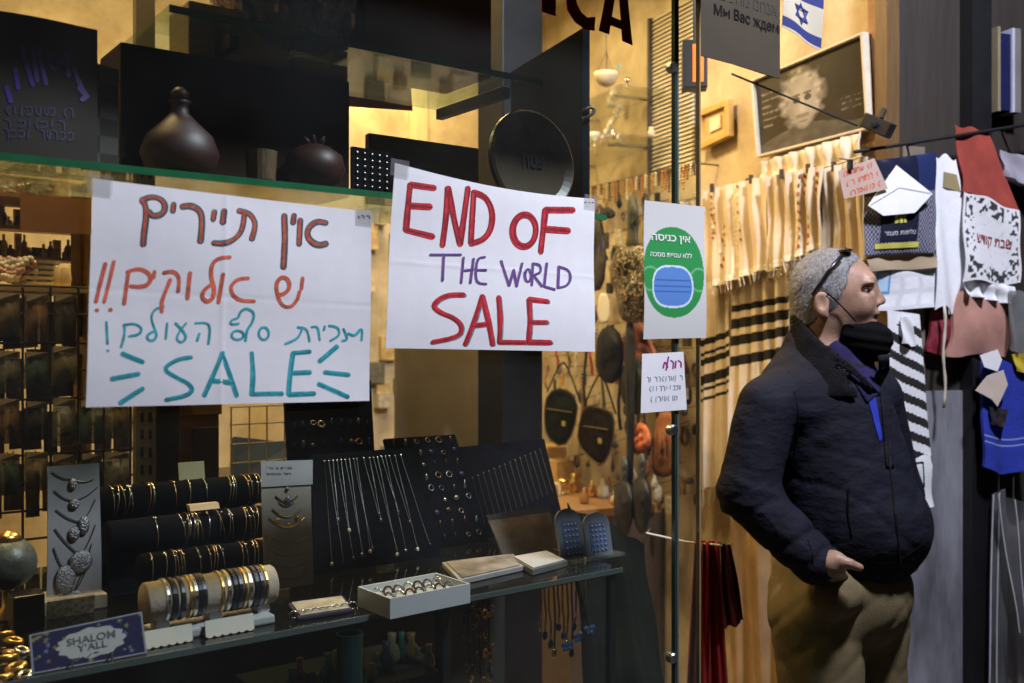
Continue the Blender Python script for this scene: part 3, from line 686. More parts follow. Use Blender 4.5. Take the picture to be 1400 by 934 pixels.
# --- things on the top shelf
t = thing("crystal_bowl", "cut crystal bowl on the topmost glass shelf", "bowl", on_shelf(395, .26, ZB + .0006))
b0 = LOC[t.name]; prof = [(.05, 0), (.075, .006), (.110, .032), (.132, .075), (.138, .10), (.132, .10), (.105, .036), (.06, .010)]
MB().lathe(b0, prof, 40).build("bowl", M("crystal_grey", (.10, .10, .095), .12, .35, var=.9, scale=60, bump=1.0, bscale=70, spec=.9), t)
for k in range(12):
    a_ = k * math.pi / 6; c_ = b0 + np.array([.122 * math.cos(a_), .122 * math.sin(a_), .052])
    MB().ell(c_, (.014, .014, .024), 8, 6).build("cut_facet", M("crystal_facet", (.16, .16, .15), .08, .5, var=.6, scale=40), t)
single("gift_box", ybox(500, 672, -40, 0, .15, .16, ZB + .0006), M("box_oxblood", (.026, .010, .008), .4, var=.3), "dark oxblood gift box on the topmost glass shelf", "box", bevel=.003)
# ================================================================== rack and wall display behind the window (left)
YG = .98
rack = thing("grid_rack", "dark wire grid rack hung with packets at the left", "rack", (X(90, YG), YG, .06))
vx = [-34, -8, 31, 69, 107, 142, 178]; hy = [393, 430, 469, 506, 544, 581, 618, 655, 692, 730]
for x_ in vx: MB().tube([np.array([X(x_, YG), YG, .06]), PY(x_, 393, YG)], .0028, 6).build("wire", wire_m, rack)
for y_ in hy: MB().tube([PY(-40, y_, YG) * [1, 1, 0] + UP * Z(107, y_, YG), PY(182, y_, YG) * [1, 1, 0] + UP * Z(107, y_, YG)], .0028, 6).build("wire", wire_m, rack)
packm = [M("packet_olive", (.24, .20, .13), .3, var=.45, scale=40, alpha=.72), M("packet_grey", (.26, .27, .26), .25, var=.5, scale=50, alpha=.65), M("packet_brown", (.24, .15, .10), .35, var=.45, scale=40, alpha=.75), M("packet_teal", (.12, .18, .18), .3, var=.45, scale=30, alpha=.72), M("packet_dark", (.06, .055, .05), .35, var=.4, alpha=.85)]
tagm = M("header_card", (.30, .25, .18), .7, var=.4, scale=25)
rows_ = [(400, 470, "in the top row"), (474, 540, "in the second row"), (545, 612, "in the third row"), (616, 686, "in the lowest row")]
for ri, (y0, y1, rn) in enumerate(rows_):
    for ci, xc in enumerate((12, 50, 88, 125, 160)):
        if ri < 2 and xc > 120: continue
        w_ = random.uniform(15, 18); yy0 = y0 + random.uniform(0, 8); yy1 = y1 - random.uniform(0, 14); Y_ = YG - .012 - .006 * random.random()
        pk = Patch(PY(xc - w_, yy1, Y_), PY(xc + w_, yy1 - 2, Y_), PY(xc + w_ * .95, yy0 + 1, Y_), PY(xc - w_ * .95, yy0, Y_), lambda u, v: .010 * np.sin(np.pi * u) * np.sin(np.pi * np.clip(v * 1.15, 0, 1)) + .002 * np.sin(u * 17 + v * 9))
        t = thing("packet", "small %s packet %s of the wire grid rack" % (("olive", "grey", "brown", "teal", "black")[(ci * 2 + ri) % 5], rn), "packet", pk.pt(np.array(.5), np.array(0.)), "packets on the wire grid rack")
        mb, _ = sheet(pk, 8, 8, .004); pouch_ = mb.build("pouch", packm[(ci * 2 + ri) % 5], t, smooth=True)
        ph = Patch(pk.pt(np.array(.05), np.array(.86), .004), pk.pt(np.array(.95), np.array(.86), .004), pk.pt(np.array(.95), np.array(1.02), .004), pk.pt(np.array(.05), np.array(1.02), .004))
        mb, _ = sheet(ph, 1, 1, .001); mb.build("header_card", tagm, pouch_)
        hk = pk.pt(np.array(.5), np.array(.98), -.001); MB().tube([hk, hk + np.array([0, .012 + YG - Y_ - .012, .004])], .0015, 5).build("hook", steel, t)
# slotted upright and dark panel beside the rack
up_ = thing("slotted_upright", "tan metal shelf upright with two rows of slots", "shelf upright", (X(199, .93), .93, .06))
MB().box(X(186, .93), X(212, .93), .93, .955, .06, 2.4).build("rail", M("upright_tan", (.30, .25, .17), .4, .5, var=.15), up_)
slot_m = M("slot_black", (.006, .005, .004), .9)
for k in range(14):
    for xx in (194, 205):
        py = 402 + k * 24; c_ = PY(xx, py, .93); MB().box(c_[0] - .0035, c_[0] + .0035, .9285, .9297, c_[2] - .011, c_[2] + .011).build("slot", slot_m, up_)
single("dark_panel", MB().box(X(213, .97), X(244, .97), .965, .985, .06, Z(228, 420, .97)), M("panel_dark_brown", (.045, .035, .025), .6, var=.3), "dark brown narrow panel between the slotted upright and the wooden cabinet", "panel")
cab = thing("wooden_cabinet", "orange-brown wooden cabinet with a dark panel below the Hebrew sign", "cabinet", (X(275, 1.0), 1.1, .06))
x0, x1 = X(245, 1.0), X(300, 1.0); zt = Z(270, 548, 1.0)
MB().box(x0, x1, 1.0, 1.30, .06, zt).build("body", wood_orange, cab, bevel=.004)
MB().box(X(262, 1.0), X(297, 1.0), .990, .998, .4, Z(280, 584, 1.0)).build("door_panel", M("cab_panel_dark", (.06, .045, .03), .5, var=.2), cab, bevel=.002)
MB().box(x0 - .004, x1 + .004, .992, 1.0, zt - .035, zt + .008).build("top_rail", wood_orange, cab, bevel=.002)
# low table carrying things at the back of the window, hidden behind the jewelry
tb = thing("back_table", "dark table behind the black jewelry boards", "table", (1.2, 1.15, .05))
MB().box(X(305, 1.02), X(690, 1.02), 1.02, 1.45, 1.10, 1.13).build("table_top", M("table_dark", (.035, .028, .02), .5, var=.2), tb)
for xx in (X(310, 1.05), X(680, 1.05)):
    for y_ in (1.05, 1.42): MB().box(xx - .02, xx + .02, y_ - .02, y_ + .02, .05, 1.10).build("leg", dark_metal, tb)
# blue book leaning behind a white wire rack
bk = Patch(PY(320, 668, 1.10), PY(402, 668, 1.10), PY(402, 606, 1.16), PY(320, 597, 1.16))
for c_ in bk.c[:2]: c_[2] = 1.131
t = thing("book", "dark blue book leaning behind the white wire rack", "book", bk.pt(np.array(.5), np.array(0.)))
mb, _ = sheet(bk, 2, 2, .022); mb.build("cover", M("book_blue", (.015, .045, .11), .45, var=.15), t)
pg = Patch(bk.pt(np.array(.01), np.array(.985), -.003), bk.pt(np.array(.99), np.array(.985), -.003), bk.pt(np.array(.99), np.array(1.03), -.003), bk.pt(np.array(.01), np.array(1.03), -.003)); mb, _ = sheet(pg, 1, 1, .016); mb.build("pages", M("page_cream", (.6, .52, .36), .8), t)
wr = thing("wire_rack", "pale wire rack in front of the blue book", "rack", (X(355, 1.06), 1.06, 1.131))
pw_ = M("wire_pale", (.55, .48, .35), .4, .3)
for x_ in (316, 341, 365, 389): MB().tube([np.array([X(x_, 1.06), 1.06, 1.131]), PY(x_, 556, 1.06)], .0022, 6).build("wire", pw_, wr)
for y_ in (557, 581, 608, 634): MB().tube([PY(314, y_, 1.06), PY(392, y_ , 1.06) * [1, 1, 0] + UP * PY(314, y_, 1.06)[2]], .0022, 6).build("wire", pw_, wr)
# beige panel leaning below the END OF THE WORLD sign
bp2 = Patch(PY(542, 640, 1.05), PY(684, 640, 1.05), PY(684, 468, 1.12), PY(542, 468, 1.12))
for c_ in bp2.c[:2]: c_[2] = 1.131
mb, _ = sheet(bp2, 4, 4, .012); single("cardboard_sheet", mb, M("panel_taupe", (.19, .155, .11), .8, var=.25, scale=2.5, c2=(.24, .20, .15)), "taupe cardboard panel leaning below the END OF THE WORLD sign", "panel")
for k, (px, py, w, h) in enumerate(((508, 585, 14, 22), (526, 592, 12, 16))):
    c_ = PY(px, py, 1.08); zz = max(c_[2], 1.15)
    single("price_card", MB().box(c_[0] - w / 1361 * 1.2, c_[0] + w / 1361 * 1.2, 1.08 + .01 * k, 1.082 + .01 * k, 1.131, 1.131 + .05 + .02 * k), M("card_cream%d" % k, (.6, .5, .3), .7, var=.3, scale=90), ("taller", "shorter")[1 - k] + " cream price card standing beside the taupe cardboard panel", "card")
# wall of goods above the rack, at the left edge
bn = thing("wall_shelf", "narrow wooden wall shelf carrying clear boxes at the left edge", "shelf", (X(60, 1.1), 1.1, Z(60, 268, 1.06)))
zs = Z(60, 265, 1.06)
MB().box(X(-40, 1.06), X(124, 1.06), 1.06, 1.26, zs - .012, zs).build("board", wood_orange, bn)
MB().box(X(27, 1.06), X(124, 1.06), 1.052, 1.058, Z(70, 318, 1.06), zs - .002).build("apron", M("apron_orange", (.33, .15, .055), .6, var=.12), bn)
for xx in (-30, 118): MB().box(X(xx, 1.1), X(xx + 5, 1.1), 1.09, 1.25, .06, zs - .013).build("side_post", wood_orange, bn)
for k, (a_, b_, yt) in enumerate(((-14, 14, 232), (20, 58, 226), (62, 94, 228))):
    t = thing("clear_box", ("leftmost clear plastic box of trinkets on the wooden wall shelf", "middle clear plastic box of trinkets on the wooden wall shelf", "rightmost clear plastic box of trinkets on the wooden wall shelf")[k], "box", (X((a_ + b_) / 2, 1.12), 1.12, zs + .001), "clear boxes on the wall shelf")
    x0, x1 = X(a_, 1.08), X(b_, 1.08); zt = Z((a_ + b_) / 2, yt, 1.08)
    MB().box(x0, x1, 1.08, 1.2, zs + .001, zt).build("case", plastic_clear, t)
    for q in range(9):
        MB().ell((random.uniform(x0 + .01, x1 - .01), random.uniform(1.10, 1.18), zs + .012 + .02 * random.random()), (.009, .009, .009), 8, 6).build("trinket", (gold, silver, M("bead_white", (.7, .66, .58), .25))[q % 3], t, smooth=True)
zs2 = Z(60, 392, 1.04)
t = thing("ledge", "narrow wooden ledge along the top of the wire grid rack", "ledge", (X(60, 1.1), 1.12, zs2 - .012))
MB().box(X(-40, 1.02), X(121, 1.02), 1.02, 1.24, zs2 - .012, zs2).build("board", M("ledge_wood", (.5, .36, .18), .6, var=.15, stretch=(.5, 4, 4)), t)
bead_w = M("bead_pearl", (.75, .68, .60), .2, var=.1); bead_p = M("bead_pink", (.62, .36, .30), .25, var=.2)
for k in range(5):
    px = -6 + 10 * k; t = thing("bead_necklace", "pearl and pink bead necklace, %s from the left in the heap above the grid rack" % ORD[k], "necklace", (X(px, 1.06), 1.06, zs2), "bead necklaces heaped at the left edge")
    c0 = LOC[t.name]
    for q in range(16):
        a_ = q * 2 * math.pi / 16; c_ = c0 + np.array([.022 * math.cos(a_), .012 * math.sin(a_), .012 + .022 * (1 + math.sin(a_ * 2 + k)) + .006 * random.random()])
        MB().ell(c_, (.0085, .0085, .0085), 8, 6).build("bead", (bead_w, bead_p)[(q + k) % 3 == 0], t, smooth=True)
for k in range(5):
    single("white_dish", MB().lathe((X(50, 1.10), 1.10, zs2 + .0005 + k * .0125), [(.03, 0), (.05, .004), (.052, .011), (.048, .0112), (.028, .005)], 24), M("dish_white", (.7, .66, .56), .25, var=.08),
           ("bottom", "second", "middle", "fourth", "top")[k] + " dish of the white dish stack on the ledge", "dish", "stack of white dishes", smooth=False)
for k, px in enumerate((76, 88)):
    single("glass_votive", MB().lathe((X(px, 1.07), 1.07, zs2 + .0005), [(.012, 0), (.016, .02), (.013, .045), (.009, .05)], 16), M("votive_warm%d" % k, (.75, .6, .35), .2, var=.2), ("left", "right")[k] + " one of two small pale votive glasses on the ledge", "votive", "votive glasses", smooth=True)
single("pale_panel", MB().box(X(97, 1.16), X(121, 1.16), 1.15, 1.16, zs2 + .0005, Z(110, 322, 1.16)), M("panel_pale", (.55, .43, .22), .6, var=.15), "pale upright wooden panel at the right end of the ledge", "panel")

# board behind the grid rack, and goods hung on the back wall
rw = random.Random(21)
for k in range(34):
    px = rw.uniform(498, 690); py = rw.uniform(290, 560); w_ = rw.uniform(5, 13); h_ = rw.uniform(8, 26); Y_ = 2.585
    a_ = PY(px - w_, py + h_, Y_); b_ = PY(px + w_, py - h_, Y_)
    single("wall_souvenir", MB().box(a_[0], b_[0], 2.575 - rw.random() * .03, 2.598, a_[2], b_[2]), M("souvenir%d" % (k % 6), ((.5, .36, .16), (.20, .13, .06), (.62, .5, .3), (.33, .14, .06), (.12, .12, .09), (.45, .40, .30))[k % 6], .5, var=.4, scale=40),
           "%s plaque, %s of the souvenirs on the back wall behind the signs" % (("ochre", "brown", "cream", "rust", "olive", "stone")[k % 6], ORD[k]), "plaque", "souvenirs on the back wall", bevel=.003)

# stock on narrow shelves at the far left, above the rack
YS = 1.24; rw = random.Random(44); zl = [Z(60, y, YS) for y in (352, 312)]
sm_ = [M("stock%d" % i, c_, .35, var=.5, scale=70) for i, c_ in enumerate(((.62, .46, .22), (.30, .16, .07), (.70, .62, .48), (.16, .12, .08), (.42, .38, .32), (.50, .24, .12)))]
for r_, (zz_, nm) in enumerate(zip(zl, ("lower", "upper"))):
    t = thing("stock_shelf", nm + " narrow stock shelf at the far left behind the window", "shelf", (X(60, YS), YS, zz_ - .008)); MB().box(X(-40, YS), X(124, YS), YS - .02, YS + .06, zz_ - .008, zz_).build("board", M("ledge_wood", (0, 0, 0)), t)
    for k in range(17):
        px = -30 + 9 * k + rw.uniform(-2, 2); h_ = rw.uniform(.022, .055); w_ = rw.uniform(.007, .012); c_ = np.array([X(px, YS), YS + rw.uniform(-.01, .02), zz_ + .0005]); m = MB()
        if k % 3 == 0: m.box(c_[0] - w_, c_[0] + w_, c_[1] - w_, c_[1] + w_, c_[2], c_[2] + h_)
        else: m.lathe(c_, [(w_ * .8, 0), (w_, h_ * .3), (w_ * .8, h_ * .6), (w_ * .3, h_ * .75), (w_ * .35, h_)], 10)
        single(("carton", "bottle")[k % 3 > 0], m, sm_[(k * 5 + r_) % 6], "small %s %s, %s from the left on the %s stock shelf" % (("ochre", "brown", "cream", "dark", "grey", "rust")[(k * 5 + r_) % 6], ("carton", "bottle")[k % 3 > 0], ORD[k], nm), ("carton", "bottle")[k % 3 > 0], "stock at the far left", smooth=False)

# second layer of goods behind the grid rack
rw = random.Random(61)
for k in range(36):
    px = -28 + (k % 9) * 24 + rw.uniform(-5, 5); py = 405 + (k // 9) * 78 + rw.uniform(-8, 8); w_ = rw.uniform(9, 13); h_ = rw.uniform(26, 40); Y_ = 1.14 + .02 * rw.random()
    pk = Patch(PY(px - w_, py + h_ * 2, Y_), PY(px + w_, py + h_ * 2 - 2, Y_), PY(px + w_, py, Y_), PY(px - w_, py, Y_), lambda u, v: .012 * np.sin(np.pi * u) * np.sin(np.pi * v) + .002 * np.sin(u * 15 + v * 8))
    t = thing("hanging_pouch", "%s pouch, %s in the layer hanging behind the wire grid rack" % (("brown", "grey", "olive", "tan")[k % 4], ORD[k]), "pouch", pk.pt(np.array(.5), np.array(0.)), "pouches behind the rack")
    mb, _ = sheet(pk, 6, 6, .006); mb.build("pouch", M("pouch_back%d" % (k % 4), ((.16, .10, .05), (.18, .17, .15), (.13, .12, .06), (.32, .22, .11))[k % 4], .6, var=.4, scale=30), t, smooth=True)
    c_ = pk.pt(np.array(.5), np.array(1.)); MB().tube([c_ - UP * .004, c_ + UP * .03], .0015, 4).build("loop", dark_metal, t)
single("kraft_box", ybox(402, 476, 84, 0, .215, .09, ztop + .001 - .0), M("kraft_olive", (.42, .30, .15), .9, var=.25, scale=8), "olive kraft box at the right end of the long black carton", "box", bevel=.003)
kb = Patch(PY(425, 142, .52), PY(566, 152, .52), PY(562, 100, .50), PY(425, 70, .50), lambda u, v: .006 * np.sin(u * 5)); mb, _ = sheet(kb, 10, 6, .02)
t = thing("kraft_bag", "flat brown kraft bag hanging under the topmost glass shelf", "bag", kb.pt(np.array(.5), np.array(0.))); mb.build("bag", M("kraft_brown", (.40, .28, .14), .9, var=.35, scale=6), t, smooth=True)
for u in (.2, .8): c_ = kb.pt(np.array(u), np.array(1.), -.01); MB().tube([c_ - UP * .01, c_ * [1, 1, 0] + UP * (ZB + .03)], .002, 5).build("handle", dark_metal, t)
# ================================================================== the glass counter of the window display
XC1 = X(852, .08)
ct = thing("glass_counter", "glass display counter with polished edge under the jewelry", "counter", (.3, .4, .06))
MB().box(-1.3, XC1, .084, .80, ZC - .012, ZC).build("counter_top", M_glass("counter_glass", (.40, .46, .42), .012), ct)
MB().box(-1.3, XC1, .080, .0838, ZC - .009, ZC + .0005).build("front_edge", bright_edge, ct)
for xa_, xb_ in ((-1.3, X(606, .79)), (X(690, .79), XC1)): MB().box(xa_, xb_, .79, .80, .06, ZC - .0125).build("back_panel", M("case_back_dark", (.020, .022, .018), .7, var=.4, scale=3), ct)
MB().box(X(470, .7), X(600, .7), .10, .375, .70, .708).build("lower_shelf", shelf_glass, ct)
MB().box(-1.3, XC1, .10, .785, .06, .12).build("base", M("case_base", (.018, .017, .014), .6), ct)
for xx in (-1.28, X(600, .1), XC1 - .03): MB().box(xx, xx + .016, .086, .10, .12, ZC - .0125).build("corner_post", dark_metal, ct)
def onC(px, py, z=ZC): return PZ(px, py, z)
def lean(bl, br, tr, tl, Yb, Yt, curl=None, zb=ZC + .001):
    """board standing on the counter, leaning back; picture corners"""
    p = Patch(PY(*bl, Yb), PY(*br, Yb), PY(*tr, Yt), PY(*tl, Yt), curl)
    p.c[0][2] = p.c[1][2] = zb
    return p
# --- pendant card at the left
p = lean((64, 836), (139, 833), (136, 633), (66, 638), .43, .46, lambda u, v: .002 * np.sin(v * 5))
p.c[0][2] = p.c[1][2] = ZC + .026
pcard = thing("pendant_card", "tall lilac-grey card of round silver pendants above the SHALOM tile", "jewelry card", p.pt(np.array(.5), np.array(0.)))
mb, _ = sheet(p, 8, 12, .004); mb.build("card", M("card_lilac", (.26, .25, .27), .7, var=.12, scale=9), pcard, smooth=True)
zz = lambda x, y: (x / 2.885, 610 + y / 2.885)
dull = M("pendant_silver", (.22, .22, .25), .35, .8, var=.5, scale=160, bump=.8, bscale=300)
for (cx, cy, rx, ry) in ((288, 150, 14, 22), (292, 228, 18, 20), (328, 312, 20, 36), (290, 345, 20, 28), (315, 455, 42, 42), (255, 525, 36, 54), (292, 605, 40, 36)):
    u, v = p.uv(*zz(cx, cy)); c_ = p.pt(np.array(u), np.array(v), .004); s_ = 1.85 / 1361 / 2.885
    eu = unit(p.c[1] - p.c[0]); ev = unit(p.c[3] - p.c[0])
    pd = MB().ell(c_, (rx * s_, ry * s_, .004), 14, 8, ax=[eu, ev, p.n]).build("pendant", dull, pcard, smooth=True)
    for k in range(5):
        a_ = k * 1.256; MB().ell(c_ + (eu * math.cos(a_) * rx + ev * math.sin(a_) * ry) * s_ * .5 + p.n * .0035, (.0016, .0016, .0012), 6, 4).build("filigree", silver, pd)
for (x0, y0, x1, y1) in ((205, 100, 288, 130), (370, 130, 292, 132), (215, 175, 290, 215), (385, 160, 296, 212), (220, 250, 320, 300), (375, 210, 330, 285), (215, 325, 310, 425), (375, 310, 320, 425), (210, 400, 250, 485), (360, 385, 290, 575), (340, 480, 292, 572)):
    q = []
    for k in np.linspace(0, 1, 7):
        u, v = p.uv(*zz(x0 + (x1 - x0) * k, y0 + (y1 - y0) * k + 10 * math.sin(math.pi * k))); q.append(p.pt(np.array(u), np.array(v), .0022))
    MB().tube(q, .0011, 5).build("chain", M("chain_dark", (.12, .09, .08), .4, .6), pcard)
b0 = onC(104, 850); x0, x1 = X(48, .40), X(146, .40)
single("display_stand", MB().box(x0, x1, .395, .475, ZC + .0005, ZC + .0245), M("stand_cream", (.42, .37, .28), .6, var=.2), "low cream stand under the pendant card", "stand", bevel=.002)
for k, px in enumerate((84, 116)):
    c_ = PY(px, 848, .36); single("price_tag", MB().obox((c_[0], .375, ZC + .0165), (.019, 0, 0), (0, .0015, .001), (0, -.004, .0155)), M("tag_pattern%d" % k, (.30, .24, .16), .6, var=.8, scale=120), ("left", "right")[k] + " small patterned price tag leaning on the low cream stand", "tag", "price tags on the cream stand")
# --- ornaments at the left edge
t = thing("ornament_ball", "grey-green glass ball ornament with gilt cap at the left edge", "ornament", (X(10, .42), .42, ZC + .0006))
c_ = np.array([X(10, .42), .42, ZC + .093]); MB().lathe((c_[0], .42, ZC + .0006), [(.022, 0), (.024, .004), (.008, .02), (.007, .046), (.016, .052)], 18).build("foot", gold, t, smooth=True)
MB().ell(c_, (.046, .046, .044), 20, 14).build("ball", M("ball_green_grey", (.10, .11, .09), .45, .3, var=.5, scale=25, bump=.5, bscale=60), t, smooth=True)
MB().lathe(c_ + UP * .038, [(.024, 0), (.016, .010), (.005, .016)], 16).build("cap", gold, t, smooth=True)
single("trinket_box", MB().box(X(18, .33), X(62, .33), .33, .38, ZC + .0006, ZC + .055), M("box_black_lacquer", (.02, .017, .016), .35, var=.3), "small black lacquered box beside the ball ornament", "box", bevel=.003)
for k, (px, py, s_) in enumerate(((6, 872, .012), (20, 880, .010), (30, 893, .009), (8, 905, .013), (22, 917, .011), (34, 926, .008), (4, 930, .010), (14, 895, .008))):
    c_ = onC(px, py); m = MB(); m.torus(c_ + UP * (s_ * .42), s_, s_ * .4, (.3 * math.sin(k), .3 * math.cos(k * 2), 1), 14, 8)
    single("gilt_trinket", m, (gold, silver)[k in (2, 5)], ("gilt", "silvery")[k in (2, 5)] + " ring trinket, %s from the back in the pile at the lower left corner" % ORD[[0, 1, 2, 4, 5, 6, 7, 3][k]], "trinket", "trinket pile in the corner", smooth=True)
# --- SHALOM Y'ALL tile
ps = lean((44, 945), (201, 899), (194, 836), (40, 868), .095, .125)
tile = thing("greeting_tile", "blue flowered tile lettered SHALOM Y'ALL on a small stand", "tile", ps.pt(np.array(.5), np.array(0.)))
fl = np.random.default_rng(11); FL = [(fl.uniform(0, 1), fl.uniform(0, 1), fl.uniform(.018, .036), fl.integers(0, 4)) for _ in range(34)]
def paint_tile(u, v):
    c = np.tile(np.array([.007, .006, .05]), (len(u), 1))
    pal = [(.20, .17, .05), (.07, .14, .08), (.10, .12, .30), (.20, .08, .05)]
    for (a, b, r, k) in FL:
        th_ = np.arctan2((v - b) * .45, u - a); d = np.hypot(u - a, (v - b) * .45); c[d < r * (.65 + .35 * np.cos(5 * th_))] = pal[k]; c[d < r * .25] = (.3, .25, .1)
    th_ = np.arctan2((v - .5) * 1.0, (u - .5)); r = np.hypot((u - .52) / .30, (v - .50) / .36); c[r < 1 + .05 * np.cos(12 * th_)] = (.38, .37, .38)
    e = (u < .015) | (u > .985) | (v < .03) | (v > .97); c[e] = (.24, .24, .30)
    return c
mb, cc = sheet(ps, 150, 70, .006, paint=paint_tile, back=(.35, .35, .4)); mb.build("tile", M_print("print_gloss", .6, .03, 0, .15), tile, colors=cc)
text_on(ps, "SHALOM", .305, .52, .735, .70, ink_black, tile, .001, .012)
text_on(ps, "Y'ALL", .39, .33, .655, .50, ink_black, tile, .001, .012)
for s_ in ([(98, 902), (104, 906), (108, 900)], [(112, 899), (118, 902), (124, 894)], [(128, 893), (134, 892)]):
    m = MB(); ribbon(m, ps, s_, 1.6, .001); m.build("flourish", ink_black, tile)
for px in (98, 152):
    c_ = PY(px, 905, .093); MB().tube([(c_[0], .088, ZC + .0005), (c_[0], .090, ZC + .012), (c_[0], .10, ZC + .002), (c_[0], .16, ZC + .002), (c_[0], .15, ZC + .03)], .0016, 6).build("easel", steel, tile)
# --- three black velvet bars of bracelets
bars = [(190, 357, 770, .40, .030, "lowest"), (145, 358, 725, .47, .032, "middle"), (132, 358, 678, .54, .030, "uppermost")]
st = thing("bracelet_stand", "stepped black velvet stand with three bars for bracelets", "jewelry stand", (X(250, .47), .47, ZC + .0005))
x0, x1 = X(145, .47), X(355, .47)
for i, (a_, b_, py, Y_, r_, nm) in enumerate(bars):
    xa, xb = X(a_, Y_), X(b_, Y_); zc = Z((a_ + b_) / 2, py, Y_)
    MB().tube([(xa, Y_, zc), (xa + .004, Y_, zc), (xb - .004, Y_, zc), (xb, Y_, zc)], [r_ * .9, r_, r_, r_ * .9], 24).build("bar", black_velvet, st, smooth=True)
    MB().box(xa + .01, xb - .01, Y_ + .012, Y_ + .026, ZC + .0006, zc).build("support", black_velvet, st)
    n = 18 if i else 15
    xs = sorted(random.uniform(xa + .012, xb - .012) for _ in range(n))
    for k, x_ in enumerate(xs):
        if k and x_ - xs[k - 1] < .006: x_ = xs[k - 1] + .006
        ti = random.uniform(-.18, .18)
        t = thing("bracelet", "thin %s chain bracelet, %s from the left on the %s black velvet bar" % (("silver", "gold")[k % 3 == 2], ORD[k], nm), "bracelet", (x_, Y_, zc), "bracelets on the %s velvet bar" % nm)
        ch_ = MB().torus((x_, Y_, zc), r_ + .0012, .0008, (1, 0, ti), 22, 5).build("chain", (silver, gold)[k % 3 == 2], t, smooth=True)
        a_t = random.uniform(.5, 1.1); cc_ = np.array([x_, Y_ - math.cos(a_t) * (r_ + .003), zc + math.sin(a_t) * (r_ + .003)])
        MB().ell(cc_, (.0026, .0020, .0026), 8, 6).build("charm", silver, ch_, smooth=True)
c_ = PY(262, 643, .60); single("price_card", MB().obox((X(262, .585), .585, Z(262, 645, .585)), (.026, 0, 0), (0, .0012, 0), (0, .004, .019)), M("tag_cream", (.62, .52, .34), .7, var=.1), "cream price card above the uppermost bracelet bar", "card")
single("price_strip", MB().obox((X(277, .455), .452, Z(277, 692, .455)), (.028, 0, 0), (0, .008, .0), (0, .004, .005)), M("tag_tan", (.5, .36, .2), .7), "thin tan strip on the middle bracelet bar", "price strip")
# --- beige roll of bangles
rl = thing("bangle_roll", "beige half-round cushion on a white stand holding bangles", "jewelry stand", (X(282, .17), .17, ZC + .0006))
Y_ = .17; xa, xb = X(196, Y_), X(372, Y_); zc = ZC + .056; rr = .031
MB().tube([(xa, Y_, zc), (xa + .003, Y_, zc), (xb - .003, Y_, zc), (xb, Y_, zc)], [rr * .93, rr, rr, rr * .93], 28).build("cushion", M("cushion_beige", (.50, .40, .30), .8, var=.12, scale=20, bump=.3), rl, smooth=True)
MB().box(xa + .01, xb - .012, .13, .205, ZC + .0006, ZC + .014).build("base", M("base_white", (.50, .50, .50), .5), rl, bevel=.003)
for f_ in (.12, .52, .9): MB().box(xa + (xb - xa) * f_ - .010, xa + (xb - xa) * f_ + .010, .155, .185, ZC + .0141, zc - .02).build("foot", M("base_white", (0, 0, 0)), rl)
bm_ = [silver, M("bangle_black", (.02, .02, .025), .3, .3), M("bangle_gunmetal", (.12, .12, .14), .25, .9), gold]
for k, f_ in enumerate((.14, .19, .25, .31, .345, .38, .41, .55, .60, .65, .69, .73, .77, .82, .86, .90)):
    x_ = xa + (xb - xa) * f_; w_ = (.0035, .005, .0042, .0025)[k % 4]
    m = MB(); m.lathe((x_ - w_, Y_, zc), [(rr + .0008, 0), (rr + .003, w_ * .4), (rr + .003, w_ * 1.6), (rr + .0008, w_ * 2)], 28, axis=(1, 0, 0))
    j = k % 4; single("bangle", m, bm_[j], "%s bangle, %s from the left on the beige cushion" % (("silver", "black", "gunmetal", "gold")[j], ORD[k]), "bangle", "bangles on the beige cushion", smooth=False)
for k, px in enumerate((228, 312)):
    pz = onC(px, 885 - 24 * k, ZC + .02); q = Patch(*(np.array(v) for v in ((X(px - 32, .118), .112, ZC + .0008), (X(px + 34, .118), .112, ZC + .0008), (X(px + 34, .128), .128, ZC + .024), (X(px - 32, .128), .128, ZC + .024))))
    t = thing("ring_strip", ("left", "right")[k] + " scalloped strip in front of the beige bangle cushion", "jewelry strip", q.pt(np.array(.5), np.array(0.)), "scalloped strips")
    mb, _ = sheet(q, 24, 3, .003, edge=lambda u, v: (u, v - .10 * np.abs(np.sin(u * math.pi * 6)) * (v < .1) + .1 * (v < .1))); mb.build("strip", M("strip_white", (.55, .53, .48), .6, c2=(.5, .42, .3)), t)
# --- tall necklace card
p = lean((362, 820), (428, 812), (425, 629), (357, 631), .33, .37, lambda u, v: .002 * np.sin(v * 7))
t = thing("necklace_card", "tall silver-grey card with a gold necklace right of the bracelet bars", "jewelry card", p.pt(np.array(.5), np.array(0.)))
mb, _ = sheet(p, 8, 16, .003); mb.build("card", M("card_silver_grey", (.33, .30, .25), .55, var=.22, scale=9), t, smooth=True)
hp = Patch(p.pt(np.array(-.02), np.array(.80), .003), p.pt(np.array(1.02), np.array(.80), .003), p.pt(np.array(1.02), np.array(1.0), .003), p.pt(np.array(-.02), np.array(1.0), .003)); mb, _ = sheet(hp, 2, 2, .001); mb.build("header", M("header_silver", (.46, .46, .47), .35, .2, var=.15), t)
for y in (640, 648):
    for s_ in scribble(364, 396, y, 1.2, 2.6, npr): m = MB(); ribbon(m, hp, s_, .8, .0008); m.build("pen_stroke", ink_black, t)
for y0, r0, mt in ((682, 10, gold), (700, 13, gold), (712, 16, gold), (690, 7, dull)):
    q = []
    for k in np.linspace(-1, 1, 13):
        u, v = p.uv(392 + r0 * k * 1.5, y0 + r0 * (1 - k * k) * .8 - 4); q.append(p.pt(np.array(u), np.array(v), .002))
    MB().tube(q, .0014, 5).build("chain", mt, t)
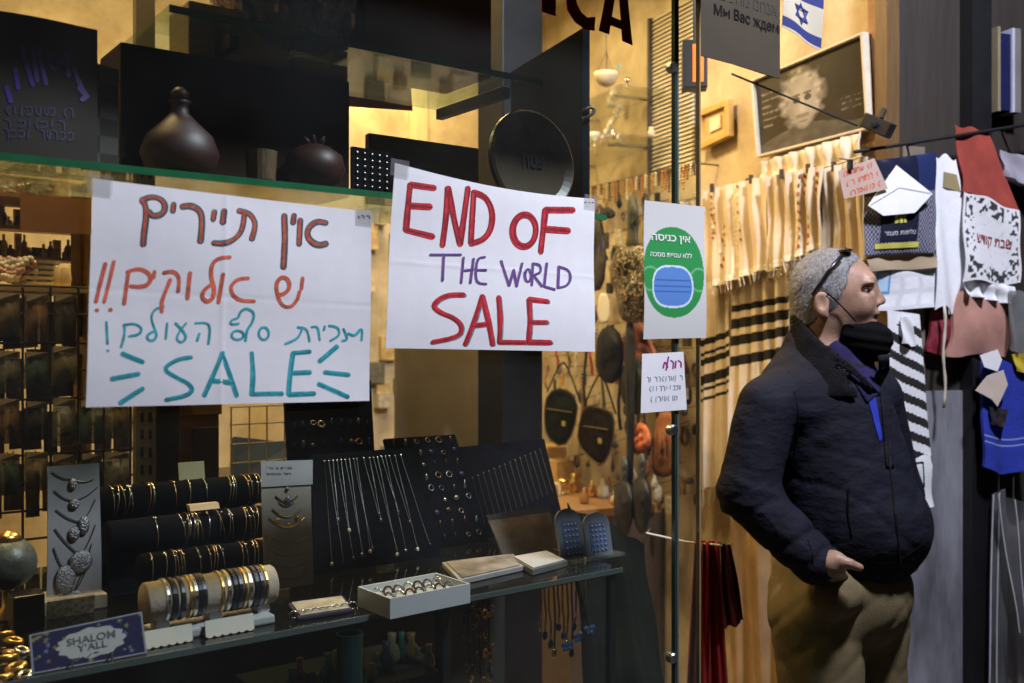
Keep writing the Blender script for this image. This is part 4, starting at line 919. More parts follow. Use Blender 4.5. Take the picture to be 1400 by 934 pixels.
for (x_, y_, r0, mt) in ((393, 668, .004, dull), (394, 684, .008, dull), (380, 712, .005, gold), (406, 708, .004, gold), (394, 718, .0045, gold)):
    u, v = p.uv(x_, y_); MB().ell(p.pt(np.array(u), np.array(v), .003), (r0, .003, r0), 10, 8).build("pendant", mt, t, smooth=True)
for y0 in (735, 752, 768, 784):
    q = []
    for k in np.linspace(-1, 1, 11):
        u, v = p.uv(394 + 24 * k, y0 + 8 * (1 - k * k)); q.append(p.pt(np.array(u), np.array(v), .0015))
    MB().tube(q, .0018, 5).build("chain", M("cord_tan", (.24, .19, .13), .6), t)
# --- black boards with earrings and necklaces
def board(name, label, bl, br, tr, tl, Yb, Yt, th=.012):
    q = lean(bl, br, tr, tl, Yb, Yt); t = thing(name, label, "jewelry board", q.pt(np.array(.5), np.array(0.)))
    mb, _ = sheet(q, 2, 2, th); mb.build("board", black_velvet, t); return q, t
JEW = [M("jewel_grey", (.22, .21, .20), .3, .8), M("jewel_dark_blue", (.03, .025, .12), .2, .3), M("jewel_pale", (.40, .40, .38), .25, .7), M("jewel_bronze", (.16, .09, .05), .35, .8), M("jewel_violet", (.07, .04, .14), .25, .3)]
def earrings(q, t, us, vs, size, seed):
    r = random.Random(seed)
    for v in vs:
        for u in us:
            if r.random() < .1: continue
            uu, vv = u + r.uniform(-.012, .012), v + r.uniform(-.01, .01); c_ = q.pt(np.array(uu), np.array(vv), .003); s_ = size * r.uniform(.7, 1.25); k = r.randrange(4); mt = JEW[r.randrange(5)]
            m = MB()
            if k == 0: m.ell(c_, (s_, s_ * .5, s_), 8, 6)
            elif k == 1: m.torus(c_, s_, s_ * .3, q.n, 12, 5)
            elif k == 2: m.tube([c_ + UP * s_ * 1.6, c_ + UP * s_ * .2, c_ - UP * s_, c_ - UP * s_ * 1.5], [s_ * .15, s_ * .2, s_ * .6, s_ * .1], 6)
            else: m.ell(c_, (s_ * .6, s_ * .4, s_ * 1.3), 8, 6)
            m.build("earring", mt, t, smooth=True)
q, t = board("earring_board", "black board of small earrings below the turquoise SALE", (402, 650), (518, 630), (507, 520), (388, 520), .68, .80)
earrings(q, t, np.linspace(.07, .93, 9), np.linspace(.2, .72, 5), .0065, 1)
q, t = board("necklace_board", "black velvet board hung with fine silver necklaces in the window centre", (432, 800), (602, 786), (560, 612), (425, 622), .40, .50)
NB = q
for k, u0 in enumerate((.14, .18, .22, .26, .30, .34, .38, .42, .45, .52, .58, .62, .66, .70, .74, .78, .84, .90)):
    ln = (.86, .80, .84, .5, .55, .78, .6, .86, .5, .82, .84)[(k * 7) % 11]; n = MB(); q_ = []
    for s_ in np.linspace(0, 1, 9): q_.append(q.pt(np.array(u0 - .02 + .05 * s_ * (k % 2)), np.array(.93 - ln * s_), .0025 + .0006 * math.sin(s_ * 9 + k)))
    nk = thing("necklace", "fine silver necklace with a %s drop, %s from the left on the central velvet board" % (("pearl", "blue", "grey", "bronze")[k % 4], ORD[k]), "necklace", q_[-1], "necklaces on the central velvet board")
    ch_ = n.tube(q_, .0006, 5).build("chain", (silver, JEW[2])[k % 2], nk); MB().ell(q_[-1] - UP * .003, (.004, .003, .0052), 8, 6).build("drop", (bead_w, JEW[1], JEW[0], JEW[3])[k % 4], ch_, smooth=True)
    MB().ell(q_[0], (.0028, .002, .0028), 6, 5).build("clasp", silver, nk, smooth=True)
q, t = board("earring_board", "black board of silver earrings beside the central necklaces", (565, 785), (668, 760), (622, 594), (526, 600), .47, .60)
earrings(q, t, np.linspace(.1, .9, 6), np.linspace(.08, .95, 9), .0062, 2)
q, t = board("necklace_board", "black board of faint chains right of the silver earrings", (642, 768), (772, 744), (744, 600), (618, 612), .50, .64)
for k in range(15):
    u0 = .08 + .06 * k; y0 = .62 + .018 * k; q_ = [q.pt(np.array(u0 + .03 * s_), np.array(y0 - .5 * s_), .002) for s_ in np.linspace(0, 1, 6)]
    MB().tube(q_, .0007, 4).build("chain", JEW[0], t); MB().ell(q_[0], (.0025, .002, .0025), 6, 4).build("clasp", JEW[2], t)
# --- clear holder, trays, ring box, blue stands
hd = lean((688, 765), (768, 752), (752, 691), (665, 704), .30, .34)
t = thing("card_holder", "clear plastic card holder standing behind the white tray", "holder", hd.pt(np.array(.5), np.array(0.)))
mb, _ = sheet(hd, 4, 4, .003); mb.build("front", M_glass("holder_plastic", (.85, .82, .78), .14, 1.4, .15), t)
mb, _ = sheet(lean((690, 766), (766, 753), (752, 700), (668, 712), .308, .348), 2, 2, .002); mb.build("insert", M("insert_tan", (.42, .27, .15), .6, var=.4, scale=22, c2=(.50, .42, .34)), t)
def tray(name, label, corners, h, mat, top=None):
    """low box whose base lies on the counter at picture corners (front-left, front-right, back-right, back-left)"""
    B_ = [onC(*c) for c in corners]; 
    for b in B_: b[2] = ZC + .0008; b[1] = max(b[1], .05)
    t = thing(name, label, "tray", sum(B_) / 4); T_ = [b + UP * h for b in B_]
    MB().hexa(B_ + T_).build("body", mat, t, bevel=.0015)
    if top:
        k = sum(T_) / 4; L_ = [k + (b - k) * .9 + UP * .0006 for b in T_]; MB().hexa(L_ + [b + UP * .0015 for b in L_]).build("inlay", top, t)
    return t, B_, T_
tray("jewelry_tray", "flat brown jewelry tray right of the white ring box", ((628, 801), (716, 781), (702, 764), (604, 776)), .010, M("tray_lilac", (.40, .38, .40), .4), M("tray_brown", (.13, .09, .065), .6, var=.5, scale=14, c2=(.30, .26, .24)))
tray("jewelry_tray", "flat tray with a white card in front of the blue stands", ((728, 788), (776, 775), (748, 761), (698, 770)), .012, M("tray_grey", (.16, .15, .15), .5), M("card_white_tray", (.62, .60, .62), .5, var=.05))
tray("card_tray", "small silvery card lying on a violet cloth below the tall necklace card", ((408, 850), (482, 838), (470, 820), (394, 830)), .006, M("cloth_violet_dark", (.04, .03, .07), .9, var=.3), M("foil_card", (.50, .45, .38), .4, .3, var=.4, scale=30))
for k in range(9):
    c_ = onC(402 + 10 * k, 846 - 1.6 * k) + UP * .006; single("ring", MB().torus(c_, .0075, .0018, (.4, 1, .5), 16, 6), silver, "plain silver ring, %s from the left along the violet cloth" % ORD[k], "ring", "rings along the violet cloth", smooth=True)
# white box of rings
Bf = [onC(*c) for c in ((541, 851), (651, 828), (607, 795), (497, 817))]
for b in Bf: b[2] = ZC + .0009
Bf[0][1] = max(Bf[0][1], .035); Bf[1][1] = Bf[0][1] + .006
e1 = unit((Bf[1] - Bf[0]) * [1, 1, 0]); e2 = np.array([-e1[1], e1[0], 0]); L1 = np.linalg.norm(Bf[1] - Bf[0]); L2 = .105; hh = .034; o_ = Bf[0]
rb = thing("ring_box", "open white box of rings on the counter's front edge", "box", o_ + e1 * L1 / 2 + e2 * L2 / 2)
wb = M("box_white_card", (.56, .57, .59), .6, var=.04, scale=8)
def lbox(a0, a1, b0, b1, z0, z1): return MB().hexa([o_ + e1 * x_ + e2 * y_ + UP * z_ for z_ in (z0, z1) for x_, y_ in ((a0, b0), (a1, b0), (a1, b1), (a0, b1))])
lbox(0, L1, 0, L2, 0, .003).build("bottom", wb, rb)
for nm, a in (("side", (0, L1, 0, .003, .0031, hh)), ("side", (0, L1, L2 - .003, L2, .0031, hh)), ("side", (0, .003, .0031, L2 - .0031, .0031, hh)), ("side", (L1 - .003, L1, .0031, L2 - .0031, .0031, hh))): lbox(*a).build(nm, wb, rb)
lbox(.004, L1 - .004, .004, L2 - .004, .0031, .020).build("cushion", M("cushion_white", (.55, .53, .48), .9, var=.1), rb)
for i in range(7):
    for j in range(2):
        c_ = o_ + e1 * (L1 * (.12 + .125 * i)) + e2 * (L2 * (.32 + .35 * j)) + UP * .026
        single("ring", MB().torus(c_, .0085, .0022, (.8, .5, .2 * math.sin(i * 3 + j)), 16, 6), (dull, silver, JEW[3])[(i + j) % 3], "%s ring, %s from the left in the %s row of the white box" % (("dark silver", "bright silver", "bronze")[(i + j) % 3], ORD[i], ("front", "back")[j]), "ring", "rings in the white box", smooth=True)
# blue arched stands
def arch_stand(label, bl, br, tr, tl, Yb, Yt):
    q = lean(bl, br, tr, tl, Yb, Yt); t = thing("earring_stand", label, "jewelry stand", q.pt(np.array(.5), np.array(0.)))
    ed = lambda u, v: (.5 + (u - .5) * np.sqrt(np.clip(1 - np.clip((v - .72) / .28, 0, 1) ** 2, 0.0004, 1)), v)
    mb, _ = sheet(q, 16, 24, .006, edge=ed); mb.build("arch", M("stand_blue_grey", (.19, .21, .26), .35, var=.2), t, smooth=False)
    q2 = Patch(q.pt(np.array(.18), np.array(.06), .0015), q.pt(np.array(.82), np.array(.06), .0015), q.pt(np.array(.80), np.array(.74), .0015), q.pt(np.array(.20), np.array(.74), .0015)); mb, _ = sheet(q2, 1, 1, .001); mb.build("pad", M("pad_blue", (.09, .13, .27), .6), t)
    for i in range(4):
        for j in range(6): MB().ell(q2.pt(np.array(.14 + .24 * i), np.array(.08 + .168 * j), .002), (.0022, .0022, .0022), 6, 4).build("stud", M("stud_bright", (.62, .66, .74), .3, .4), t)
    c_ = (q.c[0] + q.c[1]) / 2; dx = (q.c[1][0] - q.c[0][0]) * .55
    MB().box(c_[0] - dx, c_[0] + dx, c_[1] - .035, c_[1] - .001, ZC + .0005, ZC + .006).build("foot", plastic_clear, t)
arch_stand("taller blue-grey arched stand of studs at the right end of the counter", (768, 772), (802, 768), (792, 694), (757, 696), .20, .22)
arch_stand("shorter blue-grey arched stand of studs next to the dark green cloth", (803, 768), (838, 762), (831, 699), (796, 702), .20, .22)
# --- dark green cloth over the end of the counter
dg = Patch(PY(806, 1060, .13), PY(932, 1060, .10), PY(884, 742, .30), PY(772, 690, .40), lambda u, v: .02 * np.sin(u * 9 + v * 3) * (1 - v * .6) + .008 * np.sin(u * 21 + 2 * v) + .006 * np.sin(v * 14 + u * 5))
mb, _ = sheet(dg, 50, 50, .003); single("draped_cloth", mb, M("cloth_green_black", (.010, .0125, .009), .95, var=.4, scale=8, bump=.3, bscale=60, spec=.05), "dark green cloth draped over the right end of the counter", "cloth", smooth=True)
# --- things under the counter
t = thing("chain_cluster", "cluster of dark oval chains hanging under the white ring box", "necklace cluster", (X(652, .5), .5, .70))
for k in range(46):
    px, py = 634 + random.random() * 40, 815 + 118 * random.random(); c_ = PY(px, py, .48 + .05 * random.random()); s_ = random.uniform(.004, .009)
    MB().torus(c_, s_, s_ * .28, (random.uniform(-.5, .5), 1, random.uniform(-.3, .3)), 12, 5, sx=.7).build("link", (JEW[3], dark_metal, gold, dull)[k % 4], t, smooth=True)
for px in (640, 655, 668): MB().tube([PY(px, 800, .5) * [1, 1, 0] + UP * (ZC - .0125), PY(px, 860, .5), PY(px + 2, 925, .5)], .0016, 5).build("cord", dark_metal, t)
for k in range(11):
    px = 738 + 6.2 * k; y1 = 800 + 16 * ((k * 7) % 3); y2 = 852 + 12 * ((k * 5) % 4); c0 = PY(px, y1, .30); c1_ = PY(px + random.uniform(-3, 3), y2, .28)
    t = thing("gold_necklace", "hanging gold necklace, %s from the left in the bundle under the counter" % ORD[k], "necklace", c1_, "gold necklaces under the counter")
    MB().tube([np.array([c0[0], c0[1], ZC - .0126]), c0, (c0 + c1_) / 2 + np.array([.004, 0, 0]), c1_], .0022, 6).build("strand", (gold, M("bead_amber", (.35, .12, .04), .2))[k % 4 == 3], t, smooth=True)
    MB().ell(c1_ - UP * .008, (.007, .004, .010), 10, 8).build("pendant", (gold, JEW[1], M("enamel_blue", (.03, .09, .22), .2))[k % 3], t, smooth=True)
for k, (px, py) in enumerate(((806, 862), (792, 872), (776, 884))):
    c_ = PY(px, py, .24); t = thing("butterfly_pendant", ("uppermost", "middle", "lowest")[k] + " blue butterfly pendant below the gold necklaces", "pendant", c_, "butterfly pendants")
    for s_ in (-1, 1):
        MB().ell(c_ + np.array([s_ * .009, 0, .005]), (.009, .002, .006), 10, 6).build("wing", M("enamel_blue", (0, 0, 0)), t, smooth=True); MB().ell(c_ + np.array([s_ * .007, 0, -.005]), (.006, .002, .005), 10, 6).build("wing", M("enamel_blue", (0, 0, 0)), t, smooth=True)
    MB().tube([c_ - UP * .009, c_ + UP * .010], .0014, 6).build("body", gold, t); MB().tube([c_ + UP * .010, np.array([c_[0], c_[1], ZC - .0126])], .0006, 4).build("thread", steel, t)
c_ = PY(478, 905, .30); single("teal_cup", MB().lathe((c_[0], .30, .7085), [(.020, 0), (.024, .005), (.025, c_[2] - .7085 + .04), (.026, c_[2] - .7085 + .055), (.022, c_[2] - .7085 + .055), (.020, .01)], 20), M("cup_teal", (.03, .11, .13), .3, var=.2), "teal cup standing under the glass counter", "cup", smooth=False)

# small wares on the floor of the counter case
rw = random.Random(52); wm = [M("ware%d" % i, c_, .35, var=.4, scale=40) for i, c_ in enumerate(((.05, .16, .17), (.30, .17, .06), (.10, .11, .05), (.05, .06, .16), (.35, .28, .18)))]
t = thing("ware_step", "dark stepped stand inside the counter case", "stand", (X(640, .45), .45, .121)); MB().box(X(380, .4), X(596, .4), .38, .62, .121, .80).build("step", M("step_dark", (.03, .025, .02), .8), t)
for k in range(20):
    px = 395 + 10.3 * k + rw.uniform(-5, 5); Y_ = .40 + rw.uniform(0, .08); h_ = rw.uniform(.03, .075); w_ = rw.uniform(.012, .02); c_ = np.array([X(px, Y_), Y_, .8006])
    if c_[0] > X(590, .4): continue
    single("ornament", MB().lathe(c_, [(w_ * .6, 0), (w_, h_ * .25), (w_ * .9, h_ * .5), (w_ * .4, h_ * .72), (w_ * .55, h_)], 14), wm[k % 5], "%s ornament, %s from the left inside the counter case" % (("teal", "amber", "olive", "navy", "sand")[k % 5], ORD[k]), "ornament", "ornaments in the counter case", smooth=True)
# ================================================================== inside the shop, along the right-hand wall
def wpatch(tl, tr, br, bl, o=0.0, curl=None, o2=None):
    o2 = o if o2 is None else o2
    return Patch(PW(*bl, o2), PW(*br, o2), PW(*tr, o), PW(*tl, o), curl)
# slatted panel
sp = thing("slatted_panel", "white slatted louvre panel high on the wall behind the glass edge", "louvre", PW(925, 240, .01))
xs0, xs1 = 897, 952
a = PW(xs0, 235, 0); b = PW(xs1, 235, 0); zt = PW(xs0, 26, 0)[2]; zb = PW(xs0, 240, 0)[2]
MB().hexa([a * [1, 1, 0] + UP * zb, b * [1, 1, 0] + UP * zb, b * [1, 1, 0] + WN * .006 + UP * zb, a * [1, 1, 0] + WN * .006 + UP * zb] + [q * [1, 1, 0] + w_ + UP * zt for q, w_ in ((a, 0), (b, 0), (b, WN * .006), (a, WN * .006))]).build("backing", M("louvre_dark", (.06, .045, .025), .7), sp)
n = 38
for k in range(n):
    z_ = zb + (zt - zb) * (k + .3) / n; h_ = (zt - zb) / n * .62
    MB().hexa([a * [1, 1, 0] + WN * .007 + UP * z_, b * [1, 1, 0] + WN * .007 + UP * z_, b * [1, 1, 0] + WN * .022 + UP * (z_ - .004), a * [1, 1, 0] + WN * .022 + UP * (z_ - .004),
               a * [1, 1, 0] + WN * .007 + UP * (z_ + h_), b * [1, 1, 0] + WN * .007 + UP * (z_ + h_), b * [1, 1, 0] + WN * .012 + UP * (z_ + h_), a * [1, 1, 0] + WN * .012 + UP * (z_ + h_)]).build("slat", M("louvre_white", (.72, .65, .5), .6, var=.05), sp)
e_ = (b - a) * [1, 1, 0]; e_ = unit(e_)
MB().obox(a * [1, 1, 0] - e_ * .008 + WN * .016 + UP * (zt + zb) / 2, e_ * .008, WN * .016, UP * (zt - zb) / 2).build("side_frame", M("louvre_frame", (.05, .04, .03), .5), sp)
# glass shelves on the wall
def wall_shelf(label, px0, px1, z, dep, mat):
    A = PW(px0, 300, .001); B = PW(px1, 300, .001); A[2] = B[2] = z; q = WN * dep
    t = thing("wall_glass_shelf", label, "shelf", (A + B) / 2 + q / 2)
    MB().hexa([A - UP * .008, B - UP * .008, B + q - UP * .008, A + q - UP * .008, A, B, B + q, A + q]).build("shelf_plate", mat, t)
    for f_ in (.2, .8):
        c_ = A + (B - A) * f_; MB().tube([c_ - UP * .012 + WN * .004, c_ + q * .8 - UP * .012], .005, 6).build("bracket", steel, t)
    return A, B, q
def wall_items(A, B, q, z, n, kinds, seed, label, group, hs=(.03, .075)):
    r = random.Random(seed)
    for k in range(n):
        f_ = (k + .5 + r.uniform(-.25, .25)) / n; c_ = A + (B - A) * f_ + q * r.uniform(.15, .8); c_[2] = z + .0006; h_ = r.uniform(*hs); w_ = h_ * r.uniform(.28, .42); kd = kinds[r.randrange(len(kinds))]; m = MB()
        sh = r.randrange(3)
        if sh == 0: m.lathe(c_, [(w_ * .7, 0), (w_, h_ * .2), (w_ * .9, h_ * .55), (w_ * .35, h_ * .75), (w_ * .4, h_)], 14)
        elif sh == 1: m.lathe(c_, [(w_ * .6, 0), (w_ * .25, h_ * .12), (w_ * .2, h_ * .45), (w_ * .9, h_ * .7), (w_, h_)], 14)
        else: m.lathe(c_, [(w_ * .8, 0), (w_ * .85, h_ * .6), (w_ * .5, h_ * .7), (w_ * .7, h_ * .9), (w_ * .1, h_)], 14)
        single(("vase", "goblet", "jar")[sh], m, kd[1], "%s %s, %s in the row %s" % (kd[0], ("vase", "goblet", "jar")[sh], ORD[k] + " from the back", label), ("vase", "goblet", "jar")[sh], group, smooth=True)
gl1 = M_glass("wall_shelf_glass", (.88, .88, .80), .06)
cry = ("clear crystal", M("crystal_warm", (.8, .74, .6), .1, .1, var=.3, scale=60, spec=.9)); gld = ("gilt", gold); slv = ("silver", silver); brn = ("amber", M("amber_glass", (.35, .16, .05), .15, var=.3)); wht = ("cream", M("cream_ceramic", (.72, .62, .45), .3, var=.1))
A, B, q = wall_shelf("glass wall shelf of crystal beneath the hanging bowl", 792, 922, PW(860, 198, .1)[2], .26, gl1)
wall_items(A, B, q, A[2], 12, [cry, slv, wht, cry], 4, "on the glass wall shelf", "crystal on the wall shelf", (.03, .07))
A, B, q = wall_shelf("upper glass wall shelf level with the orange lamp", 800, 915, PW(860, 130, .1)[2], .22, gl1)
wall_items(A, B, q, A[2], 5, [cry, slv, cry], 6, "on the upper glass wall shelf", "crystal on the upper wall shelf", (.03, .06))
# crystal branch ornament standing on the shelf
c0 = PW(838, 203, .12)
t = thing("crystal_branch", "slanting bright crystal branch on the glass wall shelf", "ornament", PW(822, 198, .12))
for k in range(14):
    s_ = k / 13; c_ = PW(822 + 26 * s_, 196 - 50 * s_, .12) + np.array([random.uniform(-.008, .008), random.uniform(-.008, .008), 0]); MB().ell(c_, (.011, .011, .013), 7, 5).build("crystal", cry[1], t)
# hanging bowl
hb = PW(829, 108, .35); t = thing("hanging_bowl", "small pale bowl lamp hanging on a cord inside the shop", "lamp", hb - UP * .03)
MB().lathe(hb - UP * .028, [(.010, 0), (.030, .010), (.044, .034), (.046, .050), (.042, .050), (.026, .012)], 20).build("bowl", wht[1], t, smooth=True)
MB().tube([hb + UP * .02, np.array([hb[0], hb[1], 3.099])], .0015, 5).build("cord", dark_metal, t)
for k in range(3):
    a_ = k * 2.09; MB().tube([hb + np.array([.04 * math.cos(a_), .04 * math.sin(a_), .02]), hb + UP * .10], .001, 4).build("chain", dark_metal, t)
single("blue_label", MB().obox(PW(846, 91, .30), e_ * .012, WN * .001, UP * .008), M("label_blue", (.12, .32, .42), .5), "small pale blue label beside the hanging bowl", "label")
# rail of short bead strands
ra, rb2 = PW(800, 258, .10), PW(956, 222, .10)
rail = thing("strand_rail", "thin rail along the wall carrying bead strands", "rail", (ra + rb2) / 2); MB().tube([ra, rb2], .004, 6).build("rod", dark_metal, rail)
for f_ in (.03, .97): c_ = ra + (rb2 - ra) * f_; MB().tube([c_, c_ - WN * .098], .003, 6).build("bracket", dark_metal, rail)
bmz = [M("strand_gold", (.62, .36, .10), .3, .5, var=.3), M("strand_amber", (.45, .17, .04), .25, var=.3), M("strand_cream", (.7, .6, .42), .3, var=.1), M("strand_brown", (.12, .07, .035), .4)]
for k in range(36):
    f_ = .02 + .96 * k / 35; c_ = ra + (rb2 - ra) * f_ + WN * .008; L_ = random.uniform(.05, .10); j = (k * 5 + k // 4) % 4
    pts = []; m = MB(); nb = int(L_ / .011)
    for q_ in range(nb): m.ell(c_ - UP * (.006 + q_ * .011), (.0058, .0058, .0058), 7, 5)
    o = m.build("bead_strand", bmz[j], None, smooth=True); tag(o, "%s bead strand, %s from the back of the wall rail" % (("gold", "amber", "cream", "brown")[j], ORD[k]), "bead strand", "bead strands on the wall rail")
# ------------------------------------------------------------------ garments and bags below the rail
def slab(name, label, cat, poly, o, th, mat, group=None, bulge=.02, smooth=True, folds=0.0, it=1):
    """soft flat thing hanging parallel to the wall: outline in picture pixels, given its own thickness"""
    P = smooth_path([(x, y) for x, y in poly] + [poly[0]], it)[:-1]; n = len(P); c = P.mean(0); rings = 6; m = MB(); V = []
    for side in (1, -1):
        for r_ in range(rings):
            s_ = 1 - r_ / rings
            for (x, y) in P:
                xx, yy = c[0] + (x - c[0]) * s_, c[1] + (y - c[1]) * s_; d_ = th / 2 + bulge * (1 - s_ ** 5) * (.8 + .2 * math.sin(yy * .11 + xx * .06)) + folds * math.sin(xx * .9) * (1 - s_ * .3) + bulge * .12 * math.sin(xx * .35 + yy * .5)
                V.append(PW(xx, yy, o + side * d_))
        V.append(PW(c[0], c[1], o + side * (th / 2 + bulge)))
    K = rings * n + 1; Fs = []
    for si in range(2):
        b_ = si * K
        for r_ in range(rings - 1):
            for i in range(n):
                f_ = (b_ + r_ * n + i, b_ + r_ * n + (i + 1) % n, b_ + (r_ + 1) * n + (i + 1) % n, b_ + (r_ + 1) * n + i); Fs.append(f_ if si else f_[::-1])
        for i in range(n):
            f_ = (b_ + (rings - 1) * n + i, b_ + (rings - 1) * n + (i + 1) % n, b_ + K - 1); Fs.append(f_ if si else f_[::-1])
    for i in range(n): Fs.append((i, (i + 1) % n, K + (i + 1) % n, K + i))
    m.add(V, Fs)
    if label is None: return m
    return single(name, m, mat, label, cat, group, smooth=smooth)
seq = M("sequin_black", (.010, .009, .007), .35, .2, var=.3, scale=95, bump=1.0, bscale=200, c2=(.48, .37, .20), ramp=(.52, .60))  # gold specks in the base colour stand in for the sequins' sparkle
t = thing("mannequin", "grey-green mannequin wearing a black sequin dress inside the window", "mannequin", PW(862, 720, .28))
slab("b", None, None, [(857, 300), (858, 275), (865, 262), (872, 275), (874, 300), (872, 328), (878, 345), (850, 345), (859, 328)], .28, .03, None, bulge=.03).build("head", M("mannequin_green", (.045, .052, .04), .6, var=.2), t, smooth=True)
slab("b", None, None, [(848, 336), (870, 332), (890, 342), (896, 400), (886, 440), (862, 442), (846, 436), (842, 398), (833, 384), (836, 350)], .28, .05, None, bulge=.05, folds=.004).build("dress", seq, t, smooth=True)
slab("b", None, None, [(852, 442), (870, 440), (868, 560), (864, 715), (858, 715), (856, 560)], .28, .02, None, bulge=.012).build("stand", dark_metal, t, smooth=True)
slab("dress", "narrow dark dress half hidden by the END OF THE WORLD sign", "dress", [(805, 285), (822, 292), (830, 345), (826, 395), (806, 400)], .20, .02, M("dress_charcoal", (.05, .045, .05), .7, var=.5, scale=60), folds=.006)
slab("hat", "small black hat at the right edge of the END OF THE WORLD sign", "hat", [(816, 294), (828, 281), (841, 288), (842, 297), (830, 300)], .24, .01, black_cloth, bulge=.03)
slab("handbag", "round black handbag below the END OF THE WORLD sign's corner", "handbag", [(818, 452), (836, 444), (852, 460), (853, 500), (842, 526), (822, 522), (812, 495)], .22, .03, M("bag_black", (.008, .009, .012), .6, var=.3, spec=.2), bulge=.04)
slab("white_tag", "white hang tag above the round black handbag", "tag", [(817, 402), (832, 400), (835, 440), (818, 443)], .235, .002, paper, bulge=.001)
slab("orange_dress", "coral orange dress hanging below the sequin dress", "dress", [(858, 440), (880, 438), (896, 478), (908, 508), (858, 505), (852, 470)], .20, .012, M("cloth_coral", (.52, .15, .06), .8, var=.25, scale=30), folds=.006)
slab("hat_form", "dark olive oval hat form left of the handwritten note", "hat form", [(856, 492), (876, 490), (890, 520), (886, 560), (864, 568), (848, 545), (848, 512)], .22, .03, M("form_olive", (.035, .035, .02), .9, var=.3, spec=.1), bulge=.05)
for k, (poly, lab) in enumerate((([(748, 536), (770, 528), (792, 545), (786, 590), (770, 614), (746, 600), (743, 566)], "dark green-black handbag at the right edge of the black jewelry boards"),
                                 ([(800, 552), (826, 558), (842, 566), (838, 612), (824, 640), (806, 628), (788, 606), (792, 574)], "brown-black handbag hanging left of the orange cloth"))):
    t = thing("handbag", lab, "handbag", PW(*poly[4], .22), "dark handbags inside the window")
    slab("b", None, None, poly, .22, .03, None, bulge=.018, folds=.004).build("bag", M("bag_dark%d" % k, ((.010, .014, .009), (.016, .011, .008))[k], .9, var=.5, scale=30, spec=.1, bump=.4), t, smooth=True)
    pq = smooth_path(list(poly) + [poly[0]], 2); cen = pq.mean(0); pip = M("bag_piping", (.10, .075, .045), .6)
    MB().tube([PW(cen[0] + (x - cen[0]) * .97, cen[1] + (y - cen[1]) * .97, .25) for x, y in pq], .0028, 5).build("piping", pip, t, smooth=True)
    MB().tube([PW(cen[0] + dx_, cen[1] - 6 + .15 * dx_, .256) for dx_ in np.linspace(-17, 17, 8)], .0022, 5).build("zip", M("bag_zip", (.35, .27, .14), .35, .7), t)
    MB().obox(PW(cen[0] + 6, cen[1] + 12, .257), WD * .014, WN * .002, UP * .010).build("badge", M("bag_badge", (.40, .30, .16), .5), t)
    a_, b_ = poly[0], poly[2]; MB().tube(smooth_path([PW(*a_, .22), PW((a_[0] + b_[0]) / 2 - 4, a_[1] - 40, .23), PW((a_[0] + b_[0]) / 2 + 4, a_[1] - 40, .23), PW(*b_, .22)]), .004, 6).build("strap", black_cloth, t, smooth=True)
slab("orange_scarf", "bright orange knotted scarf among the bags", "scarf", [(858, 588), (872, 576), (886, 582), (892, 604), (884, 620), (866, 622), (856, 606)], .26, .01, M("scarf_orange", (.62, .17, .05), .7, var=.3, scale=40), bulge=.03, folds=.006)
slab("rust_cloth", "rust brown cloth hanging behind the glass edge", "cloth", [(898, 565), (922, 562), (926, 640), (912, 655), (890, 648), (893, 600)], .24, .008, M("cloth_rust", (.30, .11, .035), .85, var=.2), folds=.007)
for k, (cx, cy) in enumerate(((852, 640), (876, 636))):
    t = thing("bust_form", ("left", "right")[k] + " black bust form behind the dark green cloth", "bust", PW(cx + 2, 730, .30), "black bust forms")
    slab("b", None, None, [(cx - 5, cy + 10), (cx - 4, cy - 12), (cx + 2, cy - 18), (cx + 7, cy - 10), (cx + 7, cy + 10), (cx + 4, cy + 28), (cx - 3, cy + 28)], .30, .02, None, bulge=.02).build("neck", M("bust_grey", (.07, .08, .085), .45), t, smooth=True)
    slab("b", None, None, [(cx - 12, cy + 22), (cx + 2, cy + 14), (cx + 14, cy + 24), (cx + 16, cy + 60), (cx + 6, cy + 96), (cx - 6, cy + 90), (cx - 14, cy + 55)], .30, .03, None, bulge=.03).build("torso", M("bust_black", (.012, .012, .014), .5), t, smooth=True)
# counter with cream boxes and gilt clutter at the back
zc2 = PW(800, 690, .3)[2]
A = PW(742, 640, 0.02); B = PW(905, 640, 0.02); A[2] = B[2] = zc2; q = WN * .42
t = thing("wall_counter", "low wooden wall counter crowded with gilt souvenirs", "counter", ((A + B) / 2 + q / 2) * [1, 1, 0] + UP * .05)
MB().hexa([A - UP * .03, B - UP * .03, B + q - UP * .03, A + q - UP * .03, A, B, B + q, A + q]).build("counter_top", wood_orange, t)
MB().hexa([(v * [1, 1, 0]) + UP * .05 for v in (A, B, B + q * .94, A + q * .94)] + [v - UP * .031 for v in (A, B, B + q * .94, A + q * .94)]).build("front", M("counter_brown", (.08, .05, .03), .6), t)
for k, (f_, d_, w_, h_) in enumerate(((.10, .3, .05, .10), (.28, .25, .07, .16), (.30, .75, .05, .06), (.48, .4, .06, .12), (.62, .7, .05, .05))):
    c_ = A + (B - A) * f_ + q * d_; c_[2] = zc2 + .0006 + h_ / 2
    single("carton", MB().obox(c_, WD * w_, WN * w_ * .7, UP * h_ / 2), M("carton_cream%d" % (k % 2), ((.70, .56, .30), (.62, .42, .18))[k % 2], .7, var=.2, scale=20), ("tallest", "second")[0] * (k == 1) + ("rearmost", "", "low front", "middle", "low far-right")[k] + " cream carton on the wall counter", "carton", "cartons on the wall counter", bevel=.003)
wall_items(A, B, q, zc2, 22, [gld, brn, wht, gld], 9, "on the low wall counter", "souvenirs on the wall counter", (.03, .09))

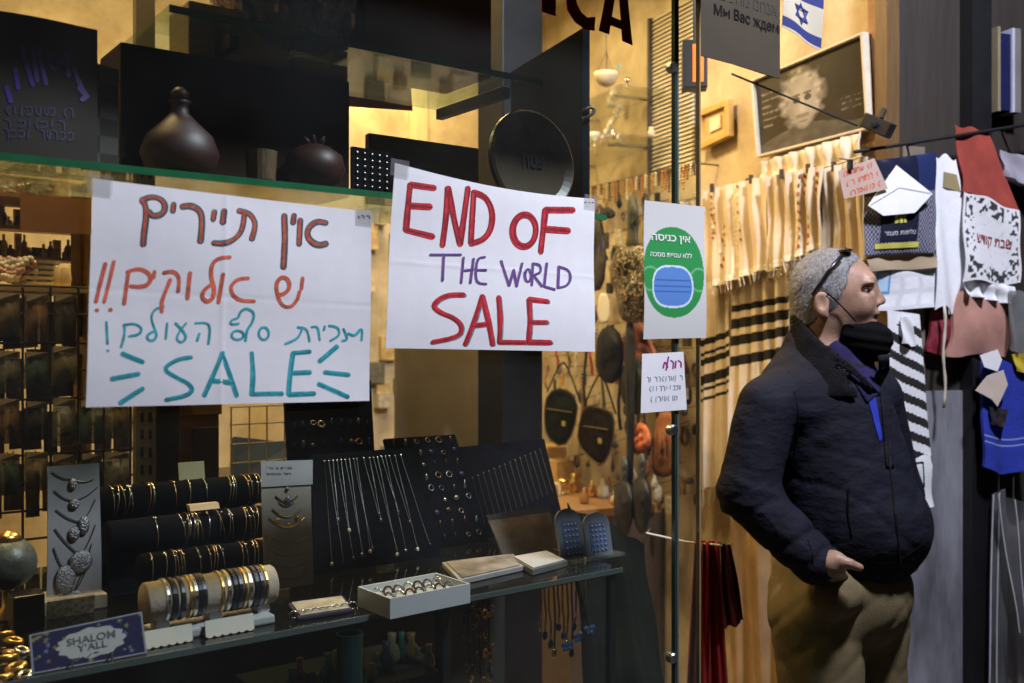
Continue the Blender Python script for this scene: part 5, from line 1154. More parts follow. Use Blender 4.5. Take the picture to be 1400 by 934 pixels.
# ================================================================== entrance
# small gilt frame
def frame_on_wall(name, label, tl, tr, br, bl, o, fw, fmat, inner=None):
    p = wpatch(tl, tr, br, bl, o); t = thing(name, label, "picture", p.pt(np.array(.5), np.array(0.)))
    for (u0, u1, v0, v1) in ((0, 1, 0, fw), (0, 1, 1 - fw, 1), (0, fw * .7, fw, 1 - fw), (1 - fw * .7, 1, fw, 1 - fw)):
        m = MB(); F4 = [p.pt(np.array(u), np.array(v), .014) for u, v in ((u0, v0), (u1, v0), (u1, v1), (u0, v1))]; K4 = [p.pt(np.array(u), np.array(v), -.012) for u, v in ((u0, v0), (u1, v0), (u1, v1), (u0, v1))]
        m.hexa(K4 + F4).build("frame_bar", fmat, t, bevel=.0015)
    return p, t
p, t = frame_on_wall("small_picture", "small gilt frame with a pale square below the orange lamp", (958, 152), (999, 136), (1000, 186), (958, 206), .03, .16, M("gilt_wood", (.62, .42, .14), .4, .3, var=.2))
mb, _ = sheet(Patch(*(p.pt(np.array(u), np.array(v), 0) for u, v in ((.1, .15), (.9, .15), (.9, .85), (.1, .85)))), 2, 2, .006); mb.build("mat_board", M("mat_gold", (.55, .42, .20), .7, var=.1), t)
mb, _ = sheet(Patch(*(p.pt(np.array(u), np.array(v), .006) for u, v in ((.34, .34), (.70, .34), (.70, .70), (.34, .70)))), 2, 2, .005); mb.build("inset", M("inset_pale", (.75, .68, .5), .4), t)
# framed black and white portrait
p, t = frame_on_wall("framed_portrait", "black and white portrait of a white-haired man in a white frame", (1030, 110), (1184, 44), (1192, 177), (1038, 216), .045, .028, M("frame_white", (.62, .56, .44), .5))
pn = np.random.default_rng(5)
def vnoise(u, v, f, seed):
    r = np.random.default_rng(seed); G = r.random((64, 64)); x, y = u * f, v * f; i, j = np.floor(x).astype(int), np.floor(y).astype(int); a, b = x - i, y - j; a = a * a * (3 - 2 * a); b = b * b * (3 - 2 * b)
    g_ = lambda p_, q_: G[p_ % 64, q_ % 64]; return (g_(i, j) * (1 - a) + g_(i + 1, j) * a) * (1 - b) + (g_(i, j + 1) * (1 - a) + g_(i + 1, j + 1) * a) * b
def paint_portrait(u, v):
    x, y = (u - .44) * 1.16, (v - .46) * .80
    base = .010 + .012 * vnoise(u, v, 6, 1) + .01 * (u > .6) * (1 - v)
    hair = np.hypot(x / .245, (y - .10) / .30) + .30 * (vnoise(u, v, 16, 2) - .5)
    hb_ = np.clip((1.08 - hair) / .3, 0, 1); L = base * (1 - hb_) + hb_ * (.16 + .26 * vnoise(u, v, 30, 3))
    face = np.hypot(x / .155, (y - .05) / .27); fb_ = np.clip((1.05 - face) / .25, 0, 1); L = L * (1 - fb_) + fb_ * (.34 - .12 * np.clip(face, 0, 1) + .25 * x + .06 * vnoise(u, v, 12, 4))
    for ex in (-.06, .065): L = np.where(np.hypot((x - ex) / .04, (y - .08) / .03) < 1, .06, L); L = np.where(np.hypot((x - ex) / .05, (y - .125) / .014) < 1, .10, L)
    L = np.where(np.hypot(x / .03, (y - .01) / .07) < 1, L * 1.15, L); L = np.where(np.hypot(x / .075, (y + .085) / .022) < 1, L * .6, L); L = np.where(np.hypot(x / .05, (y + .14) / .012) < 1, L * .6, L)
    sh = (y < -.27 + .10 * np.cos(np.clip(x * 3.2, -1.6, 1.6))) & (face >= 1); L = np.where(sh, .05 + .05 * vnoise(u, v, 18, 6), L)
    for k in range(6):
        yy = .78 - .085 * k; ln = (u > .05) & (u < .19 + .05 * math.sin(k * 2.3)) & (np.abs(v - yy) < .012) & (vnoise(u, v, 60, 7) > .35); L = np.where(ln, .16, L)
    for k in range(3): L = np.where((u > .78) & (u < .95) & (np.abs(v - .40 + .06 * k) < .008) & (vnoise(u, v, 60, 8) > .45), .14, L)
    return np.stack([L, L * .97, L * .9], 1)
pi = Patch(*(p.pt(np.array(u), np.array(v), 0) for u, v in ((.02, .03), (.98, .03), (.98, .97), (.02, .97))))
mb, cc = sheet(pi, 150, 110, .008, paint=paint_portrait, back=(.1, .1, .1)); mb.build("print", M_print("print_glazed", .25, .02), t, smooth=True, colors=cc)
# lit orange lamp in a black case
def depth_box(px0, px1, py0, py1, d, dep):
    """box facing the viewer's side of the entrance at distance d"""
    a_, b_, c_, d_ = PD(px0, py1, d), PD(px1, py1, d), PD(px1, py0, d), PD(px0, py0, d); k = LOOK * dep
    return [a_, b_, b_ + k, a_ + k, d_, c_, c_ + k, d_ + k]
c_ = PD(950, 88, 2.75); e1_ = unit(np.array([.72, -.69, 0])); e2_ = np.array([e1_[1] * -1, e1_[0], 0]); e2_ = unit(np.cross(UP, e1_))
t = thing("sign_lamp", "glowing orange lamp in a black case above the small gilt frame", "lamp", c_ - UP * .066)
MB().obox(c_ + e2_ * .018, e1_ * .034, e2_ * .030, UP * .066).build("case", M("case_black", (.02, .017, .013), .5), t, bevel=.003)
fl_ = M("lamp_orange", (1.0, .20, .015), emit=1.25, var=.0, c2=(.1, .02, 0)); MB().obox(c_ + e1_ * .008 - e2_ * .0135, e1_ * .015, e2_ * .0012, UP * .052).build("glow_panel", fl_, t)
MB().tube([c_ + UP * .066 + e2_ * .02, np.array([*(c_ + e2_ * .02)[:2], 3.099])], .004, 6).build("cord", dark_metal, t)
# hanging notice in Russian
pr = Patch(PD(958, 76, 2.25), PD(1068, 107, 2.35), PD(1068, -60, 2.35), PD(957, -90, 2.25), lambda u, v: .004 * np.sin(u * 5))
t = thing("hanging_notice", "grey hanging notice with Russian and Hebrew lettering at the entrance", "sign", pr.pt(np.array(.5), np.array(0.)))
mb, _ = sheet(pr, 8, 8, .004); mb.build("board", M("notice_grey", (.050, .041, .029), .85, var=.08, spec=.1), t, smooth=True)
ik = M("notice_ink", (.005, .005, .005), .8, spec=.1)
text_on(pr, "Мы Вас ждем", .15, .345, 1.0 - .02, .455, ik, t, .0012, .02)
text_on(pr, heb("אנחנו מחכים"), .22, .50, .96, .59, M("notice_ink_faint", (.022, .018, .013), .8), t, .0012, .0)
MB().tube([pr.pt(np.array(.5), np.array(1.)), pr.pt(np.array(.5), np.array(1.)) * [1, 1, 0] + UP * 3.099], .0015, 5).build("cord", dark_metal, t)
# small flag
fp = Patch(PD(1069, 37, 2.40), PD(1123, 69, 2.45), PD(1124, -2, 2.45), PD(1069, -32, 2.40), lambda u, v: .006 * np.sin(u * 6 + v * 2))
t = thing("flag", "small white flag with blue stripe and blue star hanging at the entrance", "flag", fp.pt(np.array(.5), np.array(0.)))
blue = M("flag_blue", (.010, .016, .12), .8, var=.1)
mb, _ = sheet(fp, 12, 48, .0012, matf=lambda u, v: 1 if (.05 < v < .23 or .77 < v < .95) else 0); mb.build("cloth", [M("flag_white", (.40, .36, .27), .9, var=.05), blue], t, smooth=True)
cu_, cv_ = .5, .50; R6 = .22; asp = np.linalg.norm(fp.c[1] - fp.c[0]) / np.linalg.norm(fp.c[3] - fp.c[0])
for k in (0, 1):
    tri = [(cu_ + R6 * math.sin(2 * math.pi * j / 3 + math.pi * k), cv_ - .13 * 0 + R6 * asp * math.cos(2 * math.pi * j / 3 + math.pi * k)) for j in range(3)]
    tri_i = [(cu_ + (u - cu_) * .66, cv_ + (v - cv_) * .66) for u, v in tri]; m = MB(); V = [fp.pt(np.array(u), np.array(v), .0012 + .0004 * k) for u, v in tri + tri_i]
    m.add(V, [(0, 1, 4, 3), (1, 2, 5, 4), (2, 0, 3, 5)]).build("star", blue, t)
MB().tube([fp.pt(np.array(.0), np.array(1.)), fp.pt(np.array(.0), np.array(1.)) * [1, 1, 0] + UP * 3.099], .002, 5).build("cord", dark_metal, t)
# rod in front of the portrait and small black camera at its end
single("hanging_rod", MB().tube([PD(1000, 101, 2.6), PD(1172, 172, 2.62)], .0028, 6), dark_metal, "thin dark rod slanting across the framed portrait", "rod")
c_ = PD(1200, 172, 2.66); t = thing("security_camera", "small black security camera beside the framed portrait", "camera", c_ - UP * .03)
dirn = unit(PD(1222, 184, 2.62) - PD(1178, 165, 2.68)); nn = unit(np.cross(dirn, UP)); uu_ = np.cross(nn, dirn)
MB().obox(c_, dirn * .042, nn * .018, uu_ * .020).build("body", M("camera_black", (.014, .014, .016), .4), t, bevel=.004)
MB().lathe(c_ + nn * .0185, [(.009, 0), (.009, .006), (.006, .007)], 14, axis=nn).build("lens", M("lens_glass", (.02, .025, .04), .05, spec=1.0), t)
MB().tube([c_ + uu_ * .02, c_ + uu_ * .05 + LOOK * .02, PW(1205, 150, 0.0)], .006, 8).build("bracket", dark_metal, t)
# ------------------------------------------------------------------ prayer shawls on a cord along the wall
ca, cb = PW(948, 264, .10), PW(1178, 214, .10)
t = thing("clothes_line", "sagging cord carrying the prayer shawls along the wall", "cord", (ca + cb) / 2)
MB().tube([ca + (cb - ca) * s_ - UP * .015 * math.sin(math.pi * s_) for s_ in np.linspace(0, 1, 12)], .003, 6).build("cord_line", M("cord_white", (.6, .55, .45), .8), t)
for f_ in (.02, .98): c_ = ca + (cb - ca) * f_; MB().tube([c_, c_ - WN * .1], .003, 6).build("hook", steel, t)
def folds(n, a0, ph, amp=None):
    amp = a0 * 1.45; return lambda u, v: amp * np.sin(u * n * 6.283 + ph + .6 * np.sin(v * 3)) * (.45 + .55 * (1 - v)) + amp * .4 * np.sin(u * n * 13 + v * 4 + ph * 2) + amp * .25 * np.sin(v * 7 + u * 4)
def shawl(name, label, tl, tr, br, bl, o, n, amp, mats, matf, seed, th=.004, nu=48, nv=90, cat="shawl"):
    p = wpatch(tl, tr, br, bl, o, folds(n, amp, seed)); t = thing(name, label, cat, p.pt(np.array(.5), np.array(0.)), "prayer shawls and cloths at the entrance")
    mb, _ = sheet(p, nu, nv, th, matf=matf); mb.build("cloth", mats, t, smooth=True); return p, t
def clip(p, t, u):
    c_ = p.pt(np.array(u), np.array(.995), .006); MB().obox(c_, WD * .004, WN * .006, UP * .014).build("peg", M("peg_dark", (.05, .04, .03), .6), t)
def fringe(p, t, us, L_=.06):
    for u in us:
        c_ = p.pt(np.array(u), np.array(0.0), .001); k = random.uniform(-.006, .006); MB().tube([c_, c_ + WD * k - UP * L_ * .5, c_ - UP * L_ + WD * k * 2], .0014, 4).build("tassel", cream_cloth, t)
stripe = lambda bands, top=1.0: (lambda u, v: 1 if any(a_ < v < b_ for a_, b_ in bands) else 0)
p, t = shawl("prayer_shawl", "long cream prayer shawl with black stripes left of the man's shoulder", (1000, 252), (1086, 238), (1082, 650), (1002, 668), .10, 5, .011, [cream_cloth, black_cloth], stripe([(.400, .432), (.462, .497), (.522, .558), (.580, .600)]), 1.0)
fringe(p, t, np.linspace(.03, .97, 16)); clip(p, t, .3)
p, t = shawl("prayer_shawl", "narrow cream prayer shawl with dense black stripes beside the glass strip", (958, 268), (1000, 256), (1003, 655), (956, 672), .08, 3, .011, [cream_cloth, black_cloth], stripe([(.30, .315), (.33, .345), (.36, .385), (.42, .44), (.455, .47), (.485, .515)]), 2.2)
fringe(p, t, np.linspace(.05, .95, 9)); clip(p, t, .6)
p, t = shawl("prayer_shawl", "short cream prayer shawl with lace hem hung left on the cord", (960, 262), (1048, 240), (1052, 366), (962, 398), .145, 5, .010, [cream_cloth2, lace_m], lambda u, v: 1 if v < .07 or .48 < u < .55 else 0, .3)
clip(p, t, .25); clip(p, t, .8); fringe(p, t, np.linspace(.02, .98, 22), .03)
for (u, v0, v1) in ((.16, .55, .92), (.20, .5, .8), (.62, .4, .95), (.30, .2, .6)):
    for k in range(7): c_ = p.pt(np.array(u + .012 * math.sin(k * 2.5)), np.array(v0 + (v1 - v0) * k / 6), .003); MB().ell(c_, (.004, .004, .006), 6, 4).build("stitch", (stitch_red, gold, lace_m)[k % 3], t)
p, t = shawl("prayer_shawl", "cream prayer shawl with red embroidered bands above the man's head", (1050, 242), (1126, 226), (1124, 336), (1052, 372), .15, 5, .010, [cream_cloth2, lace_m, stitch_red], lambda u, v: 1 if v < .08 or .50 < u < .56 else (2 if .74 < u < .79 and int(v * 18) % 2 else 0), 1.7)
clip(p, t, .3); clip(p, t, .75); fringe(p, t, np.linspace(.02, .98, 18), .03)
for u in (.62, .68, .88):
    for k in range(9): c_ = p.pt(np.array(u), np.array(.12 + .1 * k), .003); MB().ell(c_, (.0045, .004, .007), 6, 4).build("stitch", (stitch_red, gold)[k % 2], t)
p, t = shawl("prayer_shawl", "plain cream satin shawl behind the orange-lettered card", (1118, 236), (1182, 214), (1184, 356), (1120, 380), .12, 4, .010, [cream_cloth2], None, 2.9); clip(p, t, .4)
p, t = shawl("wall_drape", "pale wrinkled drape bunched above the prayer shawls", (1040, 222), (1178, 180), (1180, 226), (1042, 262), .07, 6, .010, [cream_cloth], None, .9, nv=24, cat="drape")
# brown drape and wooden board low on the wall behind the man
p, t = shawl("wall_drape", "tan drape hanging low on the wall behind the man's arm", (998, 690), (1070, 680), (1082, 1330), (1000, 1330), .07, 2, .012, [M("drape_tan", (.34, .23, .12), .8, var=.25, scale=6)], None, .4, cat="drape")
# white cord with red garments, near the glass strip
sa, sb = PD(884, 729, 2.62), PD(990, 746, 2.50)
t = thing("washing_line", "white string tied low beside the glass strip", "string", (sa + sb) / 2); MB().tube([sa, (sa + sb) / 2 - UP * .006, sb], .0028, 6).build("string", white_cloth, t)
MB().tube([sa, PW(890, 722, .0)], .002, 5).build("tie", M("tie_string", (.2, .15, .1), .8), t); MB().tube([sb, PW(1000, 742, .0)], .002, 5).build("tie", M("tie_string", (0, 0, 0)), t)
def dpatch(tl, tr, br, bl, d, curl): return Patch(PD(*bl, d), PD(*br, d), PD(*tr, d), PD(*tl, d), curl)
p = dpatch((950, 738), (985, 742), (1012, 1180), (930, 1180), 2.53, folds(2.5, .014, .5)); t = thing("red_garment", "long dark red garment hanging from the white string", "garment", p.pt(np.array(.5), np.array(0.)))
mb, _ = sheet(p, 40, 60, .006); mb.build("cloth", M("cloth_red", (.36, .022, .020), .85, var=.25, scale=10, bump=.3), t, smooth=True)
p = dpatch((948, 742), (962, 742), (952, 1180), (928, 1180), 2.49, folds(1.2, .010, 1.5)); t = thing("pink_scarf", "dusty pink scarf edging the dark red garment", "scarf", p.pt(np.array(.5), np.array(0.)))
mb, _ = sheet(p, 20, 60, .004); mb.build("cloth", M("cloth_pink", (.55, .16, .14), .85, var=.2, scale=14), t, smooth=True)
p = dpatch((984, 742), (1000, 746), (1018, 850), (990, 860), 2.50, folds(1.5, .010, 2.5)); t = thing("maroon_sleeve_cloth", "short maroon cloth at the right end of the white string", "cloth", p.pt(np.array(.5), np.array(0.)))
mb, _ = sheet(p, 20, 20, .004); mb.build("cloth", M("cloth_maroon", (.12, .012, .012), .9, var=.2), t, smooth=True)

# ------------------------------------------------------------------ small goods crowding the wall inside the window
rw = random.Random(33); sm = [M("wall_good%d" % i, c_, .45, var=.5, scale=60) for i, c_ in enumerate(((.55, .36, .12), (.07, .045, .025), (.62, .50, .30), (.36, .11, .04), (.015, .014, .013), (.16, .13, .09), (.09, .085, .045)))]
nm_ = ("gilt", "brown", "cream", "rust", "black", "stone-grey", "olive")
cells = [(x, y) for y in range(280, 705, 22) for x in range(752, 950, 13)]
rw.shuffle(cells)
for k, (cx, cy) in enumerate(sorted(cells[:155], key=lambda q: (q[1], q[0]))):
    x_ = cx + rw.uniform(-6, 6); y_ = cy + rw.uniform(-9, 9); w_ = rw.uniform(4, 9.5); h_ = rw.uniform(6, 18); o_ = rw.uniform(.012, .10); j = rw.randrange(7); m = MB()
    c_ = PW(x_, y_, o_); hw = w_ / 1361 * 2.9; hh_ = h_ / 1361 * 2.9; sh = rw.randrange(4)
    if sh == 0: m.ell(c_, (hw, hw, hh_), 10, 8)
    elif sh == 1: m.obox(c_, WD * hw, WN * .008, UP * hh_)
    elif sh == 2: m.torus(c_, hh_, hh_ * .25, WN, 14, 6, sx=.7)
    else: m.tube([c_ + UP * hh_, c_ + UP * hh_ * .3, c_ - UP * hh_ * .5, c_ - UP * hh_], [hw * .2, hw * .5, hw, hw * .3], 10)
    t = thing("wall_trinket", "%s %s, %s of the trinkets pinned to the wall inside the window" % (nm_[j], ("oval", "card", "hoop", "drop")[sh], str(ORD[k % 39]) + (" from the top", " in the middle", " near the counter", " near the floor")[k // 39]), "trinket", c_ - UP * hh_, "trinkets pinned to the wall")
    m.build("body", sm[j], t, smooth=sh != 1); top = c_ + UP * hh_; MB().tube([top - UP * .002, top + UP * .012 - WN * (o_ + .0)], .0012, 4).build("hook", dark_metal, t)

# belts and straps hung between the bags
rw = random.Random(71)
for k in range(22):
    px = 748 + 7.6 * k + rw.uniform(-2, 2); y0 = rw.uniform(445, 520); y1 = y0 + rw.uniform(40, 120); o_ = .11 + .05 * rw.random(); j = k % 6
    cs = [PW(px + 2 * math.sin(q * 1.3 + k), y0 + (y1 - y0) * q / 5, o_ + .006 * math.sin(q * 2 + k)) for q in range(6)]
    t = thing("hanging_strap", "%s strap, %s from the left among the bags inside the window" % (("tan", "black", "red", "ochre", "olive", "cream")[j], ORD[k]), "strap", cs[-1], "straps among the bags")
    m = MB()
    for a_, b_ in zip(cs[:-1], cs[1:]): m.obox((a_ + b_) / 2, WD * .009, WN * .002, (b_ - a_) / 2 * .999)
    m.build("band", M("strap%d" % j, ((.34, .20, .09), (.012, .011, .011), (.34, .04, .03), (.50, .32, .09), (.09, .09, .045), (.60, .50, .34))[j], .7, var=.4, scale=50), t)
    MB().torus(cs[0] + UP * .008, .008, .0016, WN, 12, 5).build("ring", steel, t); MB().tube([cs[0] + UP * .014, cs[0] + UP * .018 - WN * o_], .0015, 4).build("hook", dark_metal, t)
# ================================================================== goods hung on the pier to the right
def vpatch(tl, tr, br, bl, o=.03, curl=None): return Patch(PV(*bl, o), PV(*br, o), PV(*tr, o), PV(*tl, o), curl)
GR = "goods hung at the right of the entrance"
def vsheet(name, label, cat, tl, tr, br, bl, o, mats, curl=None, th=.003, nu=24, nv=24, matf=None, paint=None, part="cloth", smooth=True, edge=None):
    p = vpatch(tl, tr, br, bl, o, curl); t = thing(name, label, cat, p.pt(np.array(.5), np.array(0.)), GR); ph_ = sum(map(ord, label)) % 7
    if edge is None and part == 'cloth': edge = lambda u, v: (u + .022 * np.sin(v * 8 + ph_) * (1 - .5 * v), v + .028 * np.sin(u * 7 + ph_ * 2) * (1 - v) - .02 * np.sin(u * 11 + ph_) * v)
    mb, cc = sheet(p, nu, nv, th, matf=matf, paint=paint, edge=edge); mb.build(part, mats, t, smooth=smooth, colors=cc); return p, t
# rail that carries them
ra_, rb_ = PV(1168, 208, .075), PV(1420, 168, .075)
t = thing("hanging_rail", "dark rail across the pier carrying the cloths", "rail", (ra_ + rb_) / 2); MB().tube([ra_, rb_], .005, 8).build("rod", dark_metal, t)
for f_ in (.36, .9): c_ = ra_ + (rb_ - ra_) * f_; MB().tube([c_, c_ - VN * .075], .004, 6).build("bracket", dark_metal, t)
wob = lambda a, n, ph=0.0: (lambda u, v: .004 + 1.5 * a * np.sin(u * n + ph + v * 2) * (1.15 - v) + a * .5 * np.sin(v * 6 + u * 3 + ph))
weave = M("white_check_cloth", (.74, .75, .78), .9, var=.05, scale=40, bump=.3, bscale=200)
p, t = vsheet("white_shawl", "white checked shawl hanging as a strip beside the red cloth", "shawl", (1276, 212), (1310, 218), (1320, 424), (1277, 424), .055, [weave], wob(.006, 7), nv=40)
for k in range(5): c0 = p.pt(np.array(.2 + .15 * k), np.array(0.0)); MB().tube([c0, c0 - UP * .012 + VD * .003], .0012, 4).build("tassel", white_cloth, t)
tp = Patch(p.pt(np.array(.34), np.array(.80), .002), p.pt(np.array(.92), np.array(.78), .002), p.pt(np.array(.80), np.array(.89), .002), p.pt(np.array(.36), np.array(.90), .002)); mb, _ = sheet(tp, 2, 2, .001); mb.build("tag", M("tag_olive", (.26, .21, .10), .6), t)
ck = lambda u, v: np.where((((np.floor(u * 22) % 4 == 0) | (np.floor(v * 12) % 4 == 0)))[:, None], np.array([.62, .63, .67]), np.array([.74, .75, .78]))
p, t = vsheet("white_shawl", "folded white shawl with a pale blue crest beside the man's face", "shawl", (1150, 366), (1290, 352), (1292, 422), (1150, 424), .050, [M_print("print_cloth", .9, .3)], wob(.005, 9, 1), nu=44, nv=30, paint=ck)
bl_ = M("crest_blue", (.12, .34, .62), .7); em = lambda s_: SubPatch(p, .33 + .02 * s_, .34 + .05 * s_, .46 - .02 * s_, .84 - .05 * s_, .001 + .0006 * s_)
mb, _ = sheet(em(0), 6, 6, .0006); mb.build("crest", bl_, t); mb, _ = sheet(em(1), 6, 6, .0006); mb.build("crest", M("crest_pale", (.45, .62, .80), .7), t)
vsheet("beige_cloth", "beige folded cloth under the patterned shawl bag", "cloth", (1184, 338), (1278, 334), (1278, 366), (1184, 372), .062, [M("cloth_beige", (.36, .28, .18), .9, var=.1)], wob(.003, 8))
# patterned shawl bag with label
def paint_bag(u, v):
    w = (np.sin(u * 150) * np.sin(v * 120)) > 0; c = np.where(w[:, None], np.array([.30, .30, .36]), np.array([.035, .035, .08])); c[v > .62] = (.012, .014, .035)
    c[(v > .62) & (u > .72)] = (.02, .03, .10); return c
p, t = vsheet("shawl_bag", "dark blue patterned shawl bag with a yellow emblem on its label", "bag", (1180, 222), (1280, 208), (1279, 346), (1182, 350), .075, [M_print("print_film", .25, .1)], lambda u, v: .018 * np.sin(np.pi * u) * np.sin(np.pi * v) ** .5 + .002 * np.sin(u * 22 + v * 13), th=.006, nu=90, nv=100, paint=paint_bag, part="pouch")
lp = SubPatch(p, .19, .14, .70, .43, .0025); mb, _ = sheet(lp, 12, 12, .0015); mb.build("label", M("label_navy", (.016, .016, .035), .4), t)
yl = M("emblem_yellow", (.55, .52, .10), .5)
for k in range(3): q_ = SubPatch(lp, .34 + .11 * k, .62, .42 + .11 * k, .90, .001); mb, _ = sheet(q_, 2, 4, .0006); mb.build("emblem_bar", yl, t)
text_on(lp, heb("טליתות מצמר"), .08, .20, .94, .38, M("label_white", (.55, .55, .58), .5), t, .0012, .01)
q_ = SubPatch(p, .13, .065, .73, .118, .003); mb, _ = sheet(q_, 14, 2, .001); mb.build("ribbon", yl, t)
# white envelope on it, orange lettered card with clip
def vpoly_sheet(name, label, cat, pts, o, mat, th=.002):
    Fp = [PV(x, y, o) for x, y in pts]; Bp = [q - VN * th for q in Fp]; n = len(pts); m = MB(); m.add(Fp + Bp, [tuple(range(n)), tuple(range(2 * n - 1, n - 1, -1))] + [(i, n + i, n + (i + 1) % n, (i + 1) % n) for i in range(n)])
    t = thing(name, label, cat, Fp[0] * 0 + sum(Fp) / n, GR); m.build("sheet", mat, t); return t
t = vpoly_sheet("white_envelope", "white folded paper tucked into the top of the patterned bag", "paper", [(1187, 281), (1208, 295), (1251, 291), (1275, 265), (1226, 226)], .108, paper)
Fp = [PV(x, y, .110) for x, y in ((1190, 280), (1230, 256), (1273, 264))]; MB().tube(Fp, .0008, 4).build("fold", M("fold_grey", (.5, .5, .54), .8), t)
p = vpatch((1146, 234), (1196, 216), (1215, 258), (1154, 272), .118, lambda u, v: .003 * np.sin(u * 4)); t = thing("price_card", "pinkish card with orange handwriting clipped beside the patterned bag", "card", p.pt(np.array(.5), np.array(0.)), GR)
mb, _ = sheet(p, 6, 6, .0012); mb.build("card", M("card_pink", (.46, .33, .27), .75, var=.06), t, smooth=True)
for k, y in enumerate((.78, .56, .34)):
    a0 = (1150 + 2 * k + (0.78 - y) * 12, 238 + 13 * k); 
    for s_ in scribble(a0[0] + 2, a0[0] + 44, a0[1], 3.0, 3.6, npr, -.34): m = MB(); ribbon(m, p, s_, 1.5, .0008); m.build("pen_stroke", ink_orange, t)
c_ = p.pt(np.array(.28), np.array(1.0), .004); MB().obox(c_ + UP * .006, VD * .006, VN * .006, UP * .014).build("clip", M("clip_black", (.015, .015, .015), .4), t, bevel=.002)
MB().tube([c_ + UP * .018, c_ + UP * .020 - VD * .035], .0018, 5).build("clip_wire", steel, t)
# red cloth, embroidered bread cover, pink satin bag, patterned red bag
vsheet("red_cloth", "brick red cloth hanging above the embroidered white cover", "cloth", (1304, 172), (1350, 180), (1396, 292), (1312, 262), .066, [M("cloth_brick", (.30, .045, .03), .85, var=.2, scale=14)], wob(.006, 9, .7))
MB_ = M_print("print_cover", .8, .3)
def paint_cover(u, v):
    c = np.tile(np.array([.70, .70, .72]), (len(u), 1)); border = (np.minimum(np.minimum(u, 1 - u), np.minimum(v, 1 - v)) < .20)
    k = vnoise(u, v, 26, 21); pat = border & (k > .58) & (np.minimum(np.minimum(u, 1 - u), np.minimum(v, 1 - v)) > .03); c[pat] = (.03, .03, .035)
    ctr = (~border) & (vnoise(u, v, 18, 22) > .78) & (np.abs(v - .48) > .12); c[ctr] = (.60, .58, .60); return c
p, t = vsheet("bread_cover", "white cover with black embroidery and red Hebrew lettering", "cover", (1316, 258), (1391, 290), (1394, 388), (1314, 386), .075, [MB_], wob(.006, 6, .2), nu=70, nv=90, paint=paint_cover)
text_on(p, heb("שבת קודש"), .24, .42, .86, .56, M("thread_red", (.28, .05, .05), .8), t, .002, .01)
vsheet("white_frill", "white frill below the embroidered cover", "frill", (1316, 382), (1388, 392), (1384, 416), (1318, 404), .070, [white_cloth], wob(.008, 22, 1.1))
vsheet("satin_bag", "pink satin bag below the white frill", "bag", (1312, 396), (1380, 408), (1378, 486), (1296, 486), .06, [M("satin_pink", (.46, .24, .19), .4, var=.25, scale=9)], lambda u, v: .016 * np.sin(np.pi * u) * np.sin(np.pi * v) + .005 * np.sin(u * 12 + v * 7), th=.012)
vsheet("red_bag", "small crimson patterned bag behind the white tassel", "bag", (1276, 424), (1316, 420), (1312, 486), (1268, 482), .035, [M("bag_crimson", (.20, .02, .035), .5, var=.6, scale=40)], lambda u, v: .012 * np.sin(np.pi * u) * np.sin(np.pi * v), th=.01)
# white rope tassel
q_ = [PV(1291 + 1.5 * math.sin(k), 418 + 14 * k, .075) for k in range(11)]; t = thing("rope_tassel", "twisted white tassel hanging under the white shawl", "tassel", q_[-1], GR)
MB().tube(q_, [.0035 + .0012 * (k % 2) for k in range(11)], 7).build("rope", M("rope_cream", (.5, .46, .38), .9), t, smooth=True)
# striped shawl right of the man
p, t = vsheet("prayer_shawl", "black and white striped prayer shawl hanging beside the man's chest", "shawl", (1212, 424), (1256, 430), (1272, 640), (1220, 640), .06, [white_cloth, black_cloth], wob(.004, 8, .4), edge=lambda u, v: (u, v), nu=30, nv=110, matf=lambda u, v: 1 if (int((v + .10 * u) * 17) % 2 == 0 and .04 < v < .92) else 0)
p, t = vsheet("prayer_shawl", "white corner of a shawl with a black square below the striped shawl", "shawl", (1222, 630), (1272, 622), (1274, 690), (1230, 704), .07, [white_cloth], wob(.006, 8, .9))
sq = [(.25, .42), (.72, .42), (.72, .9), (.25, .9)]; 
for a_, b_ in zip(sq, sq[1:] + sq[:1]): MB().tube([p.pt(np.array(a_[0]), np.array(a_[1]), .002), p.pt(np.array(b_[0]), np.array(b_[1]), .002)], .0022, 4).build("border", black_cloth, t)
vsheet("white_cloth", "small white cloth poking up behind the striped shawl", "cloth", (1230, 432), (1244, 436), (1252, 474), (1232, 470), .072, [white_cloth], wob(.004, 6))
# blue towel group
p, t = vsheet("blue_towel", "bright blue towel with pale lines at the right edge", "towel", (1342, 492), (1412, 500), (1412, 648), (1340, 642), .085, [M("towel_blue", (.015, .035, .34), .9, var=.2, scale=30, bump=.4), M("towel_line", (.22, .28, .52), .9)], wob(.008, 9, .3), nv=70, th=.01, matf=lambda u, v: 1 if (.24 < v < .26 or .30 < v < .315) else 0)
vsheet("navy_pouch", "dark patch of ornament on the blue towel", "ornament", (1352, 556), (1376, 560), (1372, 584), (1354, 580), .102, [M("orn_dark", (.03, .025, .03), .5, var=.8, scale=60)], wob(.002, 6))
vsheet("yellow_cloth", "yellow cloth corner above the blue towel", "cloth", (1382, 484), (1412, 484), (1412, 512), (1388, 508), .10, [M("cloth_yellow", (.55, .42, .03), .85)], wob(.004, 6))
t = vpoly_sheet("paper_tag", "white crumpled paper tag pinned on the blue towel", "tag", [(1334, 534), (1356, 546), (1364, 556), (1378, 526), (1372, 506), (1350, 514)], .115, M("tag_paper_cream", (.58, .48, .40), .8, var=.1))
t = vpoly_sheet("paper_tag", "white plastic tag at the top of the blue towel", "tag", [(1340, 486), (1364, 478), (1370, 492), (1364, 508), (1346, 502)], .118, paper)
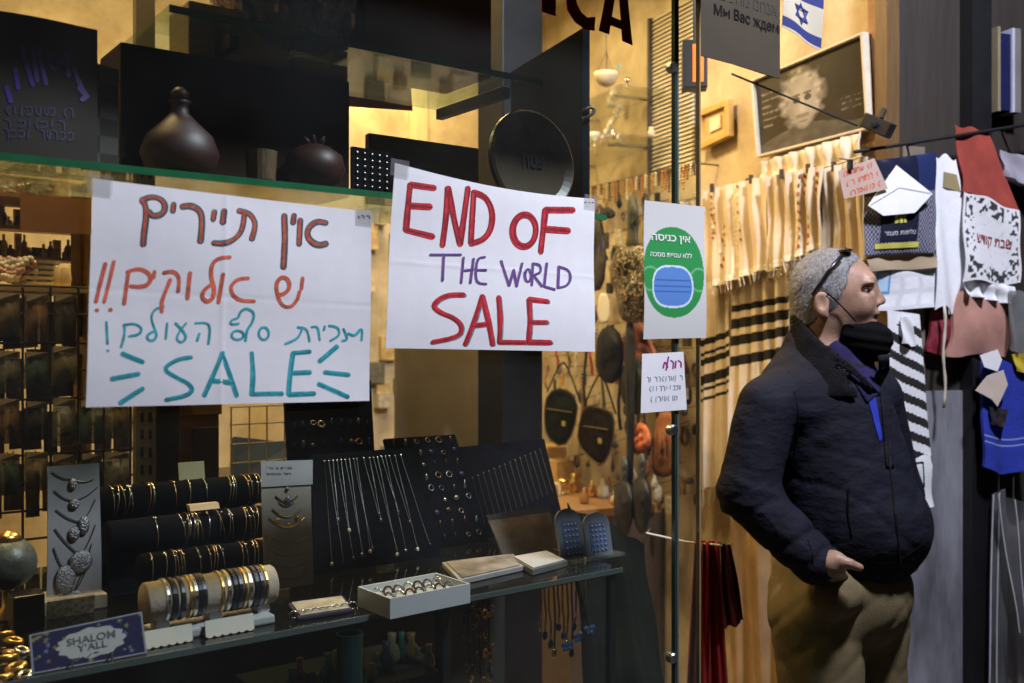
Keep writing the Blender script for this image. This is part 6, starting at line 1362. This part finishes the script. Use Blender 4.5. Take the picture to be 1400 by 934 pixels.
vsheet("grey_plastic_bag", "translucent grey plastic bag at the right edge above the blue towel", "bag", (1380, 396), (1414, 404), (1414, 484), (1378, 482), .09, [M_glass("bag_plastic", (.6, .6, .6), .25, 1.4, .2)], wob(.010, 11), th=.008)
vsheet("lilac_bag", "pale lilac bag beside the red cloth at the right edge", "bag", (1366, 206), (1414, 218), (1414, 258), (1370, 240), .06, [M("bag_lilac", (.34, .32, .38), .6, var=.15)], wob(.006, 8))
# clear plastic garment sleeves at the lower right
for k, (tl, tr, br, bl, o) in enumerate((((1356, 676), (1372, 668), (1378, 1100), (1342, 1100), .07), ((1362, 676), (1412, 690), (1412, 880), (1386, 862), .10))):
    p, t = vsheet("plastic_sleeve", ("tall clear plastic sleeve at the lower right", "slanting clear plastic sleeve under the blue towel")[k], "sleeve", tl, tr, br, bl, o, [M_glass("sleeve_film", (.75, .75, .78), .12, 1.4, .12)], wob(.008, 12, k), th=.004, part="film")
    for (u0, v0, u1, v1) in ((0, 0, 0, 1), (.5, 0, .42, 1)): MB().tube([p.pt(np.array(u0 + (u1 - u0) * s_), np.array(v0 + (v1 - v0) * s_), .002) for s_ in np.linspace(0, 1, 8)], .0022, 5).build("seam", M("seam_white", (.5, .5, .55), .4), t)
    c_ = p.pt(np.array(.4), np.array(1.0)); MB().tube([c_, c_ + UP * .06], .002, 5).build("hanger_wire", steel, t)
vsheet("grey_garment", "folded grey-brown garment inside the lower right sleeves", "garment", (1366, 700), (1414, 730), (1414, 1100), (1352, 1100), .03, [M("garment_greige", (.10, .09, .08), .8, var=.4, scale=6)], wob(.010, 9))
# dark blue tubular sign with pale rims
t = thing("light_box", "narrow dark blue upright case with pale rims at the top right", "case", PV(1359, 150, .05))
MB().hexa(vbox(1349, 1364, PV(1359, 150, .05)[2], PV(1359, 44, .05)[2], .001, .05)).build("case", M("case_navy", (.012, .014, .055), .3), t, bevel=.002)
for a_, b_, mt in ((1345, 1348.5, M("rim_amber", (.22, .18, .12), .4)), (1364.5, 1368, M("rim_lilac", (.38, .38, .48), .4)), (1368.5, 1376, M("rim_grey", (.14, .135, .125), .6))): MB().hexa(vbox(a_, b_, PV(1359, 152, .05)[2], PV(1359, 36, .05)[2], .001, .055)).build("rim", mt, t, bevel=.001)
# ================================================================== the man at the entrance
DM = 2.40; S = DM / F
TH0 = math.atan((1140 - 700) / F); FW = LOOK * math.cos(TH0) + RIGHT * math.sin(TH0); RT = RIGHT * math.cos(TH0) - LOOK * math.sin(TH0); D0 = DM / math.cos(TH0)
def m3(px, py, dy=0.0):
    """picture pixel and distance behind the man's middle -> his own frame (right, away, up)"""
    u = (px - 700) / F; k = (D0 + dy) / (math.cos(TH0) + u * math.sin(TH0))
    return np.array([(u * math.cos(TH0) - math.sin(TH0)) * k, dy, (467 - py) / F * k])
def px_of(P):
    t = P[..., 0] / (D0 + P[..., 1]); u = np.tan(TH0 + np.arctan(t)); return 700 + F * u, 467 - F * P[..., 2] * (math.cos(TH0) + u * math.sin(TH0)) / (D0 + P[..., 1])
def to_world(V): V = np.asarray(V); return CAM + RT * V[:, :1] + FW * (D0 + V[:, 1:2]) + UP * V[:, 2:3]
def sdf_obj(name, fn, lo, hi, h, mat, parent=None, cut=None):
    V, Fs = surface_nets(fn, lo, hi, h); Wd = to_world(V); mb = MB(); mb.add(Wd, [f[::-1] for f in Fs]); return mb.build(name, mat, parent, smooth=True)
def fbm(P, f, seed):
    r = np.random.default_rng(seed); out = 0
    for k in range(4):
        d = unit(r.normal(size=3)); d2 = unit(r.normal(size=3)); out = out + np.sin((P @ d) * f * (1.3 ** k) + 2.0 * np.sin((P @ d2) * f * .7) + r.uniform(0, 6)) / (1.5 ** k)
    return out / 2.2
HC = m3(1136, 400, 0); HY = math.radians(7)
def turn(P):
    q = P - HC; c_, s_ = math.cos(HY), math.sin(HY); return np.stack([q[..., 0] * c_ - q[..., 1] * s_, q[..., 0] * s_ + q[..., 1] * c_, q[..., 2]], -1) + HC
def crease(ph, w=3): return (1 - np.abs(np.sin(ph))) ** w
def head_sdf(P):
    d = sd_ell(P, m3(1138, 394, 0), (.095, .077, .092))
    d = smin(d, sd_ell(P, m3(1168, 412, -.004), (.050, .056, .072)), .03)
    d = smin(d, sd_cone(P, m3(1146, 432, -.004), m3(1184, 453, -.006), .054, .030), .03)
    d = smin(d, sd_ell(P, m3(1188, 382, -.008), (.013, .044, .009)), .014)
    d = smin(d, sd_ell(P, m3(1176, 418, -.040), (.026, .020, .024)), .02)
    d = smin(d, sd_cone(P, m3(1194, 391, -.008), m3(1205, 411, -.010), .0075, .0105), .010)
    d = smin(d, sd_ell(P, m3(1199, 415, -.021), (.010, .007, .0075)), .006)
    d = smin(d, sd_ell(P, m3(1195, 428, -.008), (.012, .024, .008)), .012)
    d = smax(d, -sd_ell(P, m3(1187, 397, -.052), (.017, .020, .0105)), .010)
    d = smin(d, sd_ell(P, m3(1182, 398, -.034), (.012, .013, .0105)), .004)
    d = smin(d, sd_ell(P, m3(1186, 387, -.042), (.016, .016, .005)), .006)
    d = smin(d, sd_ell(P, m3(1184, 405, -.042), (.012, .013, .004)), .008)
    ear = sd_ell(P, m3(1123, 416, -.083), (.018, .010, .031)); ear = smax(ear, -sd_ell(P, m3(1125, 413, -.092), (.010, .008, .018)), .006); ear = smin(ear, sd_ell(P, m3(1128, 431, -.081), (.009, .007, .010)), .006)
    d = smin(d, ear, .006)
    d = smin(d, sd_cone(P, m3(1122, 446, .0), m3(1116, 520, .01), .064, .068), .03)
    return d
def hand_sdf(P):
    d = sd_ell(P, m3(1141, 771, -.235), (.026, .017, .024)); d = smin(d, sd_cone(P, m3(1118, 768, -.225), m3(1136, 770, -.235), .028, .026), .02)
    d = smin(d, sd_cone(P, m3(1146, 765, -.248), m3(1162, 771, -.250), .0125, .0110), .010); d = smin(d, sd_cone(P, m3(1162, 771, -.250), m3(1176, 776, -.246), .0108, .0085), .004)
    for k, (x, y) in enumerate(((1154, 790), (1148, 797), (1140, 800), (1133, 799))):
        a = m3(1148 - 5 * k, 778 + 2 * k, -.230 + .004 * k); b = m3(x, y - 4, -.195 + .004 * k); c = m3(x + 1, y + 12 - 2 * k, -.160 + .004 * k)
        d = smin(d, sd_cone(P, a, b, .0100, .0092), .006); d = smin(d, sd_cone(P, b, c, .0092, .0080), .003)
    return d
def body_sdf(P):
    d = head_sdf(P)
    d = smin(d, sd_cone(P, m3(1122, 560, .01), m3(1160, 712, -.01), .145, .150), .05)
    d = smin(d, sd_cone(P, m3(1060, 545, -.12), m3(1180, 535, .13), .055, .055), .05)
    d = smin(d, sd_cone(P, m3(1048, 548, -.145), m3(1020, 676, -.19), .048, .042), .03); d = smin(d, sd_cone(P, m3(1020, 676, -.19), m3(1118, 768, -.222), .042, .030), .02)
    d = smin(d, sd_cone(P, m3(1188, 545, .14), m3(1218, 676, .19), .048, .042), .03); d = smin(d, sd_cone(P, m3(1218, 676, .19), m3(1240, 768, .10), .042, .030), .02)
    d = smin(d, hand_sdf(P), .012)
    d = smin(d, sd_ell(P, m3(1150, 796, .01), (.11, .10, .11)), .04)
    return d
skin = M("skin", (.30, .175, .115), .5, var=.18, scale=30, c2=(.37, .22, .155), bump=.22, bscale=260)
lo = m3(960, 910, -.30); hi = m3(1290, 330, .30)
person = sdf_obj("person", body_sdf, lo, hi, .0048, skin)
tag(person, "man in navy jacket and khaki trousers with black mask under his nose", "person")
# jacket
def jacket_sdf(P):
    d = sd_cone(P, m3(1120, 570, .005), m3(1160, 712, -.01), .155, .172)
    d = smin(d, sd_ell(P, m3(1188, 722, -.02), (.136, .13, .112)), .05)
    d = smin(d, sd_cone(P, m3(1176, 545, -.03), m3(1188, 640, -.03), .062, .085), .05)
    d = smin(d, sd_cone(P, m3(1064, 548, -.12), m3(1186, 538, .13), .068, .068), .06)
    d = smin(d, sd_cone(P, m3(1112, 520, 0), m3(1118, 480, 0), .11, .082), .05)
    arm = sd_cone(P, m3(1050, 555, -.14), m3(1021, 668, -.185), .072, .066)
    arm = smin(arm, sd_cone(P, m3(1021, 676, -.185), m3(1114, 768, -.215), .064, .053), .025)
    fa = smin(sd_cone(P, m3(1190, 548, .15), m3(1222, 676, .20), .078, .068), sd_cone(P, m3(1222, 676, .20), m3(1240, 762, .11), .066, .052), .03)
    # creases: across the sleeve near the elbow, long folds on the body
    zz_ = P[..., 2]; xx_ = P[..., 0]; el = np.exp(-((zz_ - m3(1140, 670)[2]) / .10) ** 2)
    wv = fbm(P, 22, 21); el2 = np.exp(-((zz_ - m3(1140, 715)[2]) / .11) ** 2)
    arm = arm + .007 * el2 * crease(zz_ * 42 - xx_ * 24 + 1.6 * wv, 2.5) - .0035 * el * crease(zz_ * 55 + xx_ * 30 + 1.2 * wv + 1, 3) + .0028 * fbm(P, 34, 3)
    low = np.clip((m3(1140, 560)[2] - zz_) / .12, 0, 1); wb_ = fbm(P, 11, 22)
    d = d + .003 * fbm(P, 19, 4) + .0018 * fbm(P, 60, 5) + .0038 * low * crease(zz_ * 17 + xx_ * 9 + 2.2 * wb_, 3.5) + .0025 * low * crease(zz_ * 9 - xx_ * 24 + 2.0 * wb_ + .8, 4)
    d = smin(d, fa, .03); d = smin(d, arm, .012)
    hem = m3(1140, 788)[2] + .012 * np.clip((m3(1180, 0)[0] - xx_) / .1, 0, 1) + .05 * np.clip((xx_ - m3(1232, 0)[0]) / .06, 0, 1)
    body_cut = np.maximum(d, hem - zz_)
    cuffc = np.maximum(arm, (P - m3(1128, 768, -.228)) @ unit(m3(1128, 768, -.228) - m3(1060, 712, -.208)))
    d = np.minimum(np.where(arm < .01, np.maximum(d, np.minimum(hem - zz_, 1e9)), body_cut), cuffc)
    neckcut = sd_cone(P, m3(1130, 430, -.01), m3(1142, 520, -.03), .078, .050)
    d = smax(d, -neckcut, .008)
    return d
navy = M("jacket_navy", (.0095, .0100, .0180), .8, var=.3, scale=9, bump=.75, bscale=15, bdist=.011, stretch=(1.2, 1.2, 1.9), spec=.15)
jk = sdf_obj("jacket", jacket_sdf, m3(955, 815, -.32), m3(1300, 455, .32), .0062, navy, person)
def collar_sdf(P):
    o_ = sd_cone(P, m3(1124, 440, .0), m3(1138, 540, -.02), .076, .126); i_ = sd_cone(P, m3(1130, 424, -.003), m3(1150, 540, -.03), .063, .104)
    d = smax(o_, -i_, .006); d = smax(d, (P - m3(1092, 420, 0)) @ unit(np.array([.42, -.42, .80])), .01)
    d = np.maximum(d, m3(1140, 540)[2] - P[..., 2])
    return d + .0022 * fbm(P, 70, 8)
sdf_obj("collar", collar_sdf, m3(1040, 548, -.16), m3(1235, 395, .16), .0055, M("collar_fleece", (.007, .007, .009), .95, var=.4, scale=40, bump=.6, bscale=160, spec=.1), person)
# blue hood and shirt showing in the opening
def hood_sdf(P): return sd_cone(P, m3(1140, 486, -.016), m3(1160, 530, -.03), .052, .062) + .003 * fbm(P, 50, 9)
sdf_obj("hood", hood_sdf, m3(1085, 590, -.16), m3(1240, 430, .10), .006, M("hood_indigo", (.020, .016, .060), .9, var=.3, scale=20, spec=.1), person)
def surf_y(fn, px, py, y0=-.34, y1=.16):
    ys = np.linspace(y0, y1, 260); P = np.stack([m3(px, py, y) for y in ys]); d = fn(P); k = np.argmax(d < 0); return ys[k] if (d < 0).any() else None
def surf_piece(name, quad, fn, off, mat, nu=8, nv=14):
    """piece of cloth lying on a surface; quad in picture pixels tl, tr, br, bl"""
    A = []; last = -.1
    for j in range(nv + 1):
        for i in range(nu + 1):
            u, v = i / nu, j / nv; q = [np.array(c_, float) for c_ in quad]; c_ = (q[0] * (1 - u) + q[1] * u) * (1 - v) + (q[3] * (1 - u) + q[2] * u) * v
            y_ = surf_y(fn, *c_); last = y_ if y_ is not None else last; A.append(m3(c_[0], c_[1], last - off))
    A = np.array(A); B = A + np.array([0, off * 1.6, 0]); Fs = grid_faces(nu, nv); K = len(A); m = MB(); Wd = to_world(np.concatenate([A, B])); ring = list(range(nu + 1)) + [j * (nu + 1) + nu for j in range(1, nv + 1)] + [nv * (nu + 1) + i for i in range(nu - 1, -1, -1)] + [j * (nu + 1) for j in range(nv - 1, 0, -1)]
    m.add(Wd, [f[::-1] for f in Fs] + [tuple(x + K for x in f) for f in Fs] + [(a_, b_, b_ + K, a_ + K) for a_, b_ in zip(ring, ring[1:] + ring[:1])]); return m.build(name, mat, person, smooth=True)
surf_piece("shirt", ((1187, 548), (1197, 540), (1207, 602), (1203, 606)), jacket_sdf, .003, M("shirt_blue", (.010, .025, .34), .85, var=.15))
surf_piece("scarf_edge", ((1158, 506), (1204, 500), (1204, 536), (1186, 552)), jacket_sdf, .004, M("hood_indigo", (0, 0, 0)))
surf_piece("lapel", ((1200, 486), (1216, 484), (1222, 640), (1212, 640)), jacket_sdf, .005, navy, 4, 24)
# zip and placket
zp = []
for k in range(16):
    s_ = k / 15; px, py = 1208 + 24 * s_, 560 + 215 * s_; zp.append(m3(px, py, (surf_y(jacket_sdf, px, py) or -.1) - .0015))
MB().tube(to_world(np.array(zp)), .0032, 6).build("zip", M("zip_dark", (.03, .03, .035), .35, .7), jk)
c_ = to_world(np.array([zp[5]]))[0]; MB().obox(c_ - LOOK * .003, RIGHT * .003, LOOK * .002, UP * .012).build("zip_pull", steel, jk)
def surf_line(name, pts, fn, off, r, mat):
    q = []
    for (x, y) in smooth_path(pts):
        y_ = surf_y(fn, x, y)
        if y_ is not None: q.append(m3(x, y, y_ - off))
    MB().tube(to_world(np.array(q)), r, 5).build(name, mat, jk, smooth=True)
seam = M("seam_black", (.003, .003, .004), .9, spec=.05)
surf_line("seam", [(1078, 508), (1092, 560), (1088, 620), (1076, 660)], jacket_sdf, .0002, .0022, seam)
surf_line("pocket_zip", [(1160, 668), (1158, 700), (1164, 735)], jacket_sdf, .0002, .003, seam)
surf_line("hem_seam", [(1152, 752), (1190, 772), (1230, 768), (1262, 744)], jacket_sdf, .0002, .0018, seam)
surf_line("cuff_seam", [(1104, 738), (1112, 762), (1108, 786)], jacket_sdf, .0002, .0018, seam)
# trousers
def trouser_sdf(P):
    d = sd_ell(P, m3(1148, 806, 0), (.168, .150, .150))
    n_ = smin(sd_cone(P, m3(1116, 848, -.075), m3(1130, 1085, -.09), .110, .078), sd_cone(P, m3(1130, 1085, -.09), m3(1122, 1282, -.07), .078, .066), .03)
    f_ = smin(sd_cone(P, m3(1184, 848, .07), m3(1188, 1085, .09), .104, .074), sd_cone(P, m3(1188, 1085, .09), m3(1184, 1282, .09), .074, .064), .03)
    d = smin(d, sd_ell(P, m3(1140, 812, -.175), (.056, .044, .056)), .05)
    zz_ = P[..., 2]; xx_ = P[..., 0]; tp_ = np.exp(-((zz_ - m3(1140, 850)[2]) / .09) ** 2)
    d = smin(smin(d, n_, .03), f_, .02) + .0025 * fbm(P, 24, 12) + .006 * tp_ * crease(zz_ * 34 - xx_ * 26 + 1.1 * fbm(P, 18, 23), 3.5) + .003 * crease(zz_ * 19 + xx_ * 15 + 1.3 * fbm(P, 15, 24), 4)
    d = np.maximum(d, zz_ - m3(1140, 728)[2]); return np.maximum(d, m3(1140, 1300)[2] - zz_)
tr = sdf_obj("trousers", trouser_sdf, m3(1020, 1306, -.24), m3(1270, 715, .24), .0085, M("khaki", (.175, .135, .070), .9, var=.12, scale=30, bump=.5, bscale=420, spec=.2), person)
q_ = [];
for k in range(12):
    s_ = k / 11; px, py = 1120 + 46 * s_, 792 - 8 * s_; q_.append(m3(px, py, (surf_y(trouser_sdf, px, py) or -.15) - .001))
MB().tube(to_world(np.array(q_)), .0022, 5).build("pocket_seam", M("khaki_seam", (.10, .07, .035), .9), tr)
# shoes
for (ax, ay) in ((1124, -.07), (1186, .09)):
    def shoe(P, ax=ax, ay=ay):
        d = smin(sd_cone(P, m3(ax - 12, 1288, ay), m3(ax + 78, 1298, ay - .05), .045, .036), sd_cone(P, m3(ax, 1262, ay), m3(ax, 1290, ay), .052, .05), .03); return np.maximum(d, -(CAMZ - .0) - P[..., 2] + .0015)
    sdf_obj("shoe", shoe, m3(ax - 50, 1322, ay - .13), m3(ax + 115, 1225, ay + .09), .008, M("shoe_brown", (.05, .03, .02), .4), person)
# hair
def hair_sdf(P):
    d = sd_ell(P, m3(1136, 394, .0), (.0985, .0815, .0965)) + .0012 * fbm(P, 150, 16)
    d = smin(d, sd_cone(P, m3(1121, 425, 0), m3(1121, 452, 0), .0675, .0665), .02)
    px, py = px_of(P)
    edge = np.where(py < 366, 1184 - .9 * np.clip(py - 345, -20, 40), np.where(py < 398, 1165 - .42 * (py - 366), np.where(py < 418, 1151 - .05 * (py - 398), 1150 - 1.6 * (py - 418))))
    edge = edge + 3.0 * fbm(P, 120, 31); lim = (px - edge) * S
    low = (py - (452 - .25 * np.clip(px - 1090, 0, 60))) * S
    earc = -sd_ell(P, m3(1123, 416, -.088), (.020, .022, .034))
    return smax(smax(smax(d, lim, .006), low, .008), earc, .004)
hair_m = M("hair_grey", (.13, .125, .12), .7, var=.35, scale=260, stretch=(.5, 1.0, .25), c2=(.27, .27, .28), bump=1.0, bscale=700)
hr = sdf_obj("hair", hair_sdf, m3(1070, 460, -.10), m3(1200, 330, .10), .0032, hair_m, person)
# short single hairs combed back over it
Vh, Fh = surface_nets(hair_sdf, m3(1070, 460, -.10), m3(1200, 330, .10), .0032); rg = np.random.default_rng(4); Vh = Vh[rg.integers(0, len(Vh), 11000)] + rg.normal(0, .0012, (11000, 3))
e_ = .002; gr = np.stack([hair_sdf(Vh + np.eye(3)[i] * e_) - hair_sdf(Vh - np.eye(3)[i] * e_) for i in range(3)], 1); gr /= np.linalg.norm(gr, axis=1)[:, None] + 1e-9
cmb = np.array([-.75, 0, -.45]) + rg.normal(0, .28, (11000, 3)); cmb -= gr * np.sum(cmb * gr, 1)[:, None]; dr = cmb + gr * rg.uniform(.10, .45, (11000, 1)); dr /= np.linalg.norm(dr, axis=1)[:, None]
ln = rg.uniform(.006, .013, (11000, 1)); sd_ = np.cross(dr, gr); sd_ /= np.linalg.norm(sd_, axis=1)[:, None] + 1e-9
T3 = np.stack([Vh - gr * .001 + sd_ * .00045, Vh - gr * .001 - sd_ * .00045, Vh + dr * ln - gr * .0008], 1).reshape(-1, 3)
hs = MB(); hs.add(to_world(T3), [(3 * i, 3 * i + 1, 3 * i + 2) for i in range(11000)]); tag(hs.build("hair_strands", M("hair_strand_grey", (.17, .165, .16), .5, var=.7, scale=300, c2=(.34, .34, .35)), hr), kind="stuff")
brow = MB().tube(to_world(np.array([m3(1176, 386, -.056), m3(1186, 382, -.050), m3(1195, 384, -.036)])), [.0022, .0034, .002], 6); brow.build("eyebrow", M("brow_grey", (.07, .06, .055), .8), person, smooth=True)
MB().ell(to_world(np.array([m3(1184, 397, -.0405)]))[0], (.0095, .0095, .0090), 12, 10).build("eye", M("eye_white", (.40, .37, .34), .2), person, smooth=True)
MB().ell(to_world(np.array([m3(1187.5, 397, -.0475)]))[0], (.0042, .0034, .0046), 10, 8).build("iris", M("iris_dark", (.02, .014, .010), .1), person, smooth=True)
for dy_, py_, th_ in ((0, 392.5, .0024), (0, 401, .0018)): MB().tube(to_world(np.array([m3(1177, py_ + 3, -.049), m3(1184, py_, -.0505), m3(1191, py_ + 2, -.044)])), th_, 6).build("eyelid", skin, person, smooth=True)
# mask pulled below the nose, strap, sunglasses pushed up
def mask_sdf(P):
    d = smin(sd_ell(P, m3(1183, 464, -.004), (.062, .062, .050)), sd_cone(P, m3(1156, 456, -.03), m3(1190, 470, -.01), .034, .040), .02)
    px, _q = px_of(P); top = m3(1140, 435)[2] - .00030 * np.clip(px - 1166, -60, 80); d = smax(d, P[..., 2] - top, .003); d = smax(d, (m3(1150, 0)[0] - P[..., 0]), .01)
    return d + .0014 * np.sin(P[..., 2] * 260 + P[..., 0] * 40)
sdf_obj("face_mask", mask_sdf, m3(1130, 510, -.10), m3(1240, 425, .10), .0035, M("mask_black", (.004, .004, .005), .95, var=.3, bump=.3, spec=.08), person)
MB().tube(to_world(np.array([m3(1131, 401, -.088), m3(1142, 410, -.083), m3(1158, 426, -.073), m3(1170, 440, -.066)])), .0018, 5).build("mask_strap", M("mask_black", (0, 0, 0)), person, smooth=True)
sg = thing("sunglasses", "dark sunglasses pushed up on the man's grey hair", "sunglasses", to_world(np.array([m3(1130, 380, -.09)]))[0])
fr_m = M("glasses_navy", (.008, .009, .022), .3)
for sd in (-1, 1):
    MB().tube(to_world(np.array([m3(1110, 404, sd * .088), m3(1115, 396, sd * .090), m3(1132, 371, sd * .088), m3(1151, 350, sd * .070)])), [.0028, .0044, .0050, .0056], 8).build("temple_arm", fr_m, sg, smooth=True)
    MB().ell(to_world(np.array([m3(1156, 343, sd * .034)]))[0], (.030, .026, .006), 16, 8, ax=[RIGHT * .55 + LOOK * sd * -.1, LOOK, UP]).build("lens", M("lens_dark", (.012, .012, .016), .08, spec=.8), sg, smooth=True)
MB().tube(to_world(np.array([m3(1154, 343, -.012), m3(1157, 340, 0), m3(1154, 343, .012)])), .003, 6).build("bridge", fr_m, sg, smooth=True)
